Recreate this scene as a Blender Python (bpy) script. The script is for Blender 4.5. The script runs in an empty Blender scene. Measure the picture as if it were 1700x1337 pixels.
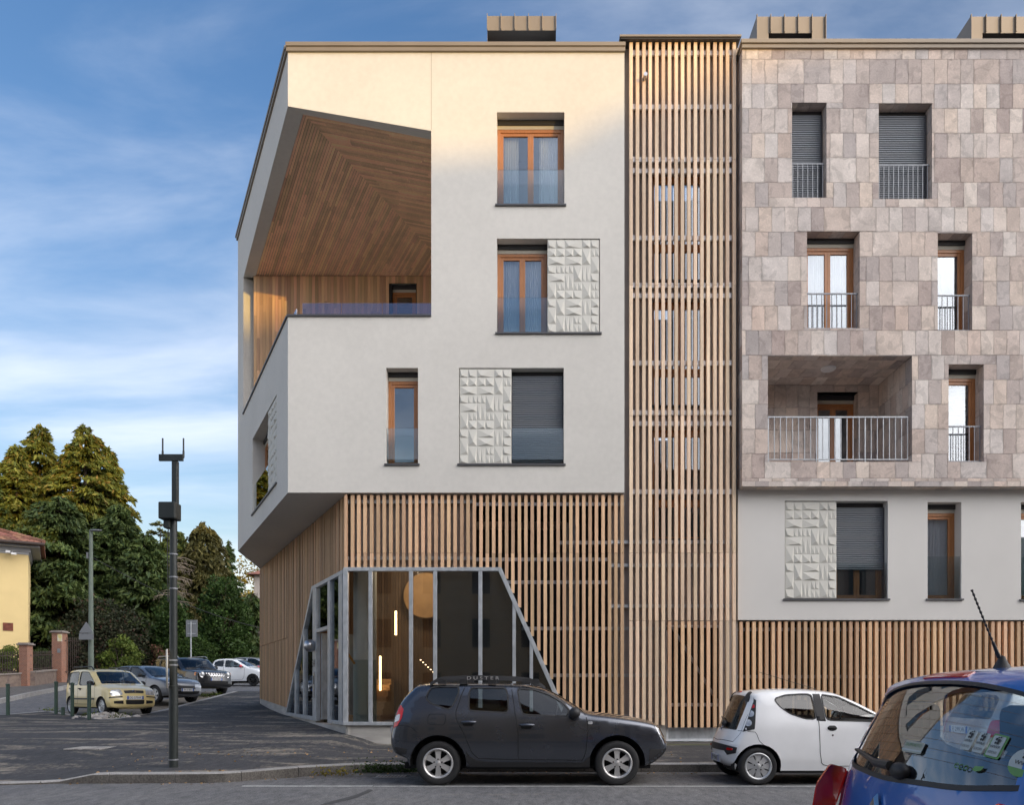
SKY_SAT, SKY_VAL, SKY_ST, CLOUD = 1.26, 1.45, .15, (5.5, 5.7, 6.2)
SUN_ST, SUN_COL, EXPO = 2.0, (.88, .54, .11), 0.54
BACK_FILL_COL = (29.5, 28.4, 27.8)
SKY_TINT = (1.10, .93, 1.14)
import bpy, bmesh, math, random
import numpy as np
from mathutils import Vector, Matrix
from mathutils.geometry import delaunay_2d_cdt
RND = random.Random(11)
SC = bpy.context.scene
COL = SC.collection
PI = math.pi
F = 1300.0; CX = 875.0; HY = 1150.0; CAMZ = 1.4      # lens of the photograph, in its pixels
def ux(px, Y): return (px-CX)/F*Y
def uz(py, Y): return CAMZ+(HY-py)/F*Y
def lerp(a, b, t): return a+(b-a)*t
def sstep(a, b, x):
    t = min(1, max(0, (x-a)/(b-a))); return t*t*(3-2*t)
def interp(tab, x):
    if x <= tab[0][0]: return tab[0][1]
    for (a, va), (b, vb) in zip(tab, tab[1:]):
        if x <= b: return va+(vb-va)*(x-a)/(b-a)
    return tab[-1][1]

# ---------------------------------------------------------------- objects
ORG = {}
def thing(name, label, cat, loc=(0, 0, 0), rotz=0, group=None, local=False):
    o = bpy.data.objects.new(name, None); COL.objects.link(o)
    o.empty_display_size = .2
    o.location = loc; o.rotation_euler = (0, 0, rotz)
    o['label'] = label; o['category'] = cat
    if group: o['group'] = group
    ORG[o.name] = Vector((0, 0, 0)) if local else Vector(loc)
    return o
def tag(o, label, cat, group=None):
    o['label'] = label; o['category'] = cat
    if group: o['group'] = group
    return o
def struct(o):
    o['kind'] = 'structure'; return o
def stuff(o, label=None, cat=None):
    o['kind'] = 'stuff'
    if label: o['label'] = label; o['category'] = cat
    return o
def copy_tree(o, parent=None):
    c = o.copy(); COL.objects.link(c); c.parent = parent
    if o.name in ORG: ORG[c.name] = ORG[o.name]
    for ch in list(o.children): copy_tree(ch, c)
    return c

class MB:
    """collects geometry, then links it as ONE mesh object"""
    def __init__(s, T=None): s.v = []; s.f = []; s.m = []; s.uv = []; s.T = T; s.hasuv = False
    def add(s, pts, faces, mi=0, uvs=None):
        n = len(s.v)
        if s.T: pts = [s.T(*p) for p in pts]
        s.v += [tuple(p) for p in pts]
        for i, f in enumerate(faces):
            s.f.append([n+k for k in f]); s.m.append(mi)
            if uvs: s.uv.append(uvs[i]); s.hasuv = True
            else: s.uv.append(None)
        return s
    def quad(s, a, b, c, d, mi=0, uv=None): return s.add([a, b, c, d], [(0, 1, 2, 3)], mi, [uv] if uv else None)
    def box(s, x0, x1, y0, y1, z0, z1, mi=0):
        p = [(x0,y0,z0),(x1,y0,z0),(x1,y1,z0),(x0,y1,z0),(x0,y0,z1),(x1,y0,z1),(x1,y1,z1),(x0,y1,z1)]
        return s.add(p, [(0,3,2,1),(4,5,6,7),(0,1,5,4),(1,2,6,5),(2,3,7,6),(3,0,4,7)], mi)
    def prism(s, poly, d0, d1, mi=0):                 # polygon in (u,z) pushed from depth d0 to d1
        n = len(poly)
        p = [(u, d0, z) for u, z in poly]+[(u, d1, z) for u, z in poly]
        fs = [tuple(range(n)), tuple(range(2*n-1, n-1, -1))]+[(i, i+n, (i+1) % n+n, (i+1) % n) for i in range(n)]
        return s.add(p, fs, mi)
    def hprism(s, poly, z0, z1, mi=0):                # plan polygon (x,y) pushed up
        n = len(poly)
        p = [(x, y, z0) for x, y in poly]+[(x, y, z1) for x, y in poly]
        fs = [tuple(range(n-1, -1, -1)), tuple(range(n, 2*n))]+[(i, (i+1) % n, (i+1) % n+n, i+n) for i in range(n)]
        return s.add(p, fs, mi)
    def bar(s, p, q, w, h=None, mi=0, up=(0, 0, 1)):  # square bar between two points
        h = h or w; p = Vector(p); q = Vector(q); d = (q-p).normalized(); u = Vector(up)
        if abs(d.dot(u)) > .99: u = Vector((0, 1, 0))
        a = d.cross(u).normalized()*w/2; b = a.cross(d).normalized()*h/2
        P = [p-a-b, p+a-b, p+a+b, p-a+b, q-a-b, q+a-b, q+a+b, q-a+b]
        return s.add(P, [(0,3,2,1),(4,5,6,7),(0,1,5,4),(1,2,6,5),(2,3,7,6),(3,0,4,7)], mi)
    def tube(s, pts, r, n=8, mi=0, cap=True):
        pts = [Vector(p) for p in pts]; rs = r if isinstance(r, (list, tuple)) else [r]*len(pts)
        P = []; k = len(pts); last = None
        for i, p in enumerate(pts):
            d = (pts[min(i+1, k-1)]-pts[max(i-1, 0)]).normalized()
            if last is None:
                u = Vector((0, 0, 1)) if abs(d.z) < .9 else Vector((1, 0, 0))
                a = d.cross(u).normalized()
            else: a = (last-d*last.dot(d)).normalized()
            last = a; b = d.cross(a)
            for j in range(n):
                t = 2*PI*j/n; P.append(p+(a*math.cos(t)+b*math.sin(t))*rs[i])
        fs = [(i*n+j, i*n+(j+1) % n, (i+1)*n+(j+1) % n, (i+1)*n+j) for i in range(k-1) for j in range(n)]
        if cap: fs += [tuple(range(n-1, -1, -1)), tuple(range((k-1)*n, k*n))]
        return s.add(P, fs, mi)
    def lathe(s, prof, c=(0, 0, 0), axis='z', n=24, mi=0, a0=0, a1=2*PI):   # prof: (radius, height)
        P = []; k = len(prof); full = abs(a1-a0-2*PI) < 1e-6; m = n if full else n+1
        for r, h in prof:
            for j in range(m):
                t = a0+(a1-a0)*j/n; x, y = r*math.cos(t), r*math.sin(t)
                q = {'z': (x, y, h), 'y': (x, h, y), 'x': (h, x, y)}[axis]
                P.append((c[0]+q[0], c[1]+q[1], c[2]+q[2]))
        fs = [(i*m+j, i*m+(j+1) % m, (i+1)*m+(j+1) % m, (i+1)*m+j) for i in range(k-1) for j in range(n)]
        return s.add(P, fs, mi)
    def ball(s, c, r, n=12, mi=0, sc=(1, 1, 1)):
        prof = [(max(1e-4, math.sin(PI*i/(n//2+2))), -math.cos(PI*i/(n//2+2))) for i in range(n//2+3)]
        P = []; k = len(prof)
        for rr, h in prof:
            for j in range(n):
                t = 2*PI*j/n; P.append((c[0]+r*sc[0]*rr*math.cos(t), c[1]+r*sc[1]*rr*math.sin(t), c[2]+r*sc[2]*h))
        fs = [(i*n+j, i*n+(j+1) % n, (i+1)*n+(j+1) % n, (i+1)*n+j) for i in range(k-1) for j in range(n)]
        return s.add(P, fs, mi)
    def build(s, name, mats, parent=None, smooth=False, bevel=0, recalc=True, merge=0, label=None, angle=40, solid=0):
        org = ORG.get(parent.name, Vector((0, 0, 0))) if parent else Vector((0, 0, 0))
        me = bpy.data.meshes.new(name)
        vv = [(x-org.x, y-org.y, z-org.z) for x, y, z in s.v]
        loc = Vector((0, 0, 0))
        me.from_pydata(vv, [], s.f)
        if s.hasuv:
            L = me.uv_layers.new(name='UVMap'); k = 0
            for fi, f in enumerate(s.f):
                for j in range(len(f)):
                    if s.uv[fi]: L.data[k].uv = s.uv[fi][j]
                    k += 1
        for m in (mats if isinstance(mats, (list, tuple)) else [mats]): me.materials.append(m)
        for p, mi in zip(me.polygons, s.m): p.material_index = mi
        if merge or recalc:
            bm = bmesh.new(); bm.from_mesh(me)
            if merge: bmesh.ops.remove_doubles(bm, verts=bm.verts, dist=merge)
            if recalc: bmesh.ops.recalc_face_normals(bm, faces=bm.faces)
            bm.to_mesh(me); bm.free()
        if smooth:
            me.shade_smooth()
            if angle < 180: me.set_sharp_from_angle(angle=math.radians(angle))
        me.update()
        o = bpy.data.objects.new(name, me); COL.objects.link(o)
        if parent:
            o.parent = parent; ORG[o.name] = org
        if label: o['label'] = label
        if solid:
            md = o.modifiers.new('thickness', 'SOLIDIFY'); md.thickness = solid; md.offset = 0
        if bevel:
            md = o.modifiers.new('edges', 'BEVEL'); md.width = bevel; md.segments = 2; md.limit_method = 'ANGLE'
        return o

def inside(pt, poly):
    x, y = pt; r = False; n = len(poly); j = n-1
    for i in range(n):
        xi, yi = poly[i]; xj, yj = poly[j]
        if (yi > y) != (yj > y) and x < (xj-xi)*(y-yi)/(yj-yi)+xi: r = not r
        j = i
    return r
def tri(polys, extra=()):
    """triangulate outer polygon minus holes, with extra interior points"""
    vs = []; es = []
    for P in polys:
        n0 = len(vs); n = len(P)
        vs += [Vector((p[0], p[1])) for p in P]
        es += [(n0+i, n0+(i+1) % n) for i in range(n)]
    vs += [Vector((p[0], p[1])) for p in extra]
    ov, oe, of, *_ = delaunay_2d_cdt(vs, es, [], 0, 1e-5)
    out = []
    for f in of:
        c = (sum(ov[k].x for k in f)/len(f), sum(ov[k].y for k in f)/len(f))
        k = 0
        if inside(c, polys[0]) and not any(inside(c, h) for h in polys[1:]): out.append(tuple(f))
    return [(v.x, v.y) for v in ov], out
def rect(a, b, c, d): return [(a, c), (b, c), (b, d), (a, d)]

def text_mesh(txt, size, extrude=.002, font_w=1.0):
    cu = bpy.data.curves.new('lettering', 'FONT'); cu.body = txt; cu.size = size; cu.extrude = extrude
    cu.align_x = 'CENTER'; cu.align_y = 'CENTER'
    o = bpy.data.objects.new('lettering', cu); COL.objects.link(o)
    dg = bpy.context.evaluated_depsgraph_get(); dg.update()
    me = bpy.data.meshes.new_from_object(o.evaluated_get(dg))
    vs = [tuple(v.co) for v in me.vertices]; fs = [tuple(p.vertices) for p in me.polygons]
    bpy.data.objects.remove(o); bpy.data.meshes.remove(me); bpy.data.curves.remove(cu)
    return vs, fs
def lettering(name, txt, size, mapf, mat, parent, w=1.0, ext=.002):
    vs, fs = text_mesh(txt, size, ext)
    b = MB(); b.add([mapf(x*w, y, z) for x, y, z in vs], fs)
    return b.build(name, mat, parent)

# ---------------------------------------------------------------- materials
def nt(m):
    m.use_nodes = True; t = m.node_tree; t.nodes.clear(); return t
def N(t, kind, **kw):
    n = t.nodes.new(kind)
    for k, v in kw.items():
        if k in n.inputs.keys() and not hasattr(n, k): n.inputs[k].default_value = v
        else: setattr(n, k, v)
    return n
def L(t, a, b): t.links.new(a, b)
def rgb(c): return (c[0], c[1], c[2], 1)
def s2l(*c):   # sRGB 0-255 to linear
    return tuple(((v/255)/12.92 if v/255 <= .04045 else ((v/255+.055)/1.055)**2.4) for v in c)

def pbr(name, col, rough=.6, metal=0, coat=0, noise=0, nscale=4, island=0, bump=0, bscale=60, spec=.5,
        stretch=(1, 1, 1), col2=None, ramp=(.4, .6), hue=0, bdist=.01, grain=0, gscale=40, detail=5, rvar=0):
    m = bpy.data.materials.new(name); t = nt(m)
    out = N(t, 'ShaderNodeOutputMaterial'); b = N(t, 'ShaderNodeBsdfPrincipled'); L(t, b.outputs[0], out.inputs[0])
    b.inputs['Roughness'].default_value = rough; b.inputs['Metallic'].default_value = metal
    b.inputs['Coat Weight'].default_value = coat; b.inputs['Coat Roughness'].default_value = .04
    b.inputs['Specular IOR Level'].default_value = spec
    tc = N(t, 'ShaderNodeTexCoord'); mp = N(t, 'ShaderNodeMapping'); mp.inputs['Scale'].default_value = stretch
    L(t, tc.outputs['Object'], mp.inputs[0])
    src = None
    if col2:
        n2 = N(t, 'ShaderNodeTexNoise'); n2.inputs['Scale'].default_value = nscale; n2.inputs['Detail'].default_value = detail
        L(t, mp.outputs[0], n2.inputs['Vector'])
        cr = N(t, 'ShaderNodeValToRGB'); cr.color_ramp.elements[0].position = ramp[0]; cr.color_ramp.elements[1].position = ramp[1]
        cr.color_ramp.elements[0].color = rgb(col); cr.color_ramp.elements[1].color = rgb(col2)
        L(t, n2.outputs[0], cr.inputs[0]); src = cr.outputs[0]
    h = N(t, 'ShaderNodeHueSaturation')
    if src: L(t, src, h.inputs['Color'])
    else: h.inputs['Color'].default_value = rgb(col)
    val = None
    def mul(x):
        nonlocal val
        if val is None: val = x
        else:
            mm = N(t, 'ShaderNodeMath', operation='MULTIPLY'); L(t, val, mm.inputs[0]); L(t, x, mm.inputs[1]); val = mm.outputs[0]
    def mr(x, lo, hi, a=0, bb=1):
        r = N(t, 'ShaderNodeMapRange'); r.inputs[1].default_value = a; r.inputs[2].default_value = bb
        r.inputs[3].default_value = lo; r.inputs[4].default_value = hi; L(t, x, r.inputs[0]); return r.outputs[0]
    if noise:
        n1 = N(t, 'ShaderNodeTexNoise'); n1.inputs['Scale'].default_value = nscale; n1.inputs['Detail'].default_value = 6
        L(t, mp.outputs[0], n1.inputs['Vector']); mul(mr(n1.outputs[0], 1-noise, 1+noise, .3, .7))
        if rvar: L(t, mr(n1.outputs[0], rough-rvar, rough+rvar, .3, .7), b.inputs['Roughness'])
    if grain:
        n3 = N(t, 'ShaderNodeTexNoise'); n3.inputs['Scale'].default_value = gscale; n3.inputs['Detail'].default_value = 3
        L(t, mp.outputs[0], n3.inputs['Vector']); mul(mr(n3.outputs[0], 1-grain, 1+grain, .3, .7))
    if island:
        g = N(t, 'ShaderNodeNewGeometry'); mul(mr(g.outputs['Random Per Island'], 1-island, 1+island))
        if hue:
            w = N(t, 'ShaderNodeTexWhiteNoise', noise_dimensions='1D'); L(t, g.outputs['Random Per Island'], w.inputs['W'])
            L(t, mr(w.outputs['Value'], .5-hue, .5+hue), h.inputs['Hue'])
    if val: L(t, val, h.inputs['Value'])
    L(t, h.outputs[0], b.inputs['Base Color'])
    if bump:
        nb = N(t, 'ShaderNodeTexNoise'); nb.inputs['Scale'].default_value = bscale; nb.inputs['Detail'].default_value = 4
        L(t, mp.outputs[0], nb.inputs['Vector'])
        bp = N(t, 'ShaderNodeBump'); bp.inputs['Strength'].default_value = bump; bp.inputs['Distance'].default_value = bdist
        L(t, nb.outputs[0], bp.inputs['Height']); L(t, bp.outputs[0], b.inputs['Normal'])
        if coat: pass
    return m
def emit(name, col, st):
    m = bpy.data.materials.new(name); t = nt(m); o = N(t, 'ShaderNodeOutputMaterial'); e = N(t, 'ShaderNodeEmission')
    e.inputs[0].default_value = rgb(col); e.inputs[1].default_value = st; L(t, e.outputs[0], o.inputs[0]); return m
def glass(name, tint=(.8, .85, .85), refl=.06, gtint=(1, 1, 1), rough=0.0, ripple=0):
    m = bpy.data.materials.new(name); t = nt(m); o = N(t, 'ShaderNodeOutputMaterial')
    tr = N(t, 'ShaderNodeBsdfTransparent'); tr.inputs[0].default_value = rgb(tint)
    g = N(t, 'ShaderNodeBsdfGlossy'); g.inputs['Color'].default_value = rgb(gtint); g.inputs['Roughness'].default_value = rough
    fr = N(t, 'ShaderNodeFresnel'); fr.inputs[0].default_value = 1.5
    a = N(t, 'ShaderNodeMath', operation='MULTIPLY_ADD'); L(t, fr.outputs[0], a.inputs[0]); a.inputs[1].default_value = 1-refl; a.inputs[2].default_value = refl
    a.use_clamp = True
    mx = N(t, 'ShaderNodeMixShader'); L(t, a.outputs[0], mx.inputs[0]); L(t, tr.outputs[0], mx.inputs[1]); L(t, g.outputs[0], mx.inputs[2])
    L(t, mx.outputs[0], o.inputs[0])
    if ripple:
        tc = N(t, 'ShaderNodeTexCoord'); nb = N(t, 'ShaderNodeTexNoise'); nb.inputs['Scale'].default_value = .9; L(t, tc.outputs['Object'], nb.inputs['Vector'])
        bp = N(t, 'ShaderNodeBump'); bp.inputs['Strength'].default_value = ripple; bp.inputs['Distance'].default_value = .05
        L(t, nb.outputs[0], bp.inputs['Height']); L(t, bp.outputs[0], g.inputs['Normal'])
    return m
def leafmat(name, c1, c2, c3=None, trans=.25, cl=.6):
    m = bpy.data.materials.new(name); t = nt(m); o = N(t, 'ShaderNodeOutputMaterial')
    g = N(t, 'ShaderNodeNewGeometry'); cr = N(t, 'ShaderNodeValToRGB')
    e = cr.color_ramp.elements; e[0].color = rgb(c1); e[1].color = rgb(c2); e[0].position = .1; e[1].position = .85
    if c3: k = e.new(.97); k.color = rgb(c3)
    L(t, g.outputs['Random Per Island'], cr.inputs[0])
    tc = N(t, 'ShaderNodeTexCoord'); nn = N(t, 'ShaderNodeTexNoise'); nn.inputs['Scale'].default_value = cl; nn.inputs['Detail'].default_value = 3
    L(t, tc.outputs['Object'], nn.inputs['Vector'])
    mr = N(t, 'ShaderNodeMapRange'); L(t, nn.outputs[0], mr.inputs[0])
    for i, v in zip((1, 2, 3, 4), (.3, .7, .65, 1.3)): mr.inputs[i].default_value = v
    h = N(t, 'ShaderNodeHueSaturation'); L(t, cr.outputs[0], h.inputs['Color']); L(t, mr.outputs[0], h.inputs['Value'])
    b = N(t, 'ShaderNodeBsdfPrincipled'); b.inputs['Roughness'].default_value = .6; b.inputs['Specular IOR Level'].default_value = .25
    L(t, h.outputs[0], b.inputs['Base Color'])
    tl = N(t, 'ShaderNodeBsdfTranslucent'); L(t, h.outputs[0], tl.inputs[0])
    mx = N(t, 'ShaderNodeMixShader'); mx.inputs[0].default_value = trans; L(t, b.outputs[0], mx.inputs[1]); L(t, tl.outputs[0], mx.inputs[2])
    L(t, mx.outputs[0], o.inputs[0]); return m
# ---------------------------------------------------------------- materials of the buildings
M = {}
M['plaster'] = pbr('white_plaster', (.66, .63, .575), .85, noise=.05, nscale=.45, bump=.25, bscale=90, grain=.03, gscale=9)
M['plaster_low'] = pbr('white_plaster_smooth', (.66, .635, .595), .85, noise=.04, nscale=.6, bump=.2, bscale=90)
M['panel'] = pbr('cast_relief_panel', (.62, .60, .54), .8, bump=.1, bscale=120)
M['taupe'] = pbr('taupe_sheet_metal', (.26, .215, .165), .5, metal=.15, noise=.06, nscale=1.2)
M['dark_metal'] = pbr('dark_grey_metal', (.075, .075, .08), .5, metal=.2)
M['galv'] = pbr('galvanised_steel', (.40, .42, .44), .5, metal=.35, noise=.18, nscale=9, stretch=(1, 1, .5))
M['galv_bright'] = pbr('bright_zinc_rail', (.72, .74, .77), .45, metal=.1, noise=.12, nscale=9)
M['galv_dark'] = pbr('galvanised_steel_shade_toned', (.25, .26, .28), .5, metal=.3, noise=.15, nscale=9)  # darker copy of the galvanised steel, with shade put into the colour
M['backing'] = pbr('taupe_ribbed_sheet', (.36, .32, .30), .7, noise=.08, nscale=2)
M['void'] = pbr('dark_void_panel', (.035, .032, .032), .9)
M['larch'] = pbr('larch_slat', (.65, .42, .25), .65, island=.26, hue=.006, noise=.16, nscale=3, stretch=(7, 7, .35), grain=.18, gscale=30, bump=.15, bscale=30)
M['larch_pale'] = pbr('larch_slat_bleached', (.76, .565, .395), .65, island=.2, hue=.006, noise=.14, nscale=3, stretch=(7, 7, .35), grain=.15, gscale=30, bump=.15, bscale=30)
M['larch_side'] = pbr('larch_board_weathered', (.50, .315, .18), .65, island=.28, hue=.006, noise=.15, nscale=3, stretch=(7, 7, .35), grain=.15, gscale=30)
M['soffit'] = pbr('cedar_soffit_board', (.90, .58, .36), .6, island=.22, hue=.012, noise=.12, nscale=2, grain=.08, gscale=22)
M['cedar'] = pbr('cedar_cladding_board', (.62, .37, .205), .6, island=.3, hue=.012, noise=.12, nscale=3, stretch=(6, 6, .4))
M['frame_wood'] = pbr('orange_varnished_wood', (.42, .17, .055), .4, noise=.12, nscale=5, stretch=(8, 8, 1), coat=.2)
M['frame_dark'] = pbr('dark_window_trim', (.03, .03, .032), .5)
M['cream'] = pbr('cream_trim', (.5, .46, .38), .6)
M['shutter'] = pbr('grey_roller_shutter', (.21, .225, .245), .45, metal=.2)
M['curtain'] = pbr('white_curtain', (.85, .86, .88), .9)
M['room'] = pbr('dim_room_wall', (.22, .21, .2), .9)
M['pane'] = glass('window_glass', (.88, .90, .91), .11, (.9, .95, 1), ripple=.02)
M['rail_glass'] = glass('balustrade_glass', (.88, .93, .94), .02)
M['rail_glass_tint'] = glass('violet_balustrade_glass', (.80, .79, .88), .10, (.9, .9, 1))
M['lobby_glass'] = glass('entrance_glass', (.84, .86, .86), .03)
M['concrete'] = pbr('board_marked_concrete', (.42, .40, .37), .85, noise=.2, nscale=2.2, stretch=(.6, .6, 3), bump=.3, bscale=40)
M['column'] = pbr('pale_concrete_column', (.72, .73, .70), .8, noise=.1, nscale=3)
M['column_green'] = pbr('grey_green_paint', (.34, .39, .35), .6)
M['lobby_wood'] = pbr('lobby_wood_lining', (.17, .105, .065), .6, island=.25, noise=.1, nscale=3)
M['lobby_floor'] = pbr('lobby_floor', (.12, .10, .09), .4)
M['disc'] = pbr('round_veneer_lamp', (.50, .30, .14), .6, noise=.12, nscale=4)
M['led'] = emit('warm_led', (1, .62, .28), 9)
M['led_small'] = emit('warm_led_dots', (1, .70, .38), 5)
M['mesh_panel'] = pbr('perforated_dark_panel', (.11, .105, .105), .6, noise=.1, nscale=20, stretch=(.05, .05, 3))
M['amber'] = pbr('handrail_glow_colour', (.6, .25, .03), .4)  # amber base colour stands in for the handrail's LED glow
M['letter'] = pbr('black_lettering', (.02, .02, .022), .5)
M['steel'] = pbr('brushed_steel', (.5, .5, .52), .3, metal=.9)
M['lamp_white'] = pbr('white_ceiling_lamp', (.75, .75, .76), .4)

def stone_mat():
    m = bpy.data.materials.new('luserna_stone_tiles'); t = nt(m); o = N(t, 'ShaderNodeOutputMaterial'); b = N(t, 'ShaderNodeBsdfPrincipled')
    L(t, b.outputs[0], o.inputs[0]); b.inputs['Roughness'].default_value = .8; b.inputs['Specular IOR Level'].default_value = .3
    g = N(t, 'ShaderNodeNewGeometry'); tc = N(t, 'ShaderNodeTexCoord')
    off = N(t, 'ShaderNodeVectorMath', operation='MULTIPLY_ADD')
    cmb = N(t, 'ShaderNodeCombineXYZ')
    for i in range(3): L(t, g.outputs['Random Per Island'], cmb.inputs[i])
    L(t, cmb.outputs[0], off.inputs[0]); off.inputs[1].default_value = (57, 31, 83); L(t, tc.outputs['Object'], off.inputs[2])
    def noise(sc, det, dist=0):
        n = N(t, 'ShaderNodeTexNoise'); n.inputs['Scale'].default_value = sc; n.inputs['Detail'].default_value = det
        n.inputs['Distortion'].default_value = dist; L(t, off.outputs[0], n.inputs['Vector']); return n.outputs[0]
    def math_(op, a, bb=None, c=None):
        n = N(t, 'ShaderNodeMath', operation=op)
        for i, x in enumerate((a, bb, c)):
            if x is None: continue
            if isinstance(x, (int, float)): n.inputs[i].default_value = x
            else: L(t, x, n.inputs[i])
        return n.outputs[0]
    cr = N(t, 'ShaderNodeValToRGB'); e = cr.color_ramp.elements
    cols = [(0, (.42, .342, .310)), (.16, (.47, .388, .348)), (.42, (.545, .448, .388)), (.65, (.60, .50, .432)), (.85, (.67, .565, .48)), (1, (.635, .51, .435))]
    e[0].color = rgb(cols[0][1]); e[1].color = rgb(cols[-1][1])
    for p, c in cols[1:-1]: k = e.new(p); k.color = rgb(c)
    L(t, g.outputs['Random Per Island'], cr.inputs[0])
    # darker rim of each slab, its width broken up by noise
    sx = N(t, 'ShaderNodeSeparateXYZ'); L(t, tc.outputs['UV'], sx.inputs[0])
    u1 = math_('MINIMUM', sx.outputs[0], math_('SUBTRACT', 1, sx.outputs[0])); v1 = math_('MINIMUM', sx.outputs[1], math_('SUBTRACT', 1, sx.outputs[1]))
    ed = math_('MINIMUM', u1, math_('MULTIPLY', v1, 1.4))
    n1 = noise(3.2, 4, .4)
    ed = math_('ADD', ed, math_('MULTIPLY', math_('SUBTRACT', n1, .5), .45))
    mr = N(t, 'ShaderNodeMapRange'); mr.inputs[1].default_value = .0; mr.inputs[2].default_value = .05; mr.inputs[3].default_value = .80; mr.inputs[4].default_value = 1.03
    L(t, ed, mr.inputs[0])
    n2 = noise(1.6, 6, .8); m2 = N(t, 'ShaderNodeMapRange'); L(t, n2, m2.inputs[0])
    for i, v in zip((1, 2, 3, 4), (.3, .7, .86, 1.12)): m2.inputs[i].default_value = v
    n3 = noise(30, 4); m3 = N(t, 'ShaderNodeMapRange'); L(t, n3, m3.inputs[0])
    for i, v in zip((1, 2, 3, 4), (.3, .7, .92, 1.08)): m3.inputs[i].default_value = v
    n4 = noise(2.1, 5, 1.6); m4 = N(t, 'ShaderNodeMapRange'); L(t, n4, m4.inputs[0])
    for i, v in zip((1, 2, 3, 4), (.55, .58, 1.0, .86)): m4.inputs[i].default_value = v
    n5 = noise(5, 6, 2.5); m5 = N(t, 'ShaderNodeMapRange'); L(t, n5, m5.inputs[0])
    for i, v in zip((1, 2, 3, 4), (.62, .66, 1.0, 1.1)): m5.inputs[i].default_value = v
    v = math_('MULTIPLY', math_('MULTIPLY', math_('MULTIPLY', mr.outputs[0], m2.outputs[0]), m3.outputs[0]), math_('MULTIPLY', m4.outputs[0], m5.outputs[0]))
    h = N(t, 'ShaderNodeHueSaturation'); L(t, cr.outputs[0], h.inputs['Color']); L(t, v, h.inputs['Value'])
    w = N(t, 'ShaderNodeTexWhiteNoise', noise_dimensions='1D'); L(t, g.outputs['Random Per Island'], w.inputs['W'])
    ms = N(t, 'ShaderNodeMapRange'); L(t, w.outputs['Value'], ms.inputs[0]); ms.inputs[3].default_value = .6; ms.inputs[4].default_value = 1.1
    L(t, ms.outputs[0], h.inputs['Saturation'])
    L(t, h.outputs[0], b.inputs['Base Color'])
    bp = N(t, 'ShaderNodeBump'); bp.inputs['Strength'].default_value = .5; bp.inputs['Distance'].default_value = .01
    L(t, noise(14, 5), bp.inputs['Height']); L(t, bp.outputs[0], b.inputs['Normal'])
    return m
M['stone'] = stone_mat()
M['grout'] = pbr('stone_joint', (.10, .085, .078), .9)

# ---------------------------------------------------------------- planes of the facade
YF = 18.5
TF = lambda u, d, z: (u, YF+d, z)
TS = lambda u, d, z: (u, 18.3+d, z)
TW = lambda u, d, z: (u, 18.62+d, z)
AX = ux(478, YF)
def TL(t, d, z): return (AX-.523*t+.886*d, YF+t+.463*d, z)          # left face of the white block
SX = ux(575, 18.57)
def TG(t, d, z): return (SX-.523*t+.886*d, 18.57+t+.463*d, z)       # slatted left face at street level
def fx(px): return ux(px, YF)
def fz(py): return uz(py, YF)

def reveal(mb, u0, u1, z0, z1, d, mi=0):
    mb.quad((u0, 0, z0), (u0, d, z0), (u0, d, z1), (u0, 0, z1), mi); mb.quad((u1, 0, z0), (u1, 0, z1), (u1, d, z1), (u1, d, z0), mi)
    mb.quad((u0, 0, z1), (u0, d, z1), (u1, d, z1), (u1, 0, z1), mi); mb.quad((u0, 0, z0), (u1, 0, z0), (u1, d, z0), (u0, d, z0), mi)

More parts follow.
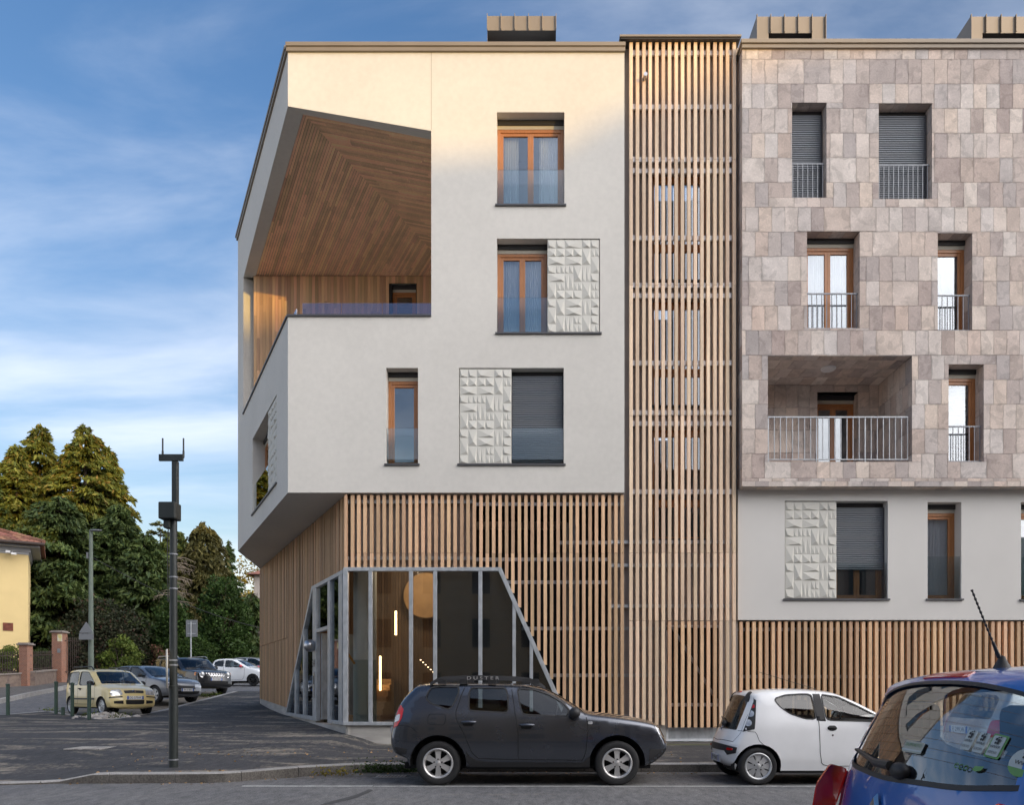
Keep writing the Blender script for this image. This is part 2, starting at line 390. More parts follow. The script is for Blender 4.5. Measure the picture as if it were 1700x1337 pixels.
def window(par, T, u0, u1, z0, z1, dep=.30, sash=2, shut=0, curtain=0, guard=None, sill=True, gh=.87, uframe=None, room=1.6, box=True, label=None, blinds=False):
    """frame (the part) with its panes, curtain, shutter, guard and sill as sub-parts; u0..u1 is the opening"""
    a, b = uframe or (u0, u1)
    f = MB(T)
    zt = z1-(.20 if box else .10); w = .075
    f.box(a, a+w, dep, dep+.09, z0, zt); f.box(b-w, b, dep, dep+.09, z0, zt)
    f.box(a+w, b-w, dep, dep+.09, zt-w, zt); f.box(a+w, b-w, dep, dep+.09, z0, z0+w*.8)
    n = sash; ww = (b-a-2*w)/n; holes = []
    for i in range(n):
        s0 = a+w+i*ww; s1 = s0+ww; q = .07
        f.box(s0, s0+q, dep+.02, dep+.07, z0+w*.8, zt-w); f.box(s1-q, s1, dep+.02, dep+.07, z0+w*.8, zt-w)
        f.box(s0+q, s1-q, dep+.02, dep+.07, zt-w-q, zt-w); f.box(s0+q, s1-q, dep+.02, dep+.07, z0+w*.8, z0+w*.8+q)
        holes.append((s0+q, s1-q, z0+w*.8+q, zt-w-q))
    win = f.build('window', M['frame_wood'], par, bevel=.006, label=label)
    for h in holes:
        MB(T).box(h[0]-.01, h[1]+.01, dep+.045, dep+.053, h[2]-.01, h[3]+.01).build('pane', M['pane'], win)
    if box:
        MB(T).box(u0+.002, u1-.002, dep-.05, dep+.1, z1-.11, z1-.002).build('shutter_box', M['frame_dark'], win)
        MB(T).box(u0+.002, u1-.002, dep-.01, dep+.1, z1-.20, z1-.113).build('head_trim', M['cream'], win)
    r = MB(T); e = dep+.10; k = dep+room
    r.quad((u0-.3, k, z0-.1), (u1+.3, k, z0-.1), (u1+.3, k, z1+.1), (u0-.3, k, z1+.1))
    r.quad((u0-.3, e, z0-.1), (u0-.3, k, z0-.1), (u0-.3, k, z1+.1), (u0-.3, e, z1+.1)); r.quad((u1+.3, e, z0-.1), (u1+.3, e, z1+.1), (u1+.3, k, z1+.1), (u1+.3, k, z0-.1))
    r.quad((u0-.3, e, z0-.1), (u1+.3, e, z0-.1), (u1+.3, k, z0-.1), (u0-.3, k, z0-.1)); r.quad((u0-.3, e, z1+.1), (u0-.3, k, z1+.1), (u1+.3, k, z1+.1), (u1+.3, e, z1+.1))
    r.build('room', M['room'], win, recalc=False)
    if curtain:
        rr = random.Random(int(u0*100))
        for i, h in enumerate(holes):
            W = h[1]-h[0]
            c0, c1 = [(h[0], h[0]+W*.62), (h[0]+W*.25, h[1]+.02)][i % 2] if curtain == 1 else (h[0]-.03, h[1]+.03)
            c = MB(T); nn = 40; P = []
            for j in range(nn+1):
                x = c0+(c1-c0)*j/nn; d = dep+.15+.03*math.sin(j*1.35+rr.random()*.8)
                P += [(x, d, z0+.1), (x+rr.uniform(-.004, .004), d+.01, zt-.05)]
            c.add(P, [(2*j, 2*j+2, 2*j+3, 2*j+1) for j in range(nn)])
            c.build('curtain', M['curtain'], win, smooth=True, recalc=False)
    if blinds:
        s = MB(T); z = z0+.15
        while z < zt-.1: s.box(a+.05, b-.05, dep+.14, dep+.17, z, z+.085); z += .11
        s.build('blind', M['shutter'], win)
    if shut:
        s = MB(T); zb = z1-.11-(z1-.11-z0)*shut; z = z1-.11; i = 0
        prof = []
        while z > zb:
            P = [(dep-.075, z-.0), (dep-.105, z-.018), (dep-.105, z-.034), (dep-.078, z-.048), (dep-.078, z-.052)]
            prof += P; z -= .052
        P = []
        for d, zz in prof: P += [(a+.02, d, zz), (b-.02, d, zz)]
        s.add(P, [(2*j, 2*j+1, 2*j+3, 2*j+2) for j in range(len(prof)-1)])
        s.build('roller_shutter', M['shutter'], win, recalc=False)
        for q in (a, b-.025): MB(T).box(q, q+.025, dep-.12, dep-.02, z0, z1-.112).build('shutter_rail', M['dark_metal'], win)
    if guard == 'glass':
        MB(T).box(a+.01, b-.01, .055, .067, z0+.002, z0+gh).build('glass_guard', M['rail_glass'], win)
    if guard == 'bars':
        g = MB(T); g.box(a, b, .09, .12, z0+gh-.03, z0+gh)
        n = max(3, int((b-a)/.105))
        for i in range(n):
            x = a+.03+(b-a-.06)*i/(n-1); g.box(x-.008, x+.008, .097, .113, z0+.03, z0+gh-.03)
        g.box(a, b, .095, .115, z0+.03, z0+.05)
        g.build('railing', M['galv_dark'], win)
    if sill:
        MB(T).box(u0-.04, u1+.04, -.045, dep, z0-.035, z0+.004).build('sill', M['dark_metal'], win)
    return win

def relief(par, T, u0, u1, z0, z1, seed=3):
    """cast panel: a grid of small pyramids with off-centre tips, mixed with a few double cells"""
    r = random.Random(seed); nx, nz = 6, 11; cw, ch = (u1-u0)/nx, (z1-z0)/nz
    used = set(); b = MB(T); g = .003
    b.box(u0, u1, .02, .08, z0, z1)
    for j in range(nz):
        for i in range(nx):
            if (i, j) in used: continue
            w, h = r.choice([(1, 1)]*6+[(1, 2)]*4+[(2, 1)]*2+[(2, 2)])
            while any((i+a, j+c) in used or i+a >= nx or j+c >= nz for a in range(w) for c in range(h)): w, h = r.choice([(1, 1), (w, 1), (1, h)])
            for a in range(w):
                for c in range(h): used.add((i+a, j+c))
            x0, x1, y0, y1 = u0+i*cw+g, u0+(i+w)*cw-g, z0+j*ch+g, z0+(j+h)*ch-g
            cells = [(x0, x1)]
            if w == 1 and r.random() < .4: m = (x0+x1)/2; cells = [(x0, m-g), (m+g, x1)]
            for xa, xb in cells:
                k = r.random(); wd = xb-xa; hg = y1-y0
                sc_ = min(wd, hg)/.2
                if k < .4: pyr(b, xa, xb, y0, y1, xa+wd*.22, y0+hg*.2, .034*sc_)
                elif k < .75: pyr(b, xa, xb, y0, y1, xb-wd*.22, y0+hg*.2, .034*sc_)
                else: pyr(b, xa, xb, y0, y1, xa+wd*.55, y0+hg*.25, .042*sc_)
    return b.build('relief_panel', M['panel'], par, recalc=False)
def pyr(b, x0, x1, y0, y1, px, py, h):
    b.add([(x0, .0195, y0), (x1, .0195, y0), (x1, .0195, y1), (x0, .0195, y1), (px, .02-h, py)], [(0, 1, 4), (1, 2, 4), (2, 3, 4), (3, 0, 4)])

# ================================================================ the white corner block
ZB, ZT = 6.12, fz(84.5)
zC = fz(176); zO = fz(217); zP = fz(526)            # terrace opening: corner, ends, parapet
uR = fx(1036.5); uO = fx(716); tO = 6.54; tE = 7.68
D1, E1 = (-9.69, 26.2), (-10.2, 29.9)
white = thing('corner_building', 'white plastered corner block with a wood lined corner terrace, jutting over a slatted glazed entrance', 'building', (-1.7, 20, 0))
wins = dict(w1=(fx(825), fx(937), fz(340), fz(186)), w2=(fx(825), fx(996), fz(553), fz(396)), w3=(fx(641), fx(694), fz(771), fz(611)), w4=(fx(762), fx(936), fz(771), fz(611)))
b = MB(TF)
outer = [(AX, ZB), (uR, ZB), (uR, ZT), (AX, ZT), (AX, zC), (uO, zO), (uO, zP), (AX, zP)]
V, Fc = tri([outer]+[rect(*w) for w in wins.values()])
b.add([(u, 0, z) for u, z in V], Fc)
for k, w in wins.items(): reveal(b, *w, .42)
b.quad((uR, 0, ZB), (uR, 9, ZB), (uR, 9, ZT), (uR, 0, ZT))
b.T = TL
lw = (1.31, 4.86, 6.70, 8.95)
V, Fc = tri([[(0, ZB), (tE, ZB), (tE, ZT), (0, ZT), (0, zC), (tO, zO), (tO, zP), (0, zP)], rect(*lw)])
b.add([(u, 0, z) for u, z in V], Fc); reveal(b, *lw, .5)
b.T = None
# inner faces of the terrace: rims of the opening, parapet, jambs
a0 = (AX, YF); inn = (AX+.28, YF+.26)
lo = TL(tO, 0, 0); li = TL(tO-.15, .34, 0)
b.quad((a0[0], a0[1], zC), (uO, YF, zO), (uO, YF+.3, zO+.0), (inn[0], inn[1], zC))
b.quad((a0[0], a0[1], zC), (inn[0], inn[1], zC), (li[0], li[1], zO), (lo[0], lo[1], zO))
b.quad((lo[0], lo[1], 9.7), (li[0]+.05, li[1]+.35, 9.7), (li[0]+.05, li[1]+.35, zO), (lo[0], lo[1], zO))
b.quad((uO, YF, 9.7), (uO, YF, zO), (uO, 25.2, zO), (uO, 25.2, 9.7))
b.quad((a0[0], a0[1], zP), (uO, YF, zP), (uO, YF+.3, zP), (inn[0], inn[1], zP))
b.quad((a0[0], a0[1], zP), (inn[0], inn[1], zP), (li[0], li[1], zP), (lo[0], lo[1], zP))
b.quad((inn[0], inn[1], zP), (uO, YF+.3, zP), (uO, YF+.3, 9.7), (inn[0], inn[1], 9.7))
b.quad((inn[0], inn[1], zP), (inn[0], inn[1], 9.7), (li[0], li[1], 9.7), (li[0], li[1], zP))
b.add([(inn[0], inn[1], 9.7), (uO, YF+.3, 9.7), (uO, 25.3, 9.7), (-8.9, 25.3, 9.7), (li[0], li[1], 9.7)], [(0, 1, 2, 3, 4)])
c1 = TL(tE, 0, 0)
# underside, back and roof
und = [(AX, YF), (uR, YF), (uR, 29.9), E1, (c1[0], c1[1])]
b.add([(x, y, ZB) for x, y in und], [tuple(range(5))])
b.add([(x, y, ZT-.12) for x, y in und], [tuple(range(5))])
b.quad((c1[0], c1[1], ZB), (E1[0], E1[1], ZB), (E1[0], E1[1], ZT), (c1[0], c1[1], ZT))
b.quad((E1[0], E1[1], 0), (uR, 29.9, 0), (uR, 29.9, ZT), (E1[0], E1[1], ZT))
b.build('wall', M['plaster'], white, recalc=False)
# thin expansion joint and coping
MB(TF).box(uO-.004, uO+.004, -.002, .004, zO+.02, ZT-.02).build('expansion_joint', M['taupe'], white)
cp = MB(TF)
cp.box(AX-.04, uR+.02, -.075, .42, ZT+.075, ZT+.17); cp.box(AX-.03, uR+.015, -.05, .4, ZT-.03, ZT+.075)
cp.T = TL
cp.box(.05, tE+.1, -.075, .42, ZT+.073, ZT+.168); cp.box(.05, tE+.05, -.05, .4, ZT-.031, ZT+.073)
cp.build('roof_coping', M['taupe'], white, bevel=.008)
pc = MB(TF); pc.box(AX-.02, uO-.002, -.04, .34, zP+.001, zP+.045)
pc.T = TL; pc.box(.04, tO-.02, -.04, .36, zP+.0005, zP+.044)
pc.build('parapet_coping', M['dark_metal'], white)
# wood ceiling of the terrace: two folded planes of boards mitred along the ridge
A3 = Vector((inn[0], inn[1], zC+.02)); R3 = Vector((uO, YF+.3, zO+.02)); L3 = Vector((li[0], li[1], zO+.02)); K3 = Vector((uO, 25.0, zO+.01)); L4 = Vector((li[0]+.05, 25.0, zO+.01))
def boards(mb, P, Q, R, w, rr, gap=.011):
    """triangle P-Q-R: boards parallel to P-Q, narrowing towards R (mitre on P-R, end on Q-R)"""
    hgt = ((R-P)-(Q-P).normalized()*(R-P).dot((Q-P).normalized())).length
    n = int(hgt/w); ax = (Q-P).normalized()
    nrm = (Q-P).cross(R-P).normalized()
    if nrm.z > 0: nrm = -nrm
    for i in range(n):
        t0, t1 = i/n+gap/hgt, (i+1)/n
        a, c = P.lerp(R, t0), Q.lerp(R, t0); d, e = P.lerp(R, t1), Q.lerp(R, t1)
        ln = max((c-a).length, .01); pos = [0]; x = rr.uniform(.3, 2.6)
        while x < ln-.2: pos.append(x/ln); x += rr.uniform(1.2, 3.2)
        pos.append(1)
        for s0, s1 in zip(pos, pos[1:]):
            s1 -= .003/ln
            q = [a.lerp(c, s0), a.lerp(c, s1), d.lerp(e, s1), d.lerp(e, s0)]
            up = [p-nrm*.02 for p in q]
            mb.add(q+up, [(0, 1, 2, 3), (0, 4, 5, 1), (1, 5, 6, 2), (2, 6, 7, 3), (3, 7, 4, 0)])
rr = random.Random(5)
ce = MB(); boards(ce, A3, R3, K3, .068, rr); boards(ce, A3, L3, K3, .068, rr); 
ce.build('terrace_ceiling', M['soffit'], white, recalc=False)
up = Vector((0, 0, .03))
MB().add([A3+up, R3+up, K3+up, L4+up, L3+up], [(0, 1, 2), (0, 2, 4), (2, 3, 4)]).build('ceiling_backing', M['void'], white, recalc=False)
# wood back wall of the terrace with its window
bw = MB(lambda u, d, z: (u, 24.95+d, z)); u = li[0]-.02
twin = (ux(650, 24.95), ux(690, 24.95), 11.3, uz(470, 24.95))
while u < uO+.1:
    zs = [9.7]+sorted([rr.uniform(10.2, 12), rr.uniform(12.6, 14)])+[zO+.0]
    for za, zb in zip(zs, zs[1:]):
        if twin[0]-.1 < u < twin[1]+.02:
            if za < twin[2] < zb: bw.box(u, u+.092, 0, .03, za, twin[2])
            elif zb <= twin[2]: bw.box(u, u+.092, 0, .03, za, zb-.002)
            if zb > twin[3]: bw.box(u, u+.092, 0, .03, max(za, twin[3]), zb)
        else: bw.box(u, u+.092, 0, .03, za, zb-.002)
    u += .098
bw.build('terrace_cladding', M['cedar'], white)
bk = MB(lambda u, d, z: (u, 25.0+d, z)); V, Fc = tri([rect(-8.70, uO+.2, 9.6, 14.7), rect(*twin)]); bk.add([(u, 0, z) for u, z in V], Fc)
bk.build('cladding_backing', M['void'], white, recalc=False)
window(white, lambda u, d, z: (u, 24.95+d, z), *twin, dep=.2, sash=1, sill=False)
# glass balustrade behind the parapet, in panes
gz0, gz1 = zP+.03, zP+.40
gl = [(uO-.02, YF+.17), (fx(620), YF+.17), (fx(560), YF+.17), (AX+.30, YF+.2)]
for k, (p, q) in enumerate([((fx(633), YF+.17), (uO-.01, YF+.17)), ((fx(565), YF+.17), (fx(633)-.015, YF+.17)), ((AX+.30, YF+.17), (fx(565)-.015, YF+.17)), (TL(.3, .27, 0)[:2], TL(3.0, .22, 0)[:2]), (TL(3.02, .22, 0)[:2], TL(6.2, .2, 0)[:2])]):
    MB().add([(p[0], p[1], gz0), (q[0], q[1], gz0), (q[0], q[1], gz1), (p[0], p[1], gz1)], [(0, 1, 2, 3)]).build('glass_balustrade', M['rail_glass_tint'], white, solid=.014, recalc=False)
# windows and relief panels
w = wins['w1']; window(white, TF, *w, curtain=1, guard='glass')
w = wins['w2']; um = fx(909); window(white, TF, w[0], um, w[2], w[3], curtain=2, guard='glass', sill=False); relief(white, TF, um, w[1]-.015, w[2]+.02, w[3]-.02)
MB(TF).box(w[0]-.04, w[1]+.04, -.045, .3, w[2]-.035, w[2]+.004).build('sill', M['dark_metal'], white)
w = wins['w3']; window(white, TF, *w, sash=1, guard='glass')
w = wins['w4']; um = fx(849); window(white, TF, um, w[1], w[2], w[3], shut=1.0, guard='glass', sill=False); relief(white, TF, w[0]+.015, um, w[2]+.02, w[3]-.02)
MB(TF).box(w[0]-.04, w[1]+.04, -.045, .3, w[2]-.035, w[2]+.004).build('sill', M['dark_metal'], white)
relief(white, TL, lw[0]+.015, lw[0]+1.2, lw[2]+.02, lw[3]-.02)
window(white, TL, lw[0]+1.2, lw[1], lw[2], lw[3], dep=.36, guard='glass', sill=False, room=1.2)
MB(TL).box(lw[0]-.04, lw[1]+.04, -.045, .36, lw[2]-.035, lw[2]+.004).build('sill', M['dark_metal'], white)

# ---- roof light boxes with standing seams
def dormer(par, x0, x1, y0, y1, z0, z1, open_, hood, x0b=None):
    b = MB(); w = x1-x0
    xb = x0 if x0b is None else x0b
    # cheeks, top, back
    zk = z1 if x0b is None else z0+.25
    b.add([(x0, y0, z0), (x0, y0, z1), (xb, y1, zk), (xb, y1, z0)], [(0, 1, 2, 3)])
    b.add([(x1, y0, z0), (x1, y0, z1), (x1, y1, zk), (x1, y1, z0)], [(0, 1, 2, 3)])
    b.add([(x0, y0, z1), (x1, y0, z1), (x1, y1, zk), (xb, y1, zk)], [(0, 1, 2, 3)])
    b.add([(xb, y1, z0), (x1, y1, z0), (x1, y1, zk), (xb, y1, zk)], [(0, 1, 2, 3)])
    V, Fc = tri([rect(x0, x1, z0, z1), rect(*open_)] if open_[0] > x0+.01 else [[(x0, z0+.001), (x0, open_[3]), (x1, open_[3]), (x1, z0+.001), (x1, z1), (x0, z1)][1:3]+[(x1, z1), (x0, z1)]])
    b.add([(u, y0, z) for u, z in V], Fc)
    for i in range(6):
        x = x0+w*i/5; lowz = z0 if (open_[0] > x0+.01 and (x < open_[0]+.01 or x > open_[1]-.01)) else open_[3]
        b.box(x-.008, x+.008, y0-.06, y0, lowz, z1+.02)
    o = b.build('roof_light', M['taupe'], par, recalc=False)
    MB().quad((x0+.02, y0+hood, z0), (x1-.02, y0+hood, z0), (x1-.02, y0+hood, z1-.02), (x0+.02, y0+hood, z1-.02)).quad((open_[0], y0, open_[3]-.002), (open_[1], y0, open_[3]-.002), (open_[1], y0+hood, open_[3]-.002), (open_[0], y0+hood, open_[3]-.002)).build('recess', M['dark_metal'], o, recalc=False)
    return o
Y2 = 20.2
o = dormer(white, ux(809, Y2), ux(923, Y2), Y2, 22.5, uz(95, Y2), uz(26, Y2), (ux(809, Y2), ux(923, Y2), uz(95, Y2), uz(50, Y2)), .55)
MB().box(ux(824, Y2), ux(832, Y2), Y2+.3, Y2+.4, uz(95, Y2), uz(63, Y2)).box(ux(902, Y2), ux(910, Y2), Y2+.3, Y2+.4, uz(95, Y2), uz(63, Y2)).box(ux(824, Y2), ux(910, Y2), Y2+.28, Y2+.3, uz(65, Y2), uz(62, Y2)).build('light_frame', M['galv'], o)

# ================================================================ slatted stair tower and street screens
def slats(mb, xs, zr, w=.078, d=.09, joints=(), T=None, rr=random.Random(2)):
    for x in xs:
        r = zr(x)
        if not r: continue
        z0, z1 = r; cuts = [z0]+[j for j in sorted(joints) if z0+.1 < j < z1-.1]+[z1]
        jx = rr.uniform(-.004, .004); jd = rr.uniform(-.004, .004)
        for a, c in zip(cuts, cuts[1:]):
            k = rr.uniform(-.002, .002)
            mb.box(x-w/2+jx+k, x+w/2+jx+k, jd, jd+d, a+.004, c-.004)
def frange(a, b, s):
    out = []; x = a
    while x <= b+1e-6: out.append(x); x += s
    return out
PITCH = 10.72*YF/F
tower = thing('stair_tower', 'recessed stair tower behind full height vertical larch slats, between the white and stone blocks', 'building', (2.4+1.2, 19.4, 0))
JT = [fz(v) for v in (264.5, 473, 690, 918)]
zc = uz(56.5, 18.38)
sm = MB(TF)
tx = [fx(1047.6)+i*PITCH for i in range(17)]
zgate = fz(1031)
slats(sm, tx, lambda x: (zgate if fx(1102) < x < fx(1196) else uz(1205, YF), zc-.08), joints=JT+[fz(1031)])
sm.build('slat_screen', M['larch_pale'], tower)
# backing wall with stair windows
TB = lambda u, d, z: (u, 18.71+d, z)
bw = [(ux(1083, 18.71), ux(1172, 18.71), uz(y1, 18.71), uz(y0, 18.71)) for y0, y1 in ((288, 466), (498, 674), (712, 895))]
b = MB(TB); u0, u1 = uR+.004, fx(1229)
V, Fc = tri([rect(u0, u1, .17, fz(60))]+[rect(*w) for w in bw]+[rect(ux(1107, 18.6), ux(1198, 18.6), .2, uz(1038, 18.6))]); b.add([(u, 0, z) for u, z in V], Fc)
for w in bw: reveal(b, *w, .2)
x = u0+.06
while x < u1:
    if not any(w[0]-.03 < x < w[1]+.03 for w in bw): b.box(x, x+.02, -.02, 0, zgate+.1, fz(70))
    x += .16
b.quad((u1, -.0, .17), (u1, 9, .17), (u1, 9, 16.5), (u1, 0, 16.5))
b.build('wall', M['backing'], tower, recalc=False)
for w in bw:
    f = MB(TB); n = 3; q = .06; zt = w[2]+(w[3]-w[2])*.33
    f.box(w[0], w[0]+q, .12, .2, w[2], w[3]); f.box(w[1]-q, w[1], .12, .2, w[2], w[3]); f.box(w[0]+q, w[1]-q, .12, .2, w[3]-.16, w[3]); f.box(w[0]+q, w[1]-q, .12, .2, w[2], w[2]+q)
    f.box(w[0]+q, w[1]-q, .12, .2, zt-.09, zt+.09); m = (w[0]+w[1])/2; f.box(m-.05, m+.05, .125, .195, w[2]+q, w[3]-.16)
    o = f.build('stair_window', M['frame_wood'], tower)
    for a, c in ((w[0]+q, m-.05), (m+.05, w[1]-q)):
        for z0, z1 in ((w[2]+q, zt-.09), (zt+.09, w[3]-.16)): MB(TB).box(a, c, .15, .16, z0, z1).build('pane', M['pane'], o)
    MB(TB).box(w[0]-.2, w[1]+.2, 1.2, 1.25, w[2]-.1, w[3]+.1).build('room', M['room'], o)
    MB(TB).box(w[0]-.03, w[1]+.03, -.06, .1, w[2]-.05, w[2]).build('sill', M['dark_metal'], o)
for y in (82, 172, 260, 279, 391, 470, 487.5, 600, 683, 701, 815):
    o = MB(TF).box(fx(1047), fx(1218), .092, .145, fz(y)-.055, fz(y)+.055).build('mounting_rail', M['galv_bright'], tower)
    for px in (1053, 1214): MB(TF).box(fx(px)-.05, fx(px)+.05, .085, .12, fz(y)-.06, fz(y)+.06).build('bracket', M['galv_bright'], o)
for y in (899, 938, 1006): MB(TF).box(fx(1010), fx(1220), .10, .145, fz(y)-.04, fz(y)+.04).build('mounting_rail', M['galv'], tower)
# overhanging flat canopy
cb = MB(); yf = 18.38
x0, x1 = ux(1029, yf), ux(1231, yf); zc = uz(56.5, yf)
cb.box(x0, x1, yf, 19.4, zc-.045, zc); cb.build('canopy', M['taupe'], tower)
MB().box(x0+.03, x1-.03, yf+.03, 19.4, zc-.075, zc-.046).build('canopy_soffit', M['dark_metal'], tower)
MB(TF).box(fx(1040), fx(1228), .36, 3, fz(70)-.02, zc-.08).build('fascia', M['dark_metal'], tower)
# rain spout poking through the slats
MB().tube([(fx(1070), YF+.4, fz(132)+.05), (fx(1070), YF-.18, fz(132))], .045, 12).build('rain_spout', M['steel'], tower, smooth=True)
# downpipe at the right edge of the tower
MB().tube([(fx(1223.5), YF+.22, fz(90)), (fx(1223.5), YF+.22, .3)], .045, 12).tube([(fx(1222), YF+.2, fz(90)), (fx(1236), YF-.05, fz(84))], .05, 10).build('downpipe', M['dark_metal'], tower, smooth=True)

# ---- entrance screen under the white block
zG0, zG1 = uz(1200, 18.6), uz(945, 18.6); uA, uB = SX, ux(830, 18.6)
def diag(u): return zG1-(u-uB)*(uz(945, 18.6)-uz(1140, 18.6))/(ux(917, 18.6)-uB)      # sloping right edge of the glazing
TE = lambda u, d, z: (u, 18.57+d, z)
sm = MB(TE); xs = [uA+.139+i*PITCH for i in range(43)]
def zr(x):
    if x < uB+.05: return (zG1+.01, ZB-.035)
    return (max(diag(x)+.12, uz(1205, 18.57)), ZB-.035)
slats(sm, xs, zr, joints=[fz(918)])
scr = sm.build('street_slat_screen', M['larch'], white)
MB(TE).box(uA-.045, uA+.02, -.01, .1, zG1+.01, ZB-.02).build('corner_post', M['larch'], white)
rl = MB(TE)
for y, a, c in ((833, 577, 785), (837, 785, 1037), (927, 577, 785), (929, 785, 1010), (901, 925, 1010), (967, 840, 1010), (1044, 866, 1110), (1122, 905, 1105), (1190, 930, 1105)):
    z = uz(y, 18.65); MB(TE).box(ux(a, 18.65), ux(c, 18.65), .10, .145, z-.04, z+.04).build('mounting_rail', M['galv'], white)
MB(TE).bar((uB-.02, .2, zG1), (uB+1.55, .2, zG1-3.5), .07).build('brace', M['galv_dark'], white)
px = ux(951, 19.2); MB(TE).box(px-.05, px+.05, .5, .6, .3, ZB).build('screen_post', M['galv_dark'], white)
MB(TE).box(uA+.02, ux(785, 18.8), .22, .25, zG1+.08, ZB-.005).build('screen_backing', M['backing'], white)
MB(TE).box(ux(1010, 18.8), uR, .24, .27, .3, ZB-.005).build('screen_backing', M['backing'], white)
MB(TE).box(ux(785, 20), ux(1012, 19.3)+.1, 1.2, 1.25, .3, ZB-.005).box(ux(1010, 18.8)-.04, ux(1010, 18.8)-.005, .24, 1.19, .3, ZB-.005).build('void_backing', M['void'], white)
# left wing of slats along the side street
def ground_at_wall(t): return interp([(0, .42), (3.1, .45), (6.5, .74), (11.3, 1.0), (14, 1.3)], t)
def lzr(t):
    if t < 3.14: return (zG1+.02, ZB-.02)
    if t < 6.55: return (zG1-(t-3.12)*(zG1-.78)/(6.53-3.12)+.06, ZB-.02)
    return (ground_at_wall(t)+.16, ZB-.02)
sm = MB(TG); rr = random.Random(9); t = .12
while t < 11.3:
    r = lzr(t); w = .068
    for a, c in ([(r[0], r[1])] if t < 6.4 else [(r[0], 3.13), (3.15, r[1])]): sm.box(t-w/2, t+w/2, rr.uniform(-.006, .006), .07, a, c)
    t += .128
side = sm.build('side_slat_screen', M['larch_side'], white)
dg = [(0, zG1), (3.12, zG1), (6.53, .78), (6.53, .5), (11.33, .7), (11.33, ZB-.004), (0, ZB-.004)]
bb = MB(TG); V, Fc = tri([dg]); bb.add([(u, .085, z) for u, z in V], Fc); bb.quad((11.33, 0, .6), (11.33, 3, .6), (11.33, 3, ZB), (11.33, 0, ZB)); bb.build('side_backing', M['void'], white, recalc=False)
pl = MB(TG)
for k in range(34):
    a, c = k/3, (k+1)/3
    if 1.46 < (a+c)/2 < 2.86: top = ground_at_wall(a)+.12
    else: top = max(ground_at_wall(a), ground_at_wall(c))+.16 if a > 6.5 else (.68 if a > 2.8 else .62)
    pl.box(a, c, .03, .25, 0, top)
pl.T = TE
pl.box(uA-.02, ux(1106, 18.6), .045, .3, .0, zG0-.075)
pl.build('plinth', M['concrete'], white)
# entrance glazing: steel frame, panes
fr = MB(TE); d0, d1 = -.03, .09
dge = ux(943, 18.6)
fr.box(uA-.06, uB+.03, d0, d1, zG1-.06, zG1+.03); fr.box(uA-.06, dge, d0-.02, d1, zG0-.07, zG0+.01)
for p in (615.5, 682.5, 722.5, 797.5): x = ux(p, 18.6); fr.box(x-.045, x+.045, d0+.004, d1-.004, zG0+.01, zG1-.06)
for p in (853.5, 882): x = ux(p, 18.6); fr.box(x-.04, x+.04, d0+.004, d1-.004, zG0+.01, diag(x)-.05)
sl = [(uB-.06, zG1-.005), (uB+.03, zG1+.03), (dge+.06, zG0), (dge-.05, zG0)]; fr.prism(sl, d0-.004, d1+.004)
fr.box(uA-.075, uA+.04, d0-.004, d1+.004, zG0-.07, zG1-.0)
ent = fr.build('entrance_glazing', M['galv'], white, bevel=.006)
lf = MB(TG)
lf.box(0.02, 3.16, d0, d1, zG1-.09, zG1+.01); lf.box(0, 1.46, d0-.01, d1, zG0-.075, zG0+.01)
for tt, wd in ((.42, .16), (1.46, .12), (2.92, .2)): lf.box(tt-wd, tt+wd, d0+.003, d1-.003, zG0-.07, zG1-.09)
lf.box(1.58, 2.72, d0+.01, d1-.01, 3.02, 3.12)
lf.prism([(3.05, zG1), (3.2, zG1+.02), (6.62, .72), (6.46, .72)], d0-.003, d1+.003)
lf.prism([(3.12, .62), (6.55, .66), (6.55, .75), (3.12, .72)], d0-.006, d1+.006)
for tt in (4.17, 5.25):
    zt = zG1-(tt-3.12)*(zG1-.78)/(3.41); lf.box(tt-.08, tt+.08, d0+.003, d1-.003, .74, zt)
lf.build('side_frame', M['galv'], ent, bevel=.006)
pn = MB(TE); xs = [uA+.04]+[ux(p, 18.6) for p in (615.5, 682.5, 722.5, 797.5, 853.5, 882)]
for a, c in zip(xs[:4], xs[1:5]): pn.box(a+.03, c-.03, .03, .04, zG0, zG1-.05)
for a, c in zip(xs[4:], xs[5:]+[dge-.06]): pn.prism([(a+.03, zG0), (c-.03, zG0), (c-.03, max(diag(c)-.06, zG0+.01)), (max(a+.03, uB), min(zG1-.05, diag(a)-.04)), (a+.03, min(zG1-.05, diag(a+.03)))], .03, .04)
pn.build('pane', M['lobby_glass'], ent)
pn = MB(TG); pn.box(.58, 1.34, .03, .04, zG0, zG1-.09); pn.box(.05, .3, .03, .04, zG0, zG1-.09); pn.box(1.58, 2.72, .03, .04, 3.12, zG1-.09)
for a, c in ((3.1, 4.1), (4.25, 5.17), (5.33, 6.4)):
    za = zG1-(a-3.05)*(zG1-.78)/3.41; zc_ = zG1-(c-3.05)*(zG1-.78)/3.41
    pn.prism([(a, .73), (c, .73), (c, zc_), (a, za)], .03, .04)
pn.build('side_pane', M['pane'], ent)
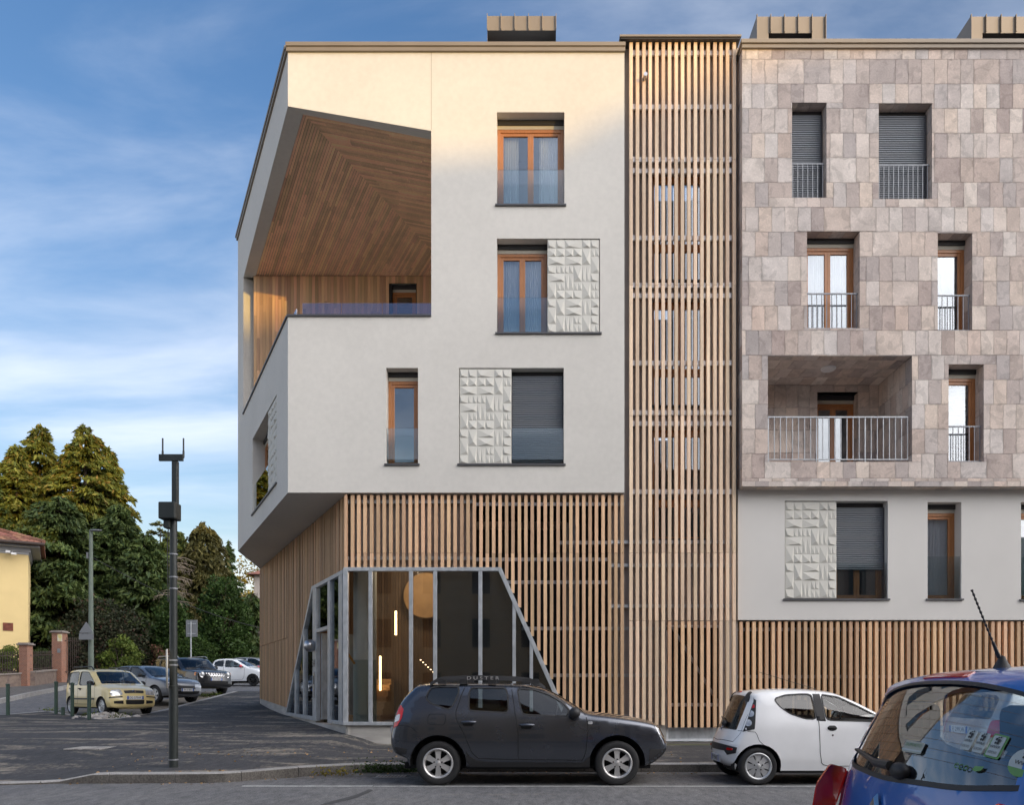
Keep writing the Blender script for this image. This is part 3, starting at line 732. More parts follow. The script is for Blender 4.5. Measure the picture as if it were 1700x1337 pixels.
# open door leaf, porthole lamp, number and bell plate on the post
lf = MB(TG); lf.box(2.62, 2.72, .1, 1.0, .66, 3.0); lf.build('door', M['galv'], ent)
lamp = MB(); c = TG(2.95, -.14, uz(1073, 21.5)); lamp.ball(c, .17, 16); lamp.build('wall_lamp', M['steel'], white, smooth=True)
q = TG(2.93, -.045, uz(1102, 21.3))
ex = Vector((.523, -1, 0)).normalized()
lettering('house_number', '34', .30, lambda x, y, z: (q[0]+ex.x*x-.886*z, q[1]+ex.y*x-.463*z, q[2]+y), M['letter'], white)
bp = MB(TG); bp.box(2.86, 2.98, -.045, -.03, 1.25, 1.95); bp.build('bell_plate', M['steel'], white)
MB(TG).box(2.89, 2.95, -.052, -.045, 1.62, 1.85).build('door_buzzer', M['letter'], white)
# lobby inside
lb = MB(); x0, x1 = -7.9, .95
lobby = MB().add([(uA+.3, 18.95, .6), (x1, 18.95, .6), (x1, 26, .6), (-7.2, 25.5, .6)], [(0, 1, 2, 3)]).build('lobby_floor', M['lobby_floor'], white, recalc=False)
MB().add([(uA+.12, 18.8, 5.5), (x1, 18.8, 5.5), (x1, 26, 5.5), (-7.6, 25.5, 5.5)], [(0, 1, 2, 3)]).build('lobby_ceiling', M['room'], white, recalc=False)
wl = MB(lambda u, d, z: (u, 23.6+d, z)); x = -6.5
while x < x1: wl.box(x, x+.07, 0, .05, .6, 5.49); x += .085
wl.box(-6.5, x1, .04, .08, .6, 5.49)
wl.build('lobby_lining', M['lobby_wood'], white)
MB().box(x1, x1+.05, 18.9, 24, .5, 5.5).build('lobby_wall', M['room'], white)
co = MB(); cx = ux(606, 20.5); co.lathe([(.3, 2.24), (.3, 5.49)], (cx, 20.5, 0), n=20); cc = co.build('lobby_column', M['column'], white, smooth=True)
MB().lathe([(.303, .6), (.303, 2.24), (.3, 2.24)], (cx, 20.5, 0), n=20).build('painted_base', M['column_green'], cc, smooth=True)
dc = MB(); dc.lathe([(.001, -.03), (.66, -.03), (.68, 0), (.66, .03), (.001, .03)], (ux(706, 23), 23.2, uz(988, 23)), axis='y', n=40); dc.build('disc_lamp', M['disc'], white)
le = MB()
for px, y0, y1 in ((657, 1015, 1055), (631, 1090, 1147)): x = ux(px, 22.5); le.box(x-.025, x+.025, 22.5, 22.54, uz(y1, 22.5), uz(y0, 22.5))
le.build('led_tube', M['led'], white)
ls = MB()
for i in range(6): ls.box(ux(697+4.2*i, 22.8), ux(699.2+4.2*i, 22.8), 22.8, 22.83, uz(1097+4*i, 22.8), uz(1095.8+4*i, 22.8))
ls.build('stair_lights', M['led_small'], white)
MB().bar((ux(572, 20), 20, uz(1077, 20)), (ux(589, 20), 20, uz(1103, 20)), .05).build('handrail', M['amber'], white)
st = MB()
for i in range(7): st.box(-5.0, -4.0, 21.4+i*.28, 23.5, .6+i*.17, .77+i*.17)
st.build('lobby_steps', M['disc'], white)
dp = MB(TE); a = ux(724, 18.9)
dp.prism([(a, zG0-.05), (dge-.02, zG0-.05), (uB, zG1-.03), (a, zG1-.03)], .3, .34)
dpo = dp.build('perforated_panel', M['mesh_panel'], white)
# service gate in the screen
g = MB(TE); a, c = ux(1107, 18.6), ux(1198, 18.6); z0, z1 = uz(1232, 18.6), uz(1038, 18.6)
g.box(a, a+.05, .1, .16, z0, z1); g.box(c-.05, c, .1, .16, z0, z1); g.box(a+.05, c-.05, .1, .16, z1-.06, z1); g.box(a+.05, c-.05, .1, .16, z0, z0+.06)
MB(TE).bar((a+.15, .115, z1-.05), (c-.06, .115, uz(1168, 18.6)), .06).build('gate_brace', M['galv'], tower); g.box(a+.05, c-.05, .1, .15, uz(1171, 18.6)-.04, uz(1171, 18.6)+.04)
gate = g.build('service_gate', M['galv_bright'], tower)
MB(TE).box(a+.05, c-.05, .12, .15, z0+.06, uz(1209, 18.6)).build('kick_panel', M['galv'], gate)
sm = MB(TF); slats(sm, [x for x in tx if fx(1102) < x < fx(1196)], lambda x: (uz(1209, YF), zgate-.01)); sm.build('gate_slats', M['larch'], gate)
MB(TE).box(a, c, .35, .37, z0, z1).build('gate_backing', M['void'], gate)

# ================================================================ stone clad block
stone = thing('stone_clad_building', 'stone tiled block with deep window niches, over a smooth white storey and a slatted base', 'building', (11, 20, 0))
sx0, sx1 = ux(1232, 18.3), 18.5; sz0, sz1 = uz(808, 18.3), uz(80, 18.3)
def su(px): return ux(px, 18.3)
def sz(py): return uz(py, 18.3)
sw = {'a': (1315, 1372, 328, 170), 'b': (1459, 1547, 330, 171), 'c': (1340, 1427, 545, 384), 'd': (1557, 1614, 548, 387), 'L': (1275, 1514, 767, 591), 'e': (1575, 1633, 767, 605),
      'f': (1730, 1820, 331, 172), 'g': (1745, 1830, 548, 387), 'h': (1760, 1850, 767, 605)}
sh = {k: (su(v[0]), su(v[1]), sz(v[2]), sz(v[3])) for k, v in sw.items()}
def cutrects(r, holes):
    out = [r]
    for h in holes:
        nxt = []
        for a, b_, c, d in out:
            x0, x1, z0, z1 = max(a, h[0]), min(b_, h[1]), max(c, h[2]), min(d, h[3])
            if x0 >= x1-1e-4 or z0 >= z1-1e-4: nxt.append((a, b_, c, d)); continue
            if c < z0: nxt.append((a, b_, c, z0))
            if z1 < d: nxt.append((a, b_, z1, d))
            if a < x0: nxt.append((a, x0, z0, z1))
            if x1 < b_: nxt.append((x1, b_, z0, z1))
        out = [q for q in nxt if q[1]-q[0] > .012 and q[3]-q[2] > .012]
    return out
def tiles(mb, u0, u1, z0, z1, holes=(), rowh=.577, w=.305, dbl=.13, rr=random.Random(4), z_off=0, gap=.0025, th=.02):
    z = z1-z_off; 
    rows = []
    while z > z0: rows.append((max(z-rowh, z0), z)); z -= rowh
    if z_off: rows.append((z1-z_off, z1))
    for a, c in rows:
        x = u0-rr.choice([0, .08, .15, .22])
        while x < u1:
            ww = w*(2 if rr.random() < dbl else 1)
            for q in cutrects((max(x, u0), min(x+ww, u1), a, c), holes):
                p0, p1, q0, q1 = q[0]+gap, q[1]-gap, q[2]+gap, q[3]-gap
                if p1-p0 < .004: continue
                P = [(p0, 0, q0), (p1, 0, q0), (p1, 0, q1), (p0, 0, q1), (p0, th, q0), (p1, th, q0), (p1, th, q1), (p0, th, q1)]
                uu = lambda x_, z_: ((x_-x)/ww, (z_-a)/(c-a))
                uvf = [uu(p0, q0), uu(p1, q0), uu(p1, q1), uu(p0, q1)]
                h = (.5, .5)
                mb.add(P, [(0, 1, 2, 3), (0, 4, 5, 1), (1, 5, 6, 2), (2, 6, 7, 3), (3, 7, 4, 0)], 0, [uvf]+[[h]*4]*4)
            x += ww
dn = {k: .40 for k in sh}; dn['L'] = 1.75
tl = MB(TS); tiles(tl, sx0, sx1, sz0+.12, sz1, list(sh.values()), z_off=.25)
tiles(tl, sx0, sx1, sz0, sz0+.12, rowh=.2, w=.31)
for k, (a, c, z0, z1) in sh.items():
    d = dn[k]
    tl.T = lambda u, e, z, c=c: (c+e, 18.3+u, z); tiles(tl, .02, d, z0, z1)            # right jamb
    tl.T = lambda u, e, z, a=a: (a-e, 18.3+u, z); tiles(tl, .02, d, z0, z1)            # left jamb
    tl.T = lambda u, e, z, z1=z1: (u, 18.3+z, z1+e); tiles(tl, a, c, .02, d, rowh=.5)    # head
    tl.T = lambda u, e, z, z0=z0: (u, 18.3+z, z0-e); tiles(tl, a, c, .02, d, rowh=.5)    # floor
tl.T = lambda u, e, z: (sx0+e, 18.3+u, z); tiles(tl, .02, .75, sz0, sz1)
tl.T = lambda u, e, z: (u, 18.3+z, sz0+e); tiles(tl, sx0, sx1, .02, .5, rowh=.4)
lg = sh['L']; lgw = (ux(1357, 20.05), ux(1425, 20.05), lg[2], uz(651, 20.05))
tl.T = lambda u, e, z: (u, 20.05+e, z); tiles(tl, lg[0], lg[1], lg[2], lg[3], [lgw])
tl.T = lambda u, e, z: (lgw[1]+e, 20.05+u, z); tiles(tl, .02, .3, lgw[2], lgw[3])
tl.build('stone_cladding', M['stone'], stone, recalc=False)
gr = MB(TS); V, Fc = tri([rect(sx0+.012, sx1, sz0+.012, sz1)]+[rect(*h) for h in sh.values()]); gr.add([(u, .012, z) for u, z in V], Fc)
for k, h in sh.items(): reveal(gr, h[0]-.012, h[1]+.012, h[2]-.012, h[3]+.012, dn[k])
gr.T = None
gr.quad((sx0+.012, 18.32, sz0), (sx0+.012, 27, sz0), (sx0+.012, 27, sz1), (sx0+.012, 18.32, sz1))
gr.quad((sx0+.012, 18.32, sz0+.012), (sx1, 18.32, sz0+.012), (sx1, 27, sz0+.012), (sx0+.012, 27, sz0+.012))
gr.quad((sx0+.012, 18.32, sz1-.05), (sx1, 18.32, sz1-.05), (sx1, 27, sz1-.05), (sx0+.012, 27, sz1-.05)); gr.quad((sx1, 18.32, 0), (sx1, 27, 0), (sx1, 27, sz1), (sx1, 18.32, sz1))
gr.quad((sx0, 27, 0), (sx1, 27, 0), (sx1, 27, sz1), (sx0, 27, sz1))
gr.build('wall', M['grout'], stone, recalc=False)
cp = MB(TS); cp.box(sx0-.04, sx1, -.08, .4, sz1+.075, sz1+.17); cp.box(sx0-.02, sx1, -.05, .38, sz1-.02, sz1+.075); cp.build('roof_coping', M['taupe'], stone, bevel=.008)
for k in 'abf': window(stone, TS, *sh[k], dep=.34, shut=1, guard='bars', sill=False, box=True, uframe=(sh[k][0]+.02, sh[k][1]-.02))
for k in 'cdegh': window(stone, TS, *sh[k], dep=.34, sash=2 if k in 'cg' else 1, guard='bars', sill=False, blinds=(k == 'e'), curtain=2 if k == 'c' else 0)
window(stone, lambda u, d, z: (u, 20.05+d, z), *lgw, dep=.3, sash=2, sill=False)
g = MB(TS); a, c = lg[0]+.02, su(1510); z0, z1 = sz(766)+.02, sz(690)
g.box(a, c, .06, .10, z1-.03, z1); g.box(a, c, .065, .095, z0+.03, z0+.05)
n = 24
for i in range(n):
    x = a+.01+(c-a-.02)*i/(n-1); r_ = .012 if i % 8 else .02; g.box(x-r_*.7, x+r_*.7, .07, .09, z0+.05 if i % 8 else z0-.02, z1-.03)
g.build('balcony_railing', M['galv'], stone)
MB().lathe([(.001, -.05), (.15, -.05), (.18, -.02), (.18, 0)], (ux(1375, 19), 19.0, lg[3]-.0), n=28).build('ceiling_lamp', M['lamp_white'], stone, smooth=True)
Y3 = 19.4
for pa, pb, pc_ in ((1256, 1370, 1243), (1611, 1735, 1586)):
    dormer(stone, ux(pa, Y3), ux(pb, Y3), Y3, 20.1, uz(95, Y3), uz(27, Y3), (ux(pa+20, Y3), ux(pb-22, Y3), uz(95, Y3), uz(54.5, Y3)), .45)
# smooth white storey below
wx0 = ux(1225, 18.62); wz0, wz1 = uz(1030, 18.62), sz0+.02
def wu(p): return ux(p, 18.62)
def wz(p): return uz(p, 18.62)
ww = [(wu(1303), wu(1474), wz(995), wz(832)), (wu(1540), wu(1596), wz(995), wz(834)), (wu(1695), wu(1752), wz(996), wz(834))]
b = MB(TW); V, Fc = tri([rect(wx0, sx1, wz0, wz1)]+[rect(*w) for w in ww]); b.add([(u, 0, z) for u, z in V], Fc)
for w in ww: reveal(b, *w, .4)
b.quad((wx0, 0, wz0), (wx0, 4, wz0), (wx0, 4, wz1), (wx0, 0, wz1)); b.quad((wx0, 0, wz0), (sx1, 0, wz0), (sx1, 4, wz0), (wx0, 4, wz0))
b.build('plastered_storey', M['plaster_low'], stone, recalc=False)
w = ww[0]; um = wu(1389); relief(stone, TW, w[0]+.015, um, w[2]+.02, w[3]-.02)
window(stone, TW, um, w[1], w[2], w[3], dep=.3, shut=.66, guard='glass', sill=False); MB(TW).box(w[0]-.04, w[1]+.04, -.045, .3, w[2]-.035, w[2]+.004).build('sill', M['dark_metal'], stone)
for w in ww[1:]: window(stone, TW, *w, sash=1, guard='glass', gh=1.02, curtain=2)
TR = lambda u, d, z: (u, 18.66+d, z)
sm = MB(TR); xs = frange(ux(1230.5, 18.66), sx1, PITCH*1.008); slats(sm, xs, lambda x: (uz(1206, 18.66), wz0-.03), d=.1)
sm.build('base_slat_screen', M['larch'], stone)
rl = MB(TR)
for y in (1045, 1124, 1195): MB(TR).box(wx0-.02, sx1, .11, .155, uz(y, 18.66)-.04, uz(y, 18.66)+.04).build('mounting_rail', M['galv_dark'], stone)
for p in (1288, 1450, 1610): MB(TR).box(ux(p, 18.7), ux(p, 18.7)+.04, .16, .2, .3, wz0).build('screen_post', M['galv_dark'], stone)
MB(TR).box(wx0-.02, sx1, .5, .55, .15, wz0-.001).build('base_backing', M['void'], stone)
MB(TR).box(wx0-.02, sx1, .02, .4, .0, uz(1206, 18.66)-.02).build('plinth', M['concrete'], stone)
# ================================================================ vehicles
def paint(name, col, metal=.0, rough=.35, flake=.04):
    return pbr(name, col, rough, metal=metal, coat=1.0, noise=flake, nscale=3, rvar=.03)
M['p_dark'] = paint('graphite_car_paint', (.085, .094, .115), .8, .26)
M['p_white'] = paint('white_car_paint', (.9, .905, .91))
M['p_blue'] = paint('blue_car_paint', (.004, .11, .46), .0, .3)
M['p_yellow'] = paint('pale_yellow_car_paint', (.68, .55, .26))
M['p_grey'] = paint('mid_grey_car_paint', (.17, .175, .19), .5, .32)
M['p_black'] = paint('black_car_paint', (.018, .019, .023), .3, .3)
M['p_silver'] = paint('silver_car_paint', (.5, .51, .53), .6, .3)
M['rubber'] = pbr('tyre_rubber', (.018, .018, .019), .8, noise=.2, nscale=8)
M['trim'] = pbr('black_plastic_trim', (.022, .022, .024), .55, bump=.1, bscale=200)
M['seam'] = pbr('panel_gap', (.006, .006, .007), .8)
M['rim'] = pbr('alloy_wheel', (.55, .54, .53), .42, metal=.55, noise=.08, nscale=6)
M['rim_black'] = pbr('black_wheel', (.02, .02, .02), .4, metal=.3)
M['hubcap'] = pbr('silver_hubcap', (.5, .51, .52), .4, metal=.6)
M['chrome'] = pbr('chrome', (.75, .75, .77), .12, metal=1)
M['car_glass'] = glass('tinted_car_glass', (.55, .60, .60), .025)
M['car_glass_dark'] = glass('privacy_car_glass', (.20, .22, .23), .03)
M['car_glass_clear'] = glass('clear_car_glass', (.80, .84, .83), .02)
M['red_lens'] = pbr('red_lamp_lens', (.55, .014, .012), .12, coat=1)
M['clear_lens'] = pbr('clear_lamp_lens', (.55, .56, .58), .12, metal=.35, coat=1, noise=.3, nscale=14)
M['orange_lens'] = pbr('orange_lamp_lens', (.8, .22, .02), .2, coat=1)
M['cabin'] = pbr('dark_car_interior', (.035, .035, .037), .8)
M['cabin_light'] = pbr('grey_seat_cloth', (.12, .12, .13), .9)
M['headliner'] = pbr('pale_headliner', (.42, .41, .39), .9)
M['plate'] = pbr('number_plate_white', (.7, .7, .7), .4)
M['plate_blue'] = pbr('number_plate_blue', (.02, .09, .42), .4)
M['sticker'] = pbr('sticker_white', (.42, .49, .51), .5)
M['sticker_green'] = pbr('sticker_green', (.12, .30, .09), .5)
M['red_paint'] = paint('red_mirror_paint', (.5, .01, .03))

def chaikin(P, it=2):
    for _ in range(it):
        Q = [P[0]]
        for a, b in zip(P, P[1:]):
            Q += [(a[0]*.75+b[0]*.25, a[1]*.75+b[1]*.25), (a[0]*.25+b[0]*.75, a[1]*.25+b[1]*.75)]
        Q.append(P[-1]); P = Q
    return P
def resample(P, step):
    out = [P[0]]; acc = 0
    for a, b in zip(P, P[1:]):
        d = math.hypot(b[0]-a[0], b[1]-a[1]); 
        if d < 1e-9: continue
        t = step-acc
        while t <= d:
            out.append((a[0]+(b[0]-a[0])*t/d, a[1]+(b[1]-a[1])*t/d)); t += step
        acc = d-(t-step)
    if math.hypot(out[-1][0]-P[-1][0], out[-1][1]-P[-1][1]) > step*.3: out.append(P[-1])
    else: out[-1] = P[-1]
    return out

class Car:
    """body built from a side outline (x forward, z up): two side skins plus a skin lofted over the top, windows cut as real openings"""
    def __init__(s, root, out, half, sec, paint_, wheels, wr, glasses=(), arch=None, crown=None, plan=(.10, .10), rnd=.07, sill=.26, step=.05, holes_top=(), grid=.075, smooth_it=2):
        s.root = root; s.half = half; s.sec = sec; s.paint = paint_; s.wheels = wheels; s.wr = wr; s.rnd = rnd
        s.out = resample(chaikin(out, smooth_it), step); n = len(s.out)
        s.x0 = min(p[0] for p in s.out); s.x1 = max(p[0] for p in s.out); s.plan = plan
        s.nrm = []
        for i in range(n):
            a = s.out[max(i-1, 0)]; b = s.out[min(i+1, n-1)]; d = (b[0]-a[0], b[1]-a[1]); l = math.hypot(*d) or 1
            s.nrm.append((-d[1]/l, d[0]/l))                                # outward for rear->top->front order
        s.cr = [(.035+.09*abs(nx)**1.5) if crown is None else crown[0]+crown[1]*abs(nx)**1.5 for nx, nz in s.nrm]
        s.edge = [(p[0]-nn[0]*c, p[1]-nn[1]*c) for p, nn, c in zip(s.out, s.nrm, s.cr)]
        s.S = [0]
        for a, b in zip(s.out, s.out[1:]): s.S.append(s.S[-1]+math.hypot(b[0]-a[0], b[1]-a[1]))
        s.itop = max(range(n), key=lambda i: s.out[i][1])
        s.arch = arch or wr*1.16; s.sill = sill
        # lower contour, front to rear, with wheel arches
        low = []
        def arc(cx):
            a = s.arch; cz = wr
            t = math.asin(max(-1, min(1, (sill-cz)/a)))
            return [(cx+a*math.cos(t+(PI-2*t)*k/16), cz+a*math.sin(t+(PI-2*t)*k/16)) for k in range(17)]
        for cx in sorted(wheels, reverse=True): low += arc(cx)
        s.low = low
        poly = s.edge+low
        s.poly = poly; s.glasses = [g if isinstance(g, dict) else dict(p=g) for g in glasses]
        extra = []
        z1 = max(p[1] for p in poly); x = s.x0
        g_ = grid
        while x < s.x1:
            z = .2
            while z < z1:
                if inside((x, z), poly) and s.dist(x, z) > .09: extra.append((x, z))
                z += g_
            x += g_
        for p, nn in zip(s.edge, s.nrm):
            for k in (.012, .03, .055):
                q = (p[0]-nn[0]*k, p[1]-nn[1]*k)
                if inside(q, poly): extra.append(q)
        holes = [h['p'] for h in s.glasses]
        extra = [q for q in extra if not any(inside(q, h) for h in holes)]
        V, Fc = tri([poly]+holes, extra)
        b = MB()
        for sg in (1, -1): b.add([(x, sg*s.W(x, z), z) for x, z in V], Fc)
        # loft
        T = [(s.S[i], -1) for i in range(n)]+[(s.S[-1], v/8) for v in range(-7, 8)]+[(s.S[i], 1) for i in range(n-1, -1, -1)]+[(0, v/8) for v in range(7, -8, -1)]
        hs = [h['p'] for h in holes_top]; ex = []
        for i in range(1, n-1):
            for v in range(-9, 10):
                q = (s.S[i], v/10)
                if not any(inside(q, h) for h in hs): ex.append(q)
            for v in (-.97, .97):
                q = (s.S[i], v)
                if not any(inside(q, h) for h in hs): ex.append(q)
        V, Fc = tri([T]+hs, ex)
        b.add([s.loft(*q) for q in V], Fc)
        s.body = b.build('body', paint_, root, smooth=True, merge=2e-4, angle=55)
        for h in s.glasses:
            for sg in (1, -1):
                pts = resample(h['p']+[h['p'][0]], .05); fq = lambda x, z: [1, x, z, x*x, z*z, x*z]
                co = np.linalg.lstsq(np.array([fq(x, z) for x, z in pts]), np.array([s.W(x, z) for x, z in pts]), rcond=None)[0]
                s.panel('side_window', h['p'], lambda x, z, o, co=co, sg=sg: (x, sg*(float(np.dot(co, fq(x, z)))+o), z), h.get('m', M['car_glass']), -.012, 0, grid=.1)
        for h in holes_top: s.panel(h.get('name', 'windscreen'), h['p'], s.loft3, h.get('m', M['car_glass']), -.006, 0, grid=.12)
        # wheel wells and floor
        u = MB()
        for cx in wheels:
            for sg in (1, -1):
                a0 = math.asin(max(-1, min(1, (sill-wr)/s.arch)))
                P = []
                for k in range(17):
                    t = a0+(PI-2*a0)*k/16; x, z = cx+s.arch*math.cos(t), wr+s.arch*math.sin(t)
                    P += [(x, sg*(s.W(x, z)-.004), z), (x, sg*(half-.36), z)]
                u.add(P, [(2*k, 2*k+1, 2*k+3, 2*k+2) for k in range(16)])
                u.add([(cx+s.arch*math.cos(a0+(PI-2*a0)*k/16), sg*(half-.36), wr+s.arch*math.sin(a0+(PI-2*a0)*k/16)) for k in range(17)], [tuple(range(17))])
        u.box(s.x0+.25, s.x1-.3, -half+.36, half-.36, sill-.06, sill+.03)
        cs = sorted(wheels); u.box(cs[0]+s.arch, cs[1]-s.arch, -half+.06, half-.06, sill-.04, sill+.03)
        u.build('underbody', M['seam'], root, recalc=False)
    def dist(s, x, z):
        m = 9
        for a, b in zip(s.edge, s.edge[1:]):
            dx, dz = b[0]-a[0], b[1]-a[1]; l = dx*dx+dz*dz
            t = 0 if l == 0 else max(0, min(1, ((x-a[0])*dx+(z-a[1])*dz)/l))
            m = min(m, (x-a[0]-t*dx)**2+(z-a[1]-t*dz)**2)
        return math.sqrt(m)
    def W(s, x, z):
        w = s.half*interp(s.sec, z); u = (x-s.x0)/(s.x1-s.x0)
        kr, kf = s.plan
        if u > .72: w -= s.half*kf*((u-.72)/.28)**2.2
        if u < .22: w -= s.half*kr*((.22-u)/.22)**2.2
        r = s.rnd; d = s.dist(x, z)
        if d < r: w -= r-math.sqrt(max(0, r*r-(r-d)**2))
        return w
    def side(s, sg=1):
        return lambda x, z, off: (x, sg*(s.W(x, z)+off), z)
    def at(s, sv):
        sv = max(0, min(s.S[-1], sv)); i = 0
        lo, hi = 0, len(s.S)-1
        while hi-lo > 1:
            m = (lo+hi)//2
            if s.S[m] <= sv: lo = m
            else: hi = m
        t = (sv-s.S[lo])/(s.S[hi]-s.S[lo])
        f = lambda A: (lerp(A[lo][0], A[hi][0], t), lerp(A[lo][1], A[hi][1], t))
        return f(s.out), f(s.nrm), lerp(s.cr[lo], s.cr[hi], t)
    def loft3(s, sv, v, off):
        p, n, c = s.at(sv)
        e = (p[0]-n[0]*c, p[1]-n[1]*c); w = s.W(*e)
        k = c*abs(v)**2.4-off
        return (p[0]-n[0]*k, v*w, p[1]-n[1]*k)
    def loft(s, sv, v): return s.loft3(sv, v, 0)
    def s_rear(s, z):
        for i in range(s.itop):
            if s.out[i+1][1] >= z > s.out[i][1] or (i == 0 and z <= s.out[0][1]): return s.S[i]+(z-s.out[i][1])/max(1e-6, s.out[i+1][1]-s.out[i][1])*(s.S[i+1]-s.S[i])
        return s.S[s.itop]
    def s_front(s, z):
        for i in range(len(s.out)-1, s.itop, -1):
            if s.out[i-1][1] >= z > s.out[i][1]: return s.S[i]-(z-s.out[i][1])/max(1e-6, s.out[i-1][1]-s.out[i][1])*(s.S[i]-s.S[i-1])
        return s.S[-1]
    def s_top(s, x):
        for i in range(len(s.out)-1):
            if s.out[i][0] <= x <= s.out[i+1][0] and s.out[i][1] > .7: return s.S[i]+(x-s.out[i][0])/max(1e-6, s.out[i+1][0]-s.out[i][0])*(s.S[i+1]-s.S[i])
        return s.S[s.itop]
    def yv(s, sv, y):
        p, n, c = s.at(sv); return y/s.W(p[0]-n[0]*c, p[1]-n[1]*c)
    def frontp(s, pts): return [(s.s_front(z), s.yv(s.s_front(z), y)) for y, z in pts]
    def rearp(s, pts): return [(s.s_rear(z), s.yv(s.s_rear(z), y)) for y, z in pts]
    def clip(s, poly, m=.012):
        out = []
        for p in poly:
            if not inside(p, s.edge) or s.dist(*p) < m:
                best = None
                for i, (a, b) in enumerate(zip(s.edge, s.edge[1:])):
                    dx, dz = b[0]-a[0], b[1]-a[1]; l = dx*dx+dz*dz or 1e-9; t = max(0, min(1, ((p[0]-a[0])*dx+(p[1]-a[1])*dz)/l))
                    q = (a[0]+t*dx, a[1]+t*dz); d = (q[0]-p[0])**2+(q[1]-p[1])**2
                    if best is None or d < best[0]: best = (d, q, s.nrm[i])
                if inside(p, s.edge+[(s.x1, -1), (s.x0, -1)]) or True: p = (best[1][0]-best[2][0]*m, best[1][1]-best[2][1]*m)
            out.append(p)
        return out
    def panel(s, name, poly, mapf, mat, off, th=.01, parent=None, grid=.05, label=None, clip=False):
        if clip: poly = s.clip(poly)
        xs = [p[0] for p in poly]; zs = [p[1] for p in poly]; ex = []
        # densify border
        P = []
        for a, c in zip(poly, poly[1:]+poly[:1]):
            k = max(1, int(math.hypot(c[0]-a[0], (c[1]-a[1]))/grid))
            P += [(lerp(a[0], c[0], i/k), lerp(a[1], c[1], i/k)) for i in range(k)]
        x = min(xs)+grid/2
        while x < max(xs):
            z = min(zs)+grid/2
            while z < max(zs):
                if inside((x, z), P): ex.append((x, z))
                z += grid
            x += grid
        V, Fc = tri([P], ex); b = MB(); b.add([mapf(x, z, off) for x, z in V], Fc)
        if th:
            nP = len(P); top = [mapf(x, z, off) for x, z in P]; bot = [mapf(x, z, off-th-.01) for x, z in P]
            b.add(top+bot, [(i, (i+1) % nP, (i+1) % nP+nP, i+nP) for i in range(nP)])
        return b.build(name, mat, parent or s.root, smooth=True, merge=1e-4, angle=35, label=label)
    def line(s, name, pts, mapf, mat, w=.008, off=.0015, parent=None, step=.05):
        P = resample(pts, step); b = MB(); Q = []
        for i, p in enumerate(P):
            a = P[max(i-1, 0)]; c = P[min(i+1, len(P)-1)]; d = (c[0]-a[0], c[1]-a[1]); l = math.hypot(*d) or 1
            nx, nz = -d[1]/l*w/2, d[0]/l*w/2
            Q += [mapf(p[0]+nx, p[1]+nz, off), mapf(p[0]-nx, p[1]-nz, off)]
        b.add(Q, [(2*i, 2*i+1, 2*i+3, 2*i+2) for i in range(len(P)-1)])
        return b.build(name, mat, parent or s.root, smooth=True, recalc=False)
    def put_wheels(s, tyre_w, spokes, style='spoke', rimmat=None, rimr=.68, far=True):
        rimmat = rimmat or M['rim']
        proto = None
        for cx in s.wheels:
            for sg in (-1, 1):
                yc = sg*(s.half-.03-tyre_w/2)
                R0 = s.wr; r1 = R0*rimr; h = tyre_w/2; b = MB()
                prof = [(r1, -h*.9), (r1+.02, -h), (R0-.03, -h), (R0-.006, -h*.82), (R0, -h*.5), (R0, h*.5), (R0-.006, h*.82), (R0-.03, h), (r1+.02, h), (r1, h*.9), (r1-.005, h*.2), (r1-.005, -h*.2), (r1, -h*.9)]
                b.lathe(prof, (cx, yc, R0), 'y', 40)
                ty = b.build('wheel', M['rubber'], s.root, smooth=True, angle=50)
                f = MB(); ys = yc+sg*h
                def lt(prof, n=40, mi=0): f.lathe([(r, sg*y) for r, y in prof], (cx, ys, R0), 'y', n, mi)
                lt([(r1+.004, -.012), (r1-.012, -.004), (r1-.03, -.02), (r1-.04, -.10), (r1-.05, -.15)])
                lt([(r1-.045, -.13), (.001, -.13)], mi=1)
                dome = -.015
                lt([(.001, dome+.004), (.035, dome+.002), (.055, dome-.012), (.07, dome-.04)], 24)
                for k in range(spokes):
                    t = 2*PI*k/spokes+PI/2; c_, s_ = math.cos(t), math.sin(t)
                    wi, wo = (.034, .052) if style == 'spoke' else (.03, .075)
                    wi *= R0/.33; wo *= R0/.33
                    if style == 'thin': wi, wo = .02, .026
                    rin, rout = .045, r1-.02
                    def pt(r, w, y): return (cx+c_*r-s_*w, ys+sg*y, R0+s_*r+c_*w)
                    rm = (rin+rout)/2
                    P = [pt(rin, -wi, dome), pt(rin, wi, dome), pt(rm, (wi+wo)*.42, dome-.012), pt(rout, wo, dome-.018), pt(rout, -wo, dome-.018), pt(rm, -(wi+wo)*.42, dome-.012)]
                    Qb = [(p[0], p[1]-sg*.03, p[2]) for p in P]
                    f.add(P+Qb, [(0, 1, 2, 5), (5, 2, 3, 4), (0, 6, 7, 1), (1, 7, 8, 2), (2, 8, 9, 3), (4, 10, 11, 5), (5, 11, 6, 0)])
                for k in range(5):
                    t = 2*PI*k/5+PI/2; f.lathe([(.001, sg*(dome+.006)), (.011, sg*(dome+.004)), (.011, sg*(dome-.02))], (cx+.062*math.cos(t), ys, R0+.062*math.sin(t)), 'y', 8, 1)
                f.build('rim', [rimmat, M['seam']], ty, smooth=True, angle=35)
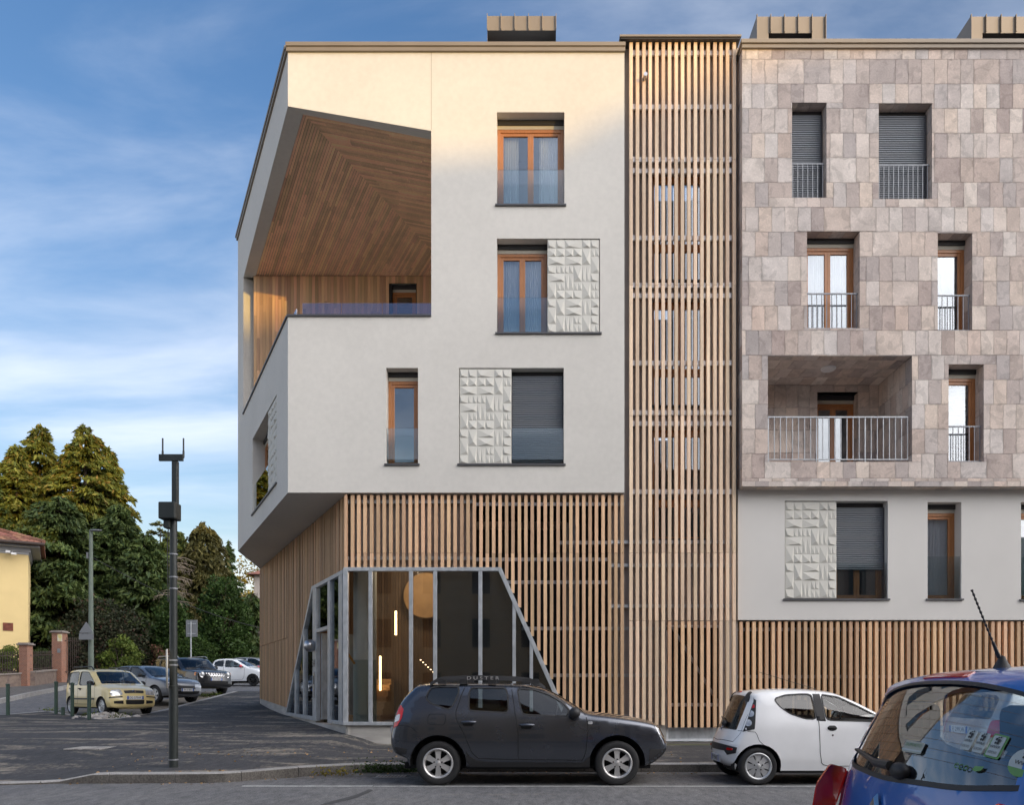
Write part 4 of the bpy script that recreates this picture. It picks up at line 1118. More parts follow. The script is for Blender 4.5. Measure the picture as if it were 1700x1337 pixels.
    def seats(s, xs=(.55,), zf=.32, steer=None, light=False):
        root = s.root; hf = s.half-.18
        for x, rear in xs:
            b = MB()
            for y in ((-.37, .37) if not rear else (0,)):
                w = .25 if not rear else hf-.08
                P = [(x-.05, y-w, zf), (x+.45, y-w, zf), (x+.45, y+w, zf), (x-.05, y+w, zf), (x-.05, y-w, zf+.16), (x+.45, y-w, zf+.2), (x+.45, y+w, zf+.2), (x-.05, y+w, zf+.16)]
                b.add(P, [(0,3,2,1),(4,5,6,7),(0,1,5,4),(1,2,6,5),(2,3,7,6),(3,0,4,7)])
                P = [(x-.1, y-w, zf+.1), (x+.06, y-w, zf+.14), (x+.06, y+w, zf+.14), (x-.1, y+w, zf+.1), (x-.25, y-w*.8, zf+.68), (x-.12, y-w*.8, zf+.7), (x-.12, y+w*.8, zf+.7), (x-.25, y+w*.8, zf+.68)]
                b.add(P, [(0,3,2,1),(4,5,6,7),(0,1,5,4),(1,2,6,5),(2,3,7,6),(3,0,4,7)])
            b.build('rear_seat' if rear else 'front_seats', M['cabin_light' if light else 'cabin'], root, bevel=.04)
            for y in ((-.37, .37) if not rear else (-.4, .4)): MB().box(x-.27, x-.17, y-.12, y+.12, zf+.74, zf+.92).build('headrest', M['cabin_light' if light else 'cabin'], root, bevel=.035)
        if steer:
            x, z, y = steer
            P = []
            b = MB(); pts = [(x+.10*math.sin(t)*.45, y+.185*math.cos(t), z+.185*math.sin(t)*.9) for t in [2*PI*k/24 for k in range(25)]]
            b.tube(pts, .014, 8, cap=False); b.bar((x, y-.18, z), (x, y+.18, z), .03, .05); b.build('steering_wheel', M['cabin'], root, smooth=True)
            d = MB(); d.box(x+.12, x+.62, -s.half+.16, s.half-.16, z-.35, z+.02); d.build('dashboard', M['cabin'], root, bevel=.05)
    def plate(s, name, mapf, z, txt, w=.52, h=.11, sgn=1, y0=0):
        """mapf(y, z, off) on the front or rear skin"""
        b = MB(); P = lambda y, zz, o: mapf(y0+y, z+zz, o)
        c0 = Vector(P(0, 0, .02)); n = (Vector(P(0, 0, .03))-c0).normalized(); n.z = 0; n.normalize()
        side = Vector((-n.y, n.x, 0)); upv = Vector((0, 0, 1))
        pt = lambda a, c, o: tuple(c0+side*a+upv*c+n*o)
        b.T = pt
        def bx(m, a0, a1, h0, h1, o0, o1): m.add([(a0, h0, o0), (a1, h0, o0), (a1, h1, o0), (a0, h1, o0), (a0, h0, o1), (a1, h0, o1), (a1, h1, o1), (a0, h1, o1)], [(0,3,2,1),(4,5,6,7),(0,1,5,4),(1,2,6,5),(2,3,7,6),(3,0,4,7)])
        bx(b, -w/2, w/2, -h/2, h/2, -.03, .006); pl = b.build(name, M['plate'], s.root)
        e = MB(pt)
        bx(e, -w/2, -w/2+.045, -h/2+.002, h/2-.002, .0062, .0075); bx(e, w/2-.045, w/2, -h/2+.002, h/2-.002, .0062, .0075); e.build('plate_band', M['plate_blue'], pl)
        lettering('plate_text', txt, h*.92, lambda x, y, zz: pt(x, y, .0075+abs(zz)*.2), M['letter'], pl, w=.85)
    def front(s): return lambda y, z, off: s.loft3(s.s_front(z), s.yv(s.s_front(z), y), off)
    def rear(s): return lambda y, z, off: s.loft3(s.s_rear(z), s.yv(s.s_rear(z), y), off)
    def mirror(s, x, z, mat, sz=(.10, .11, .08), out=.1):
        for sg in (1, -1):
            w = s.W(x, z); b = MB(); b.ball((x, sg*(w+out), z+.02), 1, 14, 0, sz)
            o = b.build('side_mirror', mat, s.root, smooth=True)
            MB().bar((x+.03, sg*(w-.02), z-.03), (x+.02, sg*(w+out*.8), z-.02), .05, .04).build('mirror_foot', M['trim'], o)
    def handle(s, x0, x1, z, sgs=(1, -1), mat=None, h=.045):
        for sg in sgs:
            f = s.side(sg); b = MB()
            m = (x0+x1)/2
            o = s.panel('handle_recess', [(x0+.02, z-h*1.3), (x1-.04, z-h*1.3), (x1-.02, z), (x1-.04, z+h*.4), (x0+.02, z+h*.4), (x0, z)], f, M['seam'], .001, 0)
            b.tube([f(x0-.005, z, .004), f(x0+.02, z, .035), f(m, z+.004, .042), f(x1-.02, z, .035), f(x1+.005, z, .004)], [h*.3, h*.42, h*.48, h*.42, h*.3], 8)
            b.build('door_handle', mat or s.paint, s.root, smooth=True)
def rounded(pts, r=.25, n=4):
    """round the corners of a polygon"""
    out = []; k = len(pts)
    for i in range(k):
        a, b, c = pts[i-1], pts[i], pts[(i+1) % k]
        p = (lerp(b[0], a[0], r), lerp(b[1], a[1], r)); q = (lerp(b[0], c[0], r), lerp(b[1], c[1], r))
        for j in range(n+1):
            t = j/n; out.append(((1-t)**2*p[0]+2*t*(1-t)*b[0]+t*t*q[0], (1-t)**2*p[1]+2*t*(1-t)*b[1]+t*t*q[1]))
    return out

# ---------------------------------------------------------------- dark grey suv at the kerb, seen from its right side... front towards +x
def pD(x, y):
    if x < 345: x = 345-(345-x)*1.14
    if x > 1330: x = 1330+(x-1330)*1.21
    return ((x-837.5)/368, (803-y)/368)
def PD(*a): return [pD(*p) for p in a]
suv = thing('parked_car', 'dark grey suv with black roof rails, parked broadside at the kerb before the glazed entrance', 'car', (ux(876, 11.68), 11.66+.9, 0), 0, 'cars parked along the front kerb', local=True)
out = PD((185, 668), (118, 640), (90, 595), (86, 530), (98, 482), (104, 430), (124, 358), (160, 305), (200, 262), (226, 240), (300, 232), (500, 229), (740, 233), (850, 243), (930, 259), (1000, 290), (1080, 338), (1158, 388), (1200, 400), (1300, 411), (1420, 431), (1500, 450), (1540, 470), (1562, 520), (1578, 560), (1588, 590), (1584, 612), (1560, 652), (1505, 698), (1472, 706))
sec = [(.2, .93), (.35, .98), (.5, .998), (.6, 1.0), (.72, .998), (.82, .991), (.9, .98), (.98, .962), (1.04, .943), (1.1, .922), (1.2, .885), (1.4, .815), (1.6, .74)]
g1 = rounded(PD((280, 322), (303, 262), (345, 256), (457, 256), (455, 290), (430, 352), (410, 381), (385, 379), (308, 350)), .2)
g2 = rounded(PD((512, 385), (513, 290), (522, 262), (716, 262), (727, 300), (733, 402), (540, 391)), .15)
g3 = rounded(PD((779, 265), (880, 274), (955, 298), (1035, 345), (1068, 386), (1052, 421), (812, 411), (797, 370)), .13)
def wnd_top(c, xa, xb, va, vb): sa, sb = c.s_top(xa), c.s_top(xb); return rounded([(sa, -va), (sb, -vb), (sb, vb), (sa, va)], .1)
class TopOnly(Car): pass
def make_car(root, out, half, sec, pt, wheels, wr, glasses, ws, rg, **kw):
    """ws: windscreen (x top, x bottom, v top, v bottom); rg: rear glass polygon as (y, z) points"""
    pre = Car.__new__(Car)
    step = kw.get('step', .05); it = kw.get('smooth_it', 2)
    pre.out = resample(chaikin(out, it), step)
    pre.x0 = min(p[0] for p in pre.out); pre.x1 = max(p[0] for p in pre.out); pre.half = half; pre.sec = sec; pre.plan = kw.get('plan', (.1, .1)); pre.rnd = kw.get('rnd', .07)
    n = len(pre.out); pre.nrm = []
    for i in range(n):
        a = pre.out[max(i-1, 0)]; b = pre.out[min(i+1, n-1)]; d = (b[0]-a[0], b[1]-a[1]); l = math.hypot(*d) or 1; pre.nrm.append((-d[1]/l, d[0]/l))
    crown = kw.get('crown'); pre.cr = [(.035+.09*abs(nx)**1.5) if crown is None else crown[0]+crown[1]*abs(nx)**1.5 for nx, nz in pre.nrm]
    pre.edge = [(p[0]-nn[0]*c, p[1]-nn[1]*c) for p, nn, c in zip(pre.out, pre.nrm, pre.cr)]
    pre.S = [0]
    for a, b in zip(pre.out, pre.out[1:]): pre.S.append(pre.S[-1]+math.hypot(b[0]-a[0], b[1]-a[1]))
    pre.itop = max(range(n), key=lambda i: pre.out[i][1])
    ht = []
    if ws: ht.append(dict(name='windscreen', p=wnd_top(pre, *ws[:4]), m=kw.pop('ws_m', M['car_glass_clear'])))
    if rg: ht.append(dict(name='rear_window', p=pre.rearp(rg), m=kw.pop('rg_m', M['car_glass'])))
    kw.pop('ws_m', 0); kw.pop('rg_m', 0)
    return Car(root, out, half, sec, pt, wheels, wr, glasses=glasses, holes_top=ht, **kw)
wD = [pD(345, 0)[0], pD(1330, 0)[0]]
c = make_car(suv, out, .91, sec, M['p_dark'], wD, .335, [dict(p=g1, m=M['car_glass_dark']), dict(p=g2), dict(p=g3)], (pD(935, 0)[0], pD(1135, 0)[0], .86, .9), rounded([(-.6, 1.06), (.6, 1.06), (.52, 1.42), (-.52, 1.42)], .15), arch=.425, sill=.29, crown=(.03, .05), plan=(.10, .16), rg_m=M['car_glass_dark'])
c.put_wheels(.22, 6)
for sg in (1, -1):
    f = c.side(sg)
    for nm, pts in (('door_gap', PD((498, 238), (470, 305), (441, 398), (446, 440), (490, 520), (530, 618), (566, 652), (785, 658))), ('door_gap', PD((744, 240), (768, 402), (785, 520), (785, 658), (1140, 662), (1157, 610), (1167, 500), (1164, 440), (1150, 402), (1075, 345), (990, 297), (930, 268), (850, 250))),
                    ('panel_gap', PD((97, 478), (180, 470), (215, 480), (245, 510))), ('panel_gap', PD((1440, 530), (1470, 518), (1515, 520), (1540, 560))), ('fuel_flap', PD((302, 410), (380, 408), (386, 415), (384, 462), (376, 468), (300, 466), (295, 458), (297, 415), (302, 410)))):
        c.line(nm, pts, f, M['seam'], .011 if nm == 'door_gap' else .007)
    for g in (g1, g2, g3): c.line('window_seal', g+[g[0]], f, M['trim'], .022, .003)
    c.panel('pillar_trim', PD((718, 262), (779, 266), (797, 370), (808, 412), (733, 403), (727, 300)), f, M['trim'], .002, 0) if False else None
    o = c.panel('sill_trim', PD((500, 612), (520, 640), (560, 662), (610, 672), (1140, 674), (1178, 640), (1178, 700), (600, 700), (520, 700), (500, 660)), f, M['trim'], .012, .01)
    c.panel('tail_light', rounded(PD((104, 486), (108, 440), (122, 378), (158, 356), (174, 380), (168, 432), (146, 476)), .2), f, M['red_lens'], .008, .02, clip=True)
    c.panel('tail_light_lens', rounded(PD((113, 452), (120, 415), (160, 408), (156, 446)), .2), f, M['clear_lens'], .014, .006, clip=True)
    c.panel('headlight', rounded(PD((1500, 466), (1538, 478), (1556, 530), (1552, 545), (1522, 522)), .2), f, M['clear_lens'], .006, .02, clip=True)
    c.panel('bumper_trim', PD((1478, 602), (1570, 602), (1560, 640), (1508, 690), (1478, 700)), f, M['trim'], .004, .01, clip=True)
    c.panel('bumper_trim', PD((100, 590), (195, 600), (190, 660), (125, 640)), f, M['trim'], .004, .01, clip=True)
    c.panel('side_indicator', rounded(PD((1168, 448), (1194, 448), (1194, 464), (1168, 464)), .3), f, M['clear_lens'], .008, .01)
    # roof rail with lettering
    rl = [pD(300, 238), pD(330, 216), pD(360, 205), pD(490, 198), pD(640, 198), pD(830, 207), pD(890, 226), pD(936, 260)]
    yR = lambda z: sg*(.66-(z-1.6)*.25)
    b = MB(); P = []
    ctr = resample(chaikin(rl, 2), .05)
    for x, z in ctr:
        y0 = .70; hh = .028
        P += [(x, sg*y0, z+.012), (x, sg*(y0+.012), z-.045), (x, sg*(y0-.045), z-.045), (x, sg*(y0-.04), z+.012)]
    b.add(P, [(4*i+k, 4*i+(k+1) % 4, 4*i+4+(k+1) % 4, 4*i+4+k) for i in range(len(ctr)-1) for k in range(4)])
    for xx in (360, 480, 640, 830, 880): x, z = pD(xx, 232); b.box(x-.06, x+.06, sg*.68-.03, sg*.68+.03, z-.03, z+.05)
    rail = b.build('roof_rail', M['trim'], suv, smooth=True, angle=40)
    if sg < 0:
        zt = pD(0, 210)[1]; lettering('rail_lettering', 'D U S T E R', .068, lambda x, y, z: (pD(588, 0)[0]+x, -.716-z, zt+y), M['rim'], rail, w=1.45)
c.handle(pD(478, 0)[0], pD(550, 0)[0], pD(0, 452)[1], mat=M['p_dark']); c.handle(pD(797, 0)[0], pD(870, 0)[0], pD(0, 468)[1], mat=M['p_dark'])
c.mirror(pD(1095, 0)[0], pD(0, 408)[1], M['trim'], (.085, .10, .085), .09)
c.seats(((-.15-.0, False), (-.95, True)), .42, steer=(.42, 1.02, -.38+.0))
c.panel('grille', c.frontp([(-.5, .72), (.5, .72), (.55, .86), (-.55, .86)]), c.loft3, M['trim'], .006)
c.plate('number_plate', c.rear(), .80, 'FB 608KN'); MB().tube([(pD(690, 0)[0]-1.0, 0, 1.55), (pD(690, 0)[0]-1.0, 0, 1.6)], .02).build('antenna_base', M['trim'], suv)

# ---------------------------------------------------------------- small white three-door hatchback, behind it along the kerb
hatch = thing('parked_car', 'white three door hatchback parked at the kerb, its tail towards the dark suv', 'car', (ux(1270, 11.75)-.56+3.435/2, 11.7+.815, 0), 0, 'cars parked along the front kerb', local=True)
o_ = lambda L_, pts: [(x-L_/2, z) for x, z in pts]
LC = 3.435
outC = o_(LC, [(.14, .24), (.04, .30), (.0, .42), (.0, .58), (.05, .70), (.10, .80), (.16, .95), (.27, 1.2), (.33, 1.36), (.40, 1.42), (.7, 1.455), (1.1, 1.465), (1.5, 1.445), (1.75, 1.41), (2.1, 1.26), (2.5, 1.03), (2.66, .97), (2.9, .90), (3.15, .80), (3.32, .69), (3.41, .55), (3.435, .42), (3.40, .28), (3.3, .22)])
secC = [(.2, .94), (.4, .99), (.6, 1.0), (.85, .985), (.95, .96), (1.1, .90), (1.3, .82), (1.47, .74)]
gC1 = rounded(o_(LC, [(.72, 1.30), (.90, 1.36), (1.16, 1.375), (1.30, 1.37), (1.33, .99), (1.16, 1.0), (.95, 1.07), (.80, 1.18)]), .2)
gC2 = rounded(o_(LC, [(1.44, 1.37), (1.7, 1.33), (2.0, 1.18), (2.36, .985), (2.3, .96), (1.48, .975)]), .12)
c = make_car(hatch, outC, .815, secC, M['p_white'], [.46-LC/2, 2.80-LC/2], .285, [dict(p=gC1, m=M['car_glass_dark']), dict(p=gC2, m=M['car_glass_clear'])], (1.78-LC/2, 2.52-LC/2, .85, .92), rounded([(-.56, .84), (.56, .84), (.54, 1.05), (.50, 1.36), (-.50, 1.36), (-.54, 1.05)], .12), arch=.335, sill=.22, plan=(.16, .2), rg_m=M['car_glass_dark'], grid=.07)
c.put_wheels(.17, 8, 'wide', M['hubcap'], .72)
for sg in (1, -1):
    f = c.side(sg); q = lambda *p: o_(LC, p)
    c.line('door_gap', q((1.37, 1.39), (1.36, 1.0), (1.37, .5), (1.40, .32), (1.5, .29), (2.4, .29), (2.5, .42), (2.52, .7), (2.45, .95)), f, M['seam'], .01)
    c.line('panel_gap', q((.16, .82), (.42, .80), (.47, .66), (.56, .585)), f, M['seam'], .007)
    for g in (gC1, gC2): c.line('window_seal', g+[g[0]], f, M['trim'], .018, .003)
    c.panel('pillar_trim', q((1.315, 1.375), (1.425, 1.375), (1.47, .965), (1.335, .975)), f, M['trim'], .004, .003)
    c.panel('tail_light', rounded(q((.12, .84), (.40, .84), (.42, .98), (.46, 1.28), (.40, 1.31), (.15, 1.0)), .12), f, M['trim'], .006, .01, clip=True)
    for z, x, m in ((.94, .31, 'clear_lens'), (1.08, .355, 'clear_lens'), (1.19, .40, 'red_lens')):
        P = q((x, z))[0]; r = .052 if z < 1.1 else .03; c.panel('lamp_lens', [(P[0]+r*math.cos(t), z+r*math.sin(t)) for t in [2*PI*i/18 for i in range(18)]], f, M[m], .014, .006, clip=True)
for sg in (1, -1):
    c.panel('handle_recess', [(1.555-LC/2+.072*math.cos(t), .86+.04*math.sin(t)) for t in [2*PI*i/20 for i in range(20)]], c.side(sg), M['seam'], .002, 0)
    c.panel('door_handle', rounded(o_(LC, [(1.50, .865), (1.61, .865), (1.60, .90), (1.51, .90)]), .3), c.side(sg), M['trim'], .022, .02)
    c.panel('lock', [(1.56-LC/2+.014*math.cos(t), .755+.014*math.sin(t)) for t in [2*PI*i/12 for i in range(12)]], c.side(sg), M['chrome'], .004, 0)
c.mirror(2.25-LC/2, 1.02, M['p_white'], (.07, .09, .065), .08)
c.panel('bumper_trim', c.rearp([(-.70, .47), (-.5, .43), (-.42, .50), (.42, .50), (.5, .43), (.70, .47), (.72, .60), (-.72, .60)]), c.loft3, M['trim'], .012, .02)
for y in (-.58, .58): c.panel('rear_reflector', c.rearp(rounded([(y-.06, .52), (y+.06, .52), (y+.06, .56), (y-.06, .56)], .2)), c.loft3, M['red_lens'], .03, .01)
c.plate('number_plate', c.rear(), .37, 'EV 964JC', w=.46)
c.line('hatch_gap', c.rearp([(-.62, 1.4), (-.66, 1.0), (-.68, .82), (-.6, .68), (0, .645), (.6, .68), (.68, .82), (.66, 1.0), (.62, 1.4)]), c.loft3, M['seam'], .009, .002)
sp = c.s_top(.42-LC/2); c.panel('high_brake_light', rounded([(sp-.05, -.16), (sp-.05, .16), (sp-.015, .16), (sp-.015, -.16)], .2), c.loft3, M['red_lens'], .012, .01)
for v in (-.8, .8): c.panel('spoiler_tip', rounded([(c.s_rear(1.28), v-.1), (c.s_rear(1.28), v+.1), (c.s_rear(1.42), v+.08), (c.s_rear(1.42), v-.08)], .2), c.loft3, M['trim'], .015, .015)
f = c.rear(); b = MB(); b.tube([f(-.12, .9, .03), f(.1, .97, .03), f(.3, 1.0, .02)], .012, 6); b.ball(f(-.12, .9, .025), .05, 10); b.build('rear_wiper', M['trim'], hatch)
em = MB()
for dz in (.0, .04):
    em.tube([f(-.035, .80+dz, .012), f(0, .835+dz, .014), f(.035, .80+dz, .012)], .007, 6)
em.build('chevron_badge', M['chrome'], hatch)
b = MB(); x0, z0 = 1.6-LC/2, 1.45; b.tube([(x0, 0, 1.45), (x0-.9, 0, 1.72)], [.005, .003], 6); b.build('antenna', M['trim'], hatch)
c.seats(((1.35-LC/2+.12, False), (.62-LC/2, True)), .36, steer=(2.05-LC/2, .94, .34), light=True)

# ---------------------------------------------------------------- blue hatchback close to the camera, only its upper rear in view
blue = thing('parked_car', 'blue hatchback with stickers on its rear window and a roof antenna, nearest the viewer', 'car', (1.41+1.80, 3.29, .05), 0, local=True)
LT = 3.6
outT = o_(LT, [(.16, .22), (.05, .30), (.0, .42), (.0, .56), (.03, .66), (.05, .80), (.075, .93), (.105, 1.02), (.175, 1.18), (.265, 1.34), (.315, 1.40), (.39, 1.438), (.75, 1.467), (1.2, 1.475), (1.6, 1.455), (1.85, 1.42), (2.2, 1.25), (2.7, .99), (2.85, .93), (3.1, .85), (3.35, .75), (3.5, .62), (3.58, .48), (3.6, .36), (3.55, .26), (3.45, .2)])
secT = [(.2, .95), (.45, 1.0), (.7, .99), (.9, .975), (1.0, .95), (1.2, .89), (1.47, .80)]
gT1 = rounded(o_(LT, [(.62, 1.28), (.78, 1.35), (1.2, 1.375), (1.25, 1.0), (.95, 1.0), (.74, 1.08)]), .18)
gT2 = rounded(o_(LT, [(1.36, 1.375), (1.75, 1.34), (2.1, 1.17), (2.5, .975), (2.4, .95), (1.40, .97)]), .12)
rgT = rounded([(-.70, 1.085), (-.45, 1.015), (0, .985), (.45, 1.015), (.70, 1.085), (.745, 1.16), (.68, 1.29), (.60, 1.385), (.3, 1.390), (-.3, 1.390), (-.60, 1.385), (-.68, 1.29), (-.745, 1.16)], .3)
c = make_car(blue, outT, .8275, secT, M['p_blue'], [.55-LT/2, 2.917-LT/2], .29, [dict(p=gT1, m=M['car_glass_clear']), dict(p=gT2, m=M['car_glass_clear'])], (1.88-LT/2, 2.68-LT/2, .86, .92), rgT, arch=.34, sill=.22, plan=(.13, .16), crown=(.03, .10), step=.035, grid=.06, rg_m=glass('rear_window_glass', (.62, .67, .68), .13), rnd=.085, smooth_it=3)
c.put_wheels(.17, 7, 'spoke', M['hubcap'], .7)
rg_s = c.rearp(rgT); c.line('window_seal', rg_s+[rg_s[0]], c.loft3, M['trim'], .022, .003)
sp0, sp1 = c.s_rear(1.412), c.s_top(.42-LT/2); c.panel('high_brake_light', rounded([(sp0-.004, -.30), (sp0-.004, .30), (sp0+.055, .255), (sp0+.055, -.255)], .1), c.loft3, M['red_lens'], .006, .015)
for sg in (1, -1):
    f = c.side(sg); q = lambda *p: o_(LT, p)
    c.line('door_gap', q((1.28, 1.4), (1.30, 1.0), (1.30, .5), (1.36, .3), (2.5, .3), (2.6, .5), (2.6, .9)), f, M['seam'], .009)
    for g in (gT1, gT2): c.line('window_seal', g+[g[0]], f, M['trim'], .018, .003)
    tl = c.panel('tail_light', rounded(c.rearp([(sg*.80, .64), (sg*.62, .64), (sg*.665, .82), (sg*.70, .995), (sg*.775, .995), (sg*.835, .89)]), .16), c.loft3, M['red_lens'], .012, .02)
    c.panel('lamp_lens', rounded(c.rearp([(sg*.715, .855), (sg*.79, .855), (sg*.785, .955), (sg*.73, .955)]), .35), c.loft3, M['clear_lens'], .018, .006)
    c.panel('tail_light_flank', rounded(q((.03, .62), (.10, .60), (.17, .80), (.21, .965), (.14, .985), (.07, .88)), .16), f, M['red_lens'], .004, .01)
c.line('hatch_gap', c.rearp([(-.775, 1.33), (-.785, 1.1), (-.755, 1.0), (-.69, .9), (-.6, .62), (.6, .62), (.69, .9), (.755, 1.0), (.785, 1.1), (.775, 1.33)]), c.loft3, M['seam'], .006, .0015)
f = c.rear()
b = MB(); b.tube([f(-.08, 1.035, .035), f(.06, 1.035, .035), f(.12, 1.045, .032), f(.42, 1.085, .026)], [.022, .018, .012, .007], 8); b.tube([f(.02, 1.03, .016), f(.46, 1.092, .012)], .007, 6); b.ball(f(-.11, 1.027, .008), 1, 14, 0, (.035, .062, .036)); b.build('rear_wiper', M['trim'], blue, smooth=True)
# diamond badge
bd = MB(); cz = .845; pts = [(0, .078), (.052, 0), (0, -.078), (-.052, 0)]; n_ = len(pts)
P = [f(y, cz+z, .012) for y, z in pts]+[f(y*.42, cz+z*.5, .012) for y, z in pts]+[f(y*.72, cz+z*.75, .026) for y, z in pts]
bd.add(P, [(i, (i+1) % 4, (i+1) % 4+8, i+8) for i in range(4)]+[(i+8, (i+1) % 4+8, (i+1) % 4+4, i+4) for i in range(4)]); bd.build('diamond_badge', M['chrome'], blue, recalc=False)
# roof antenna with twisted whip
xa = .585-LT/2; za = 1.446
b = MB(); b.lathe([(.001, .058), (.012, .054), (.018, .038), (.032, .012), (.042, -.008)], (xa, 0, za), n=18); 
for v in b.v: pass
an = b.build('antenna', M['trim'], blue, smooth=True)
d = Vector((-.115, 0, .285)); p0 = Vector((xa-.012, 0, za+.05)); w = MB(); w.tube([p0, p0+d*.22], [.009, .006], 10)
n_ = 60; pts = [p0+d*(.2+.8*i/n_) for i in range(n_+1)]; w.tube(pts, [.0042+.0016*math.sin(i*1.3) for i in range(n_+1)], 8); w.build('whip', M['trim'], an, smooth=True)
# stickers inside the rear window, read from behind: +y is to the left
def fl(y0, z0, off=.003): return lambda x, y, z: f(y0-x, z0+y, off+abs(z)*.3)
def card(name, y0, y1, z0, z1, m, off=.001): return c.panel(name, c.rearp(rounded([(y0, z0), (y1, z0), (y1, z1), (y0, z1)], .08, 2)), c.loft3, m, off, 0)
def animal(k, y0, z0, h, parent):   # black and white bear emblem as blotches
    for nm, y, z, sy, szz in (('emblem', -.02, .34, .10, .07), ('emblem', .22, .40, .10, .09), ('emblem', -.16, .12, .15, .16), ('emblem', .16, .02, .18, .2), ('emblem', -.12, -.28, .13, .14), ('emblem', .14, -.26, .14, .16)):
        P = [(y0-h*(y+sy*math.cos(t)), z0+h*(z+szz*math.sin(t))) for t in [2*PI*i/10 for i in range(10)]]
        c.panel(nm, c.rearp(P), c.loft3, M['letter'], .004, 0, parent=parent)
for k, (y, w) in enumerate(((-.405, .043), (-.46, .043), (-.52, .047))):
    o = card('sticker', y-w/2, y+w/2, 1.155, 1.228, M['sticker'] if k < 2 else M['sticker'], .001)
    if k == 2: card('sticker_edge', y-w/2-.006, y+w/2+.006, 1.149, 1.234, M['sticker_green'], -.001)
    animal(k, y, 1.211, .032, o)
    lettering('sticker_text', 'WWF', .014, fl(y, 1.188), M['letter'], o, w=1.1); lettering('sticker_text', 'SOCIO', .0115, fl(y, 1.168), M['dark_metal'], o)
P = [(-.635+.045*math.cos(t), 1.16+.05*math.sin(t)) for t in [2*PI*i/28 for i in range(28)]]; o = c.panel('round_sticker', c.rearp(P), c.loft3, M['sticker'], .001, 0); lettering('sticker_text', 'WWF', .02, fl(-.635, 1.157), M['letter'], o)
P = [(-.635+.0455*math.cos(t), 1.16+.0505*math.sin(t)) for t in [PI+PI*i/14 for i in range(15)]]; c.panel('sticker_band', c.rearp([(p[0], min(p[1], 1.14)) for p in P if p[1] <= 1.141]), c.loft3, M['sticker_green'], .003, 0, parent=o)
animal(9, -.635, 1.188, .034, o)
lettering('eco_sticker', 'eco', .042, fl(-.43, 1.098), M['sticker_green'], blue, w=1.1)
P = [(-.478, 1.093), (-.483, 1.108), (-.518, 1.114), (-.513, 1.098), (-.493, 1.09)]; c.panel('leaf_sticker', c.rearp(P), c.loft3, M['sticker_green'], .003, 0)
o = card('club_sticker', -.19, -.045, 1.105, 1.15, pbr('club_sticker_grey', (.34, .37, .33), .5)); lettering('sticker_text', 'GRUPPORETTO', .017, fl(-.117, 1.135), M['sticker_green'], o); MB().add([f(-.045, 1.112, .003), f(-.19, 1.112, .003), f(-.19, 1.119, .003), f(-.045, 1.119, .003)], [(0, 1, 2, 3)]).build('sticker_band', M['sticker'], o, recalc=False)
lettering('oil_sticker', 'elf', .034, fl(.46, 1.135), M['sticker'], blue)
b = MB()
for i in range(8):
    z = 1.10+i*.036; yy = .66-(z-1.06)*.25
    b.tube([f(-yy+2*yy*j/12, z, -.004) for j in range(13)], .0005, 4)
b.build('heating_wires', pbr('brown_heating_wire', (.16, .11, .08), .6), blue)
c.seats(((1.45-LT/2, False), (.66-LT/2, True)), .38, steer=(2.15-LT/2, .96, .34))
MB().box(.24-LT/2, .66-LT/2, -.55, .55, .90, .93).build('parcel_shelf', M['cabin'], blue)

# ---------------------------------------------------------------- silver car ahead of the white one, seen through the blue car's windows
LS = 3.9
outS = o_(LS, [(.14, .24), (.04, .32), (.0, .5), (.02, .70), (.06, .92), (.2, 1.2), (.36, 1.42), (.46, 1.48), (.9, 1.52), (1.4, 1.525), (1.9, 1.48), (2.2, 1.38), (2.85, 1.02), (3.1, .95), (3.5, .82), (3.75, .66), (3.87, .5), (3.9, .38), (3.85, .26), (3.7, .2)])
gS1 = rounded(o_(LS, [(.7, 1.38), (1.35, 1.42), (1.38, 1.0), (.85, 1.02), (.66, 1.2)]), .15); gS2 = rounded(o_(LS, [(1.46, 1.42), (1.95, 1.38), (2.65, 1.02), (2.6, .98), (1.49, .99)]), .12)
silver = thing('parked_car', 'silver hatchback with red tail lamps, glimpsed through the blue car beyond the white hatchback', 'car', (6.9+LS/2, 11.7+.86, 0), 0, 'cars parked along the front kerb', local=True)
c = make_car(silver, outS, .85, secC, M['p_silver'], [.6-LS/2, 3.1-LS/2], .3, [gS1, gS2], (2.2-LS/2, 2.8-LS/2, .86, .92), rounded([(-.6, 1.0), (.6, 1.0), (.52, 1.38), (-.52, 1.38)], .15), plan=(.14, .18), grid=.12, step=.08)
c.put_wheels(.18, 6)
for sg in (1, -1): c.panel('tail_light', rounded(c.rearp([(sg*.80, .72), (sg*.6, .74), (sg*.62, 1.0), (sg*.78, 1.05)]), .2), c.loft3, M['red_lens'], .01, .02)
c.plate('number_plate', c.rear(), .80, 'FJ 299LW'); c.seats(((1.55-LS/2, False), (.75-LS/2, True)), .4)

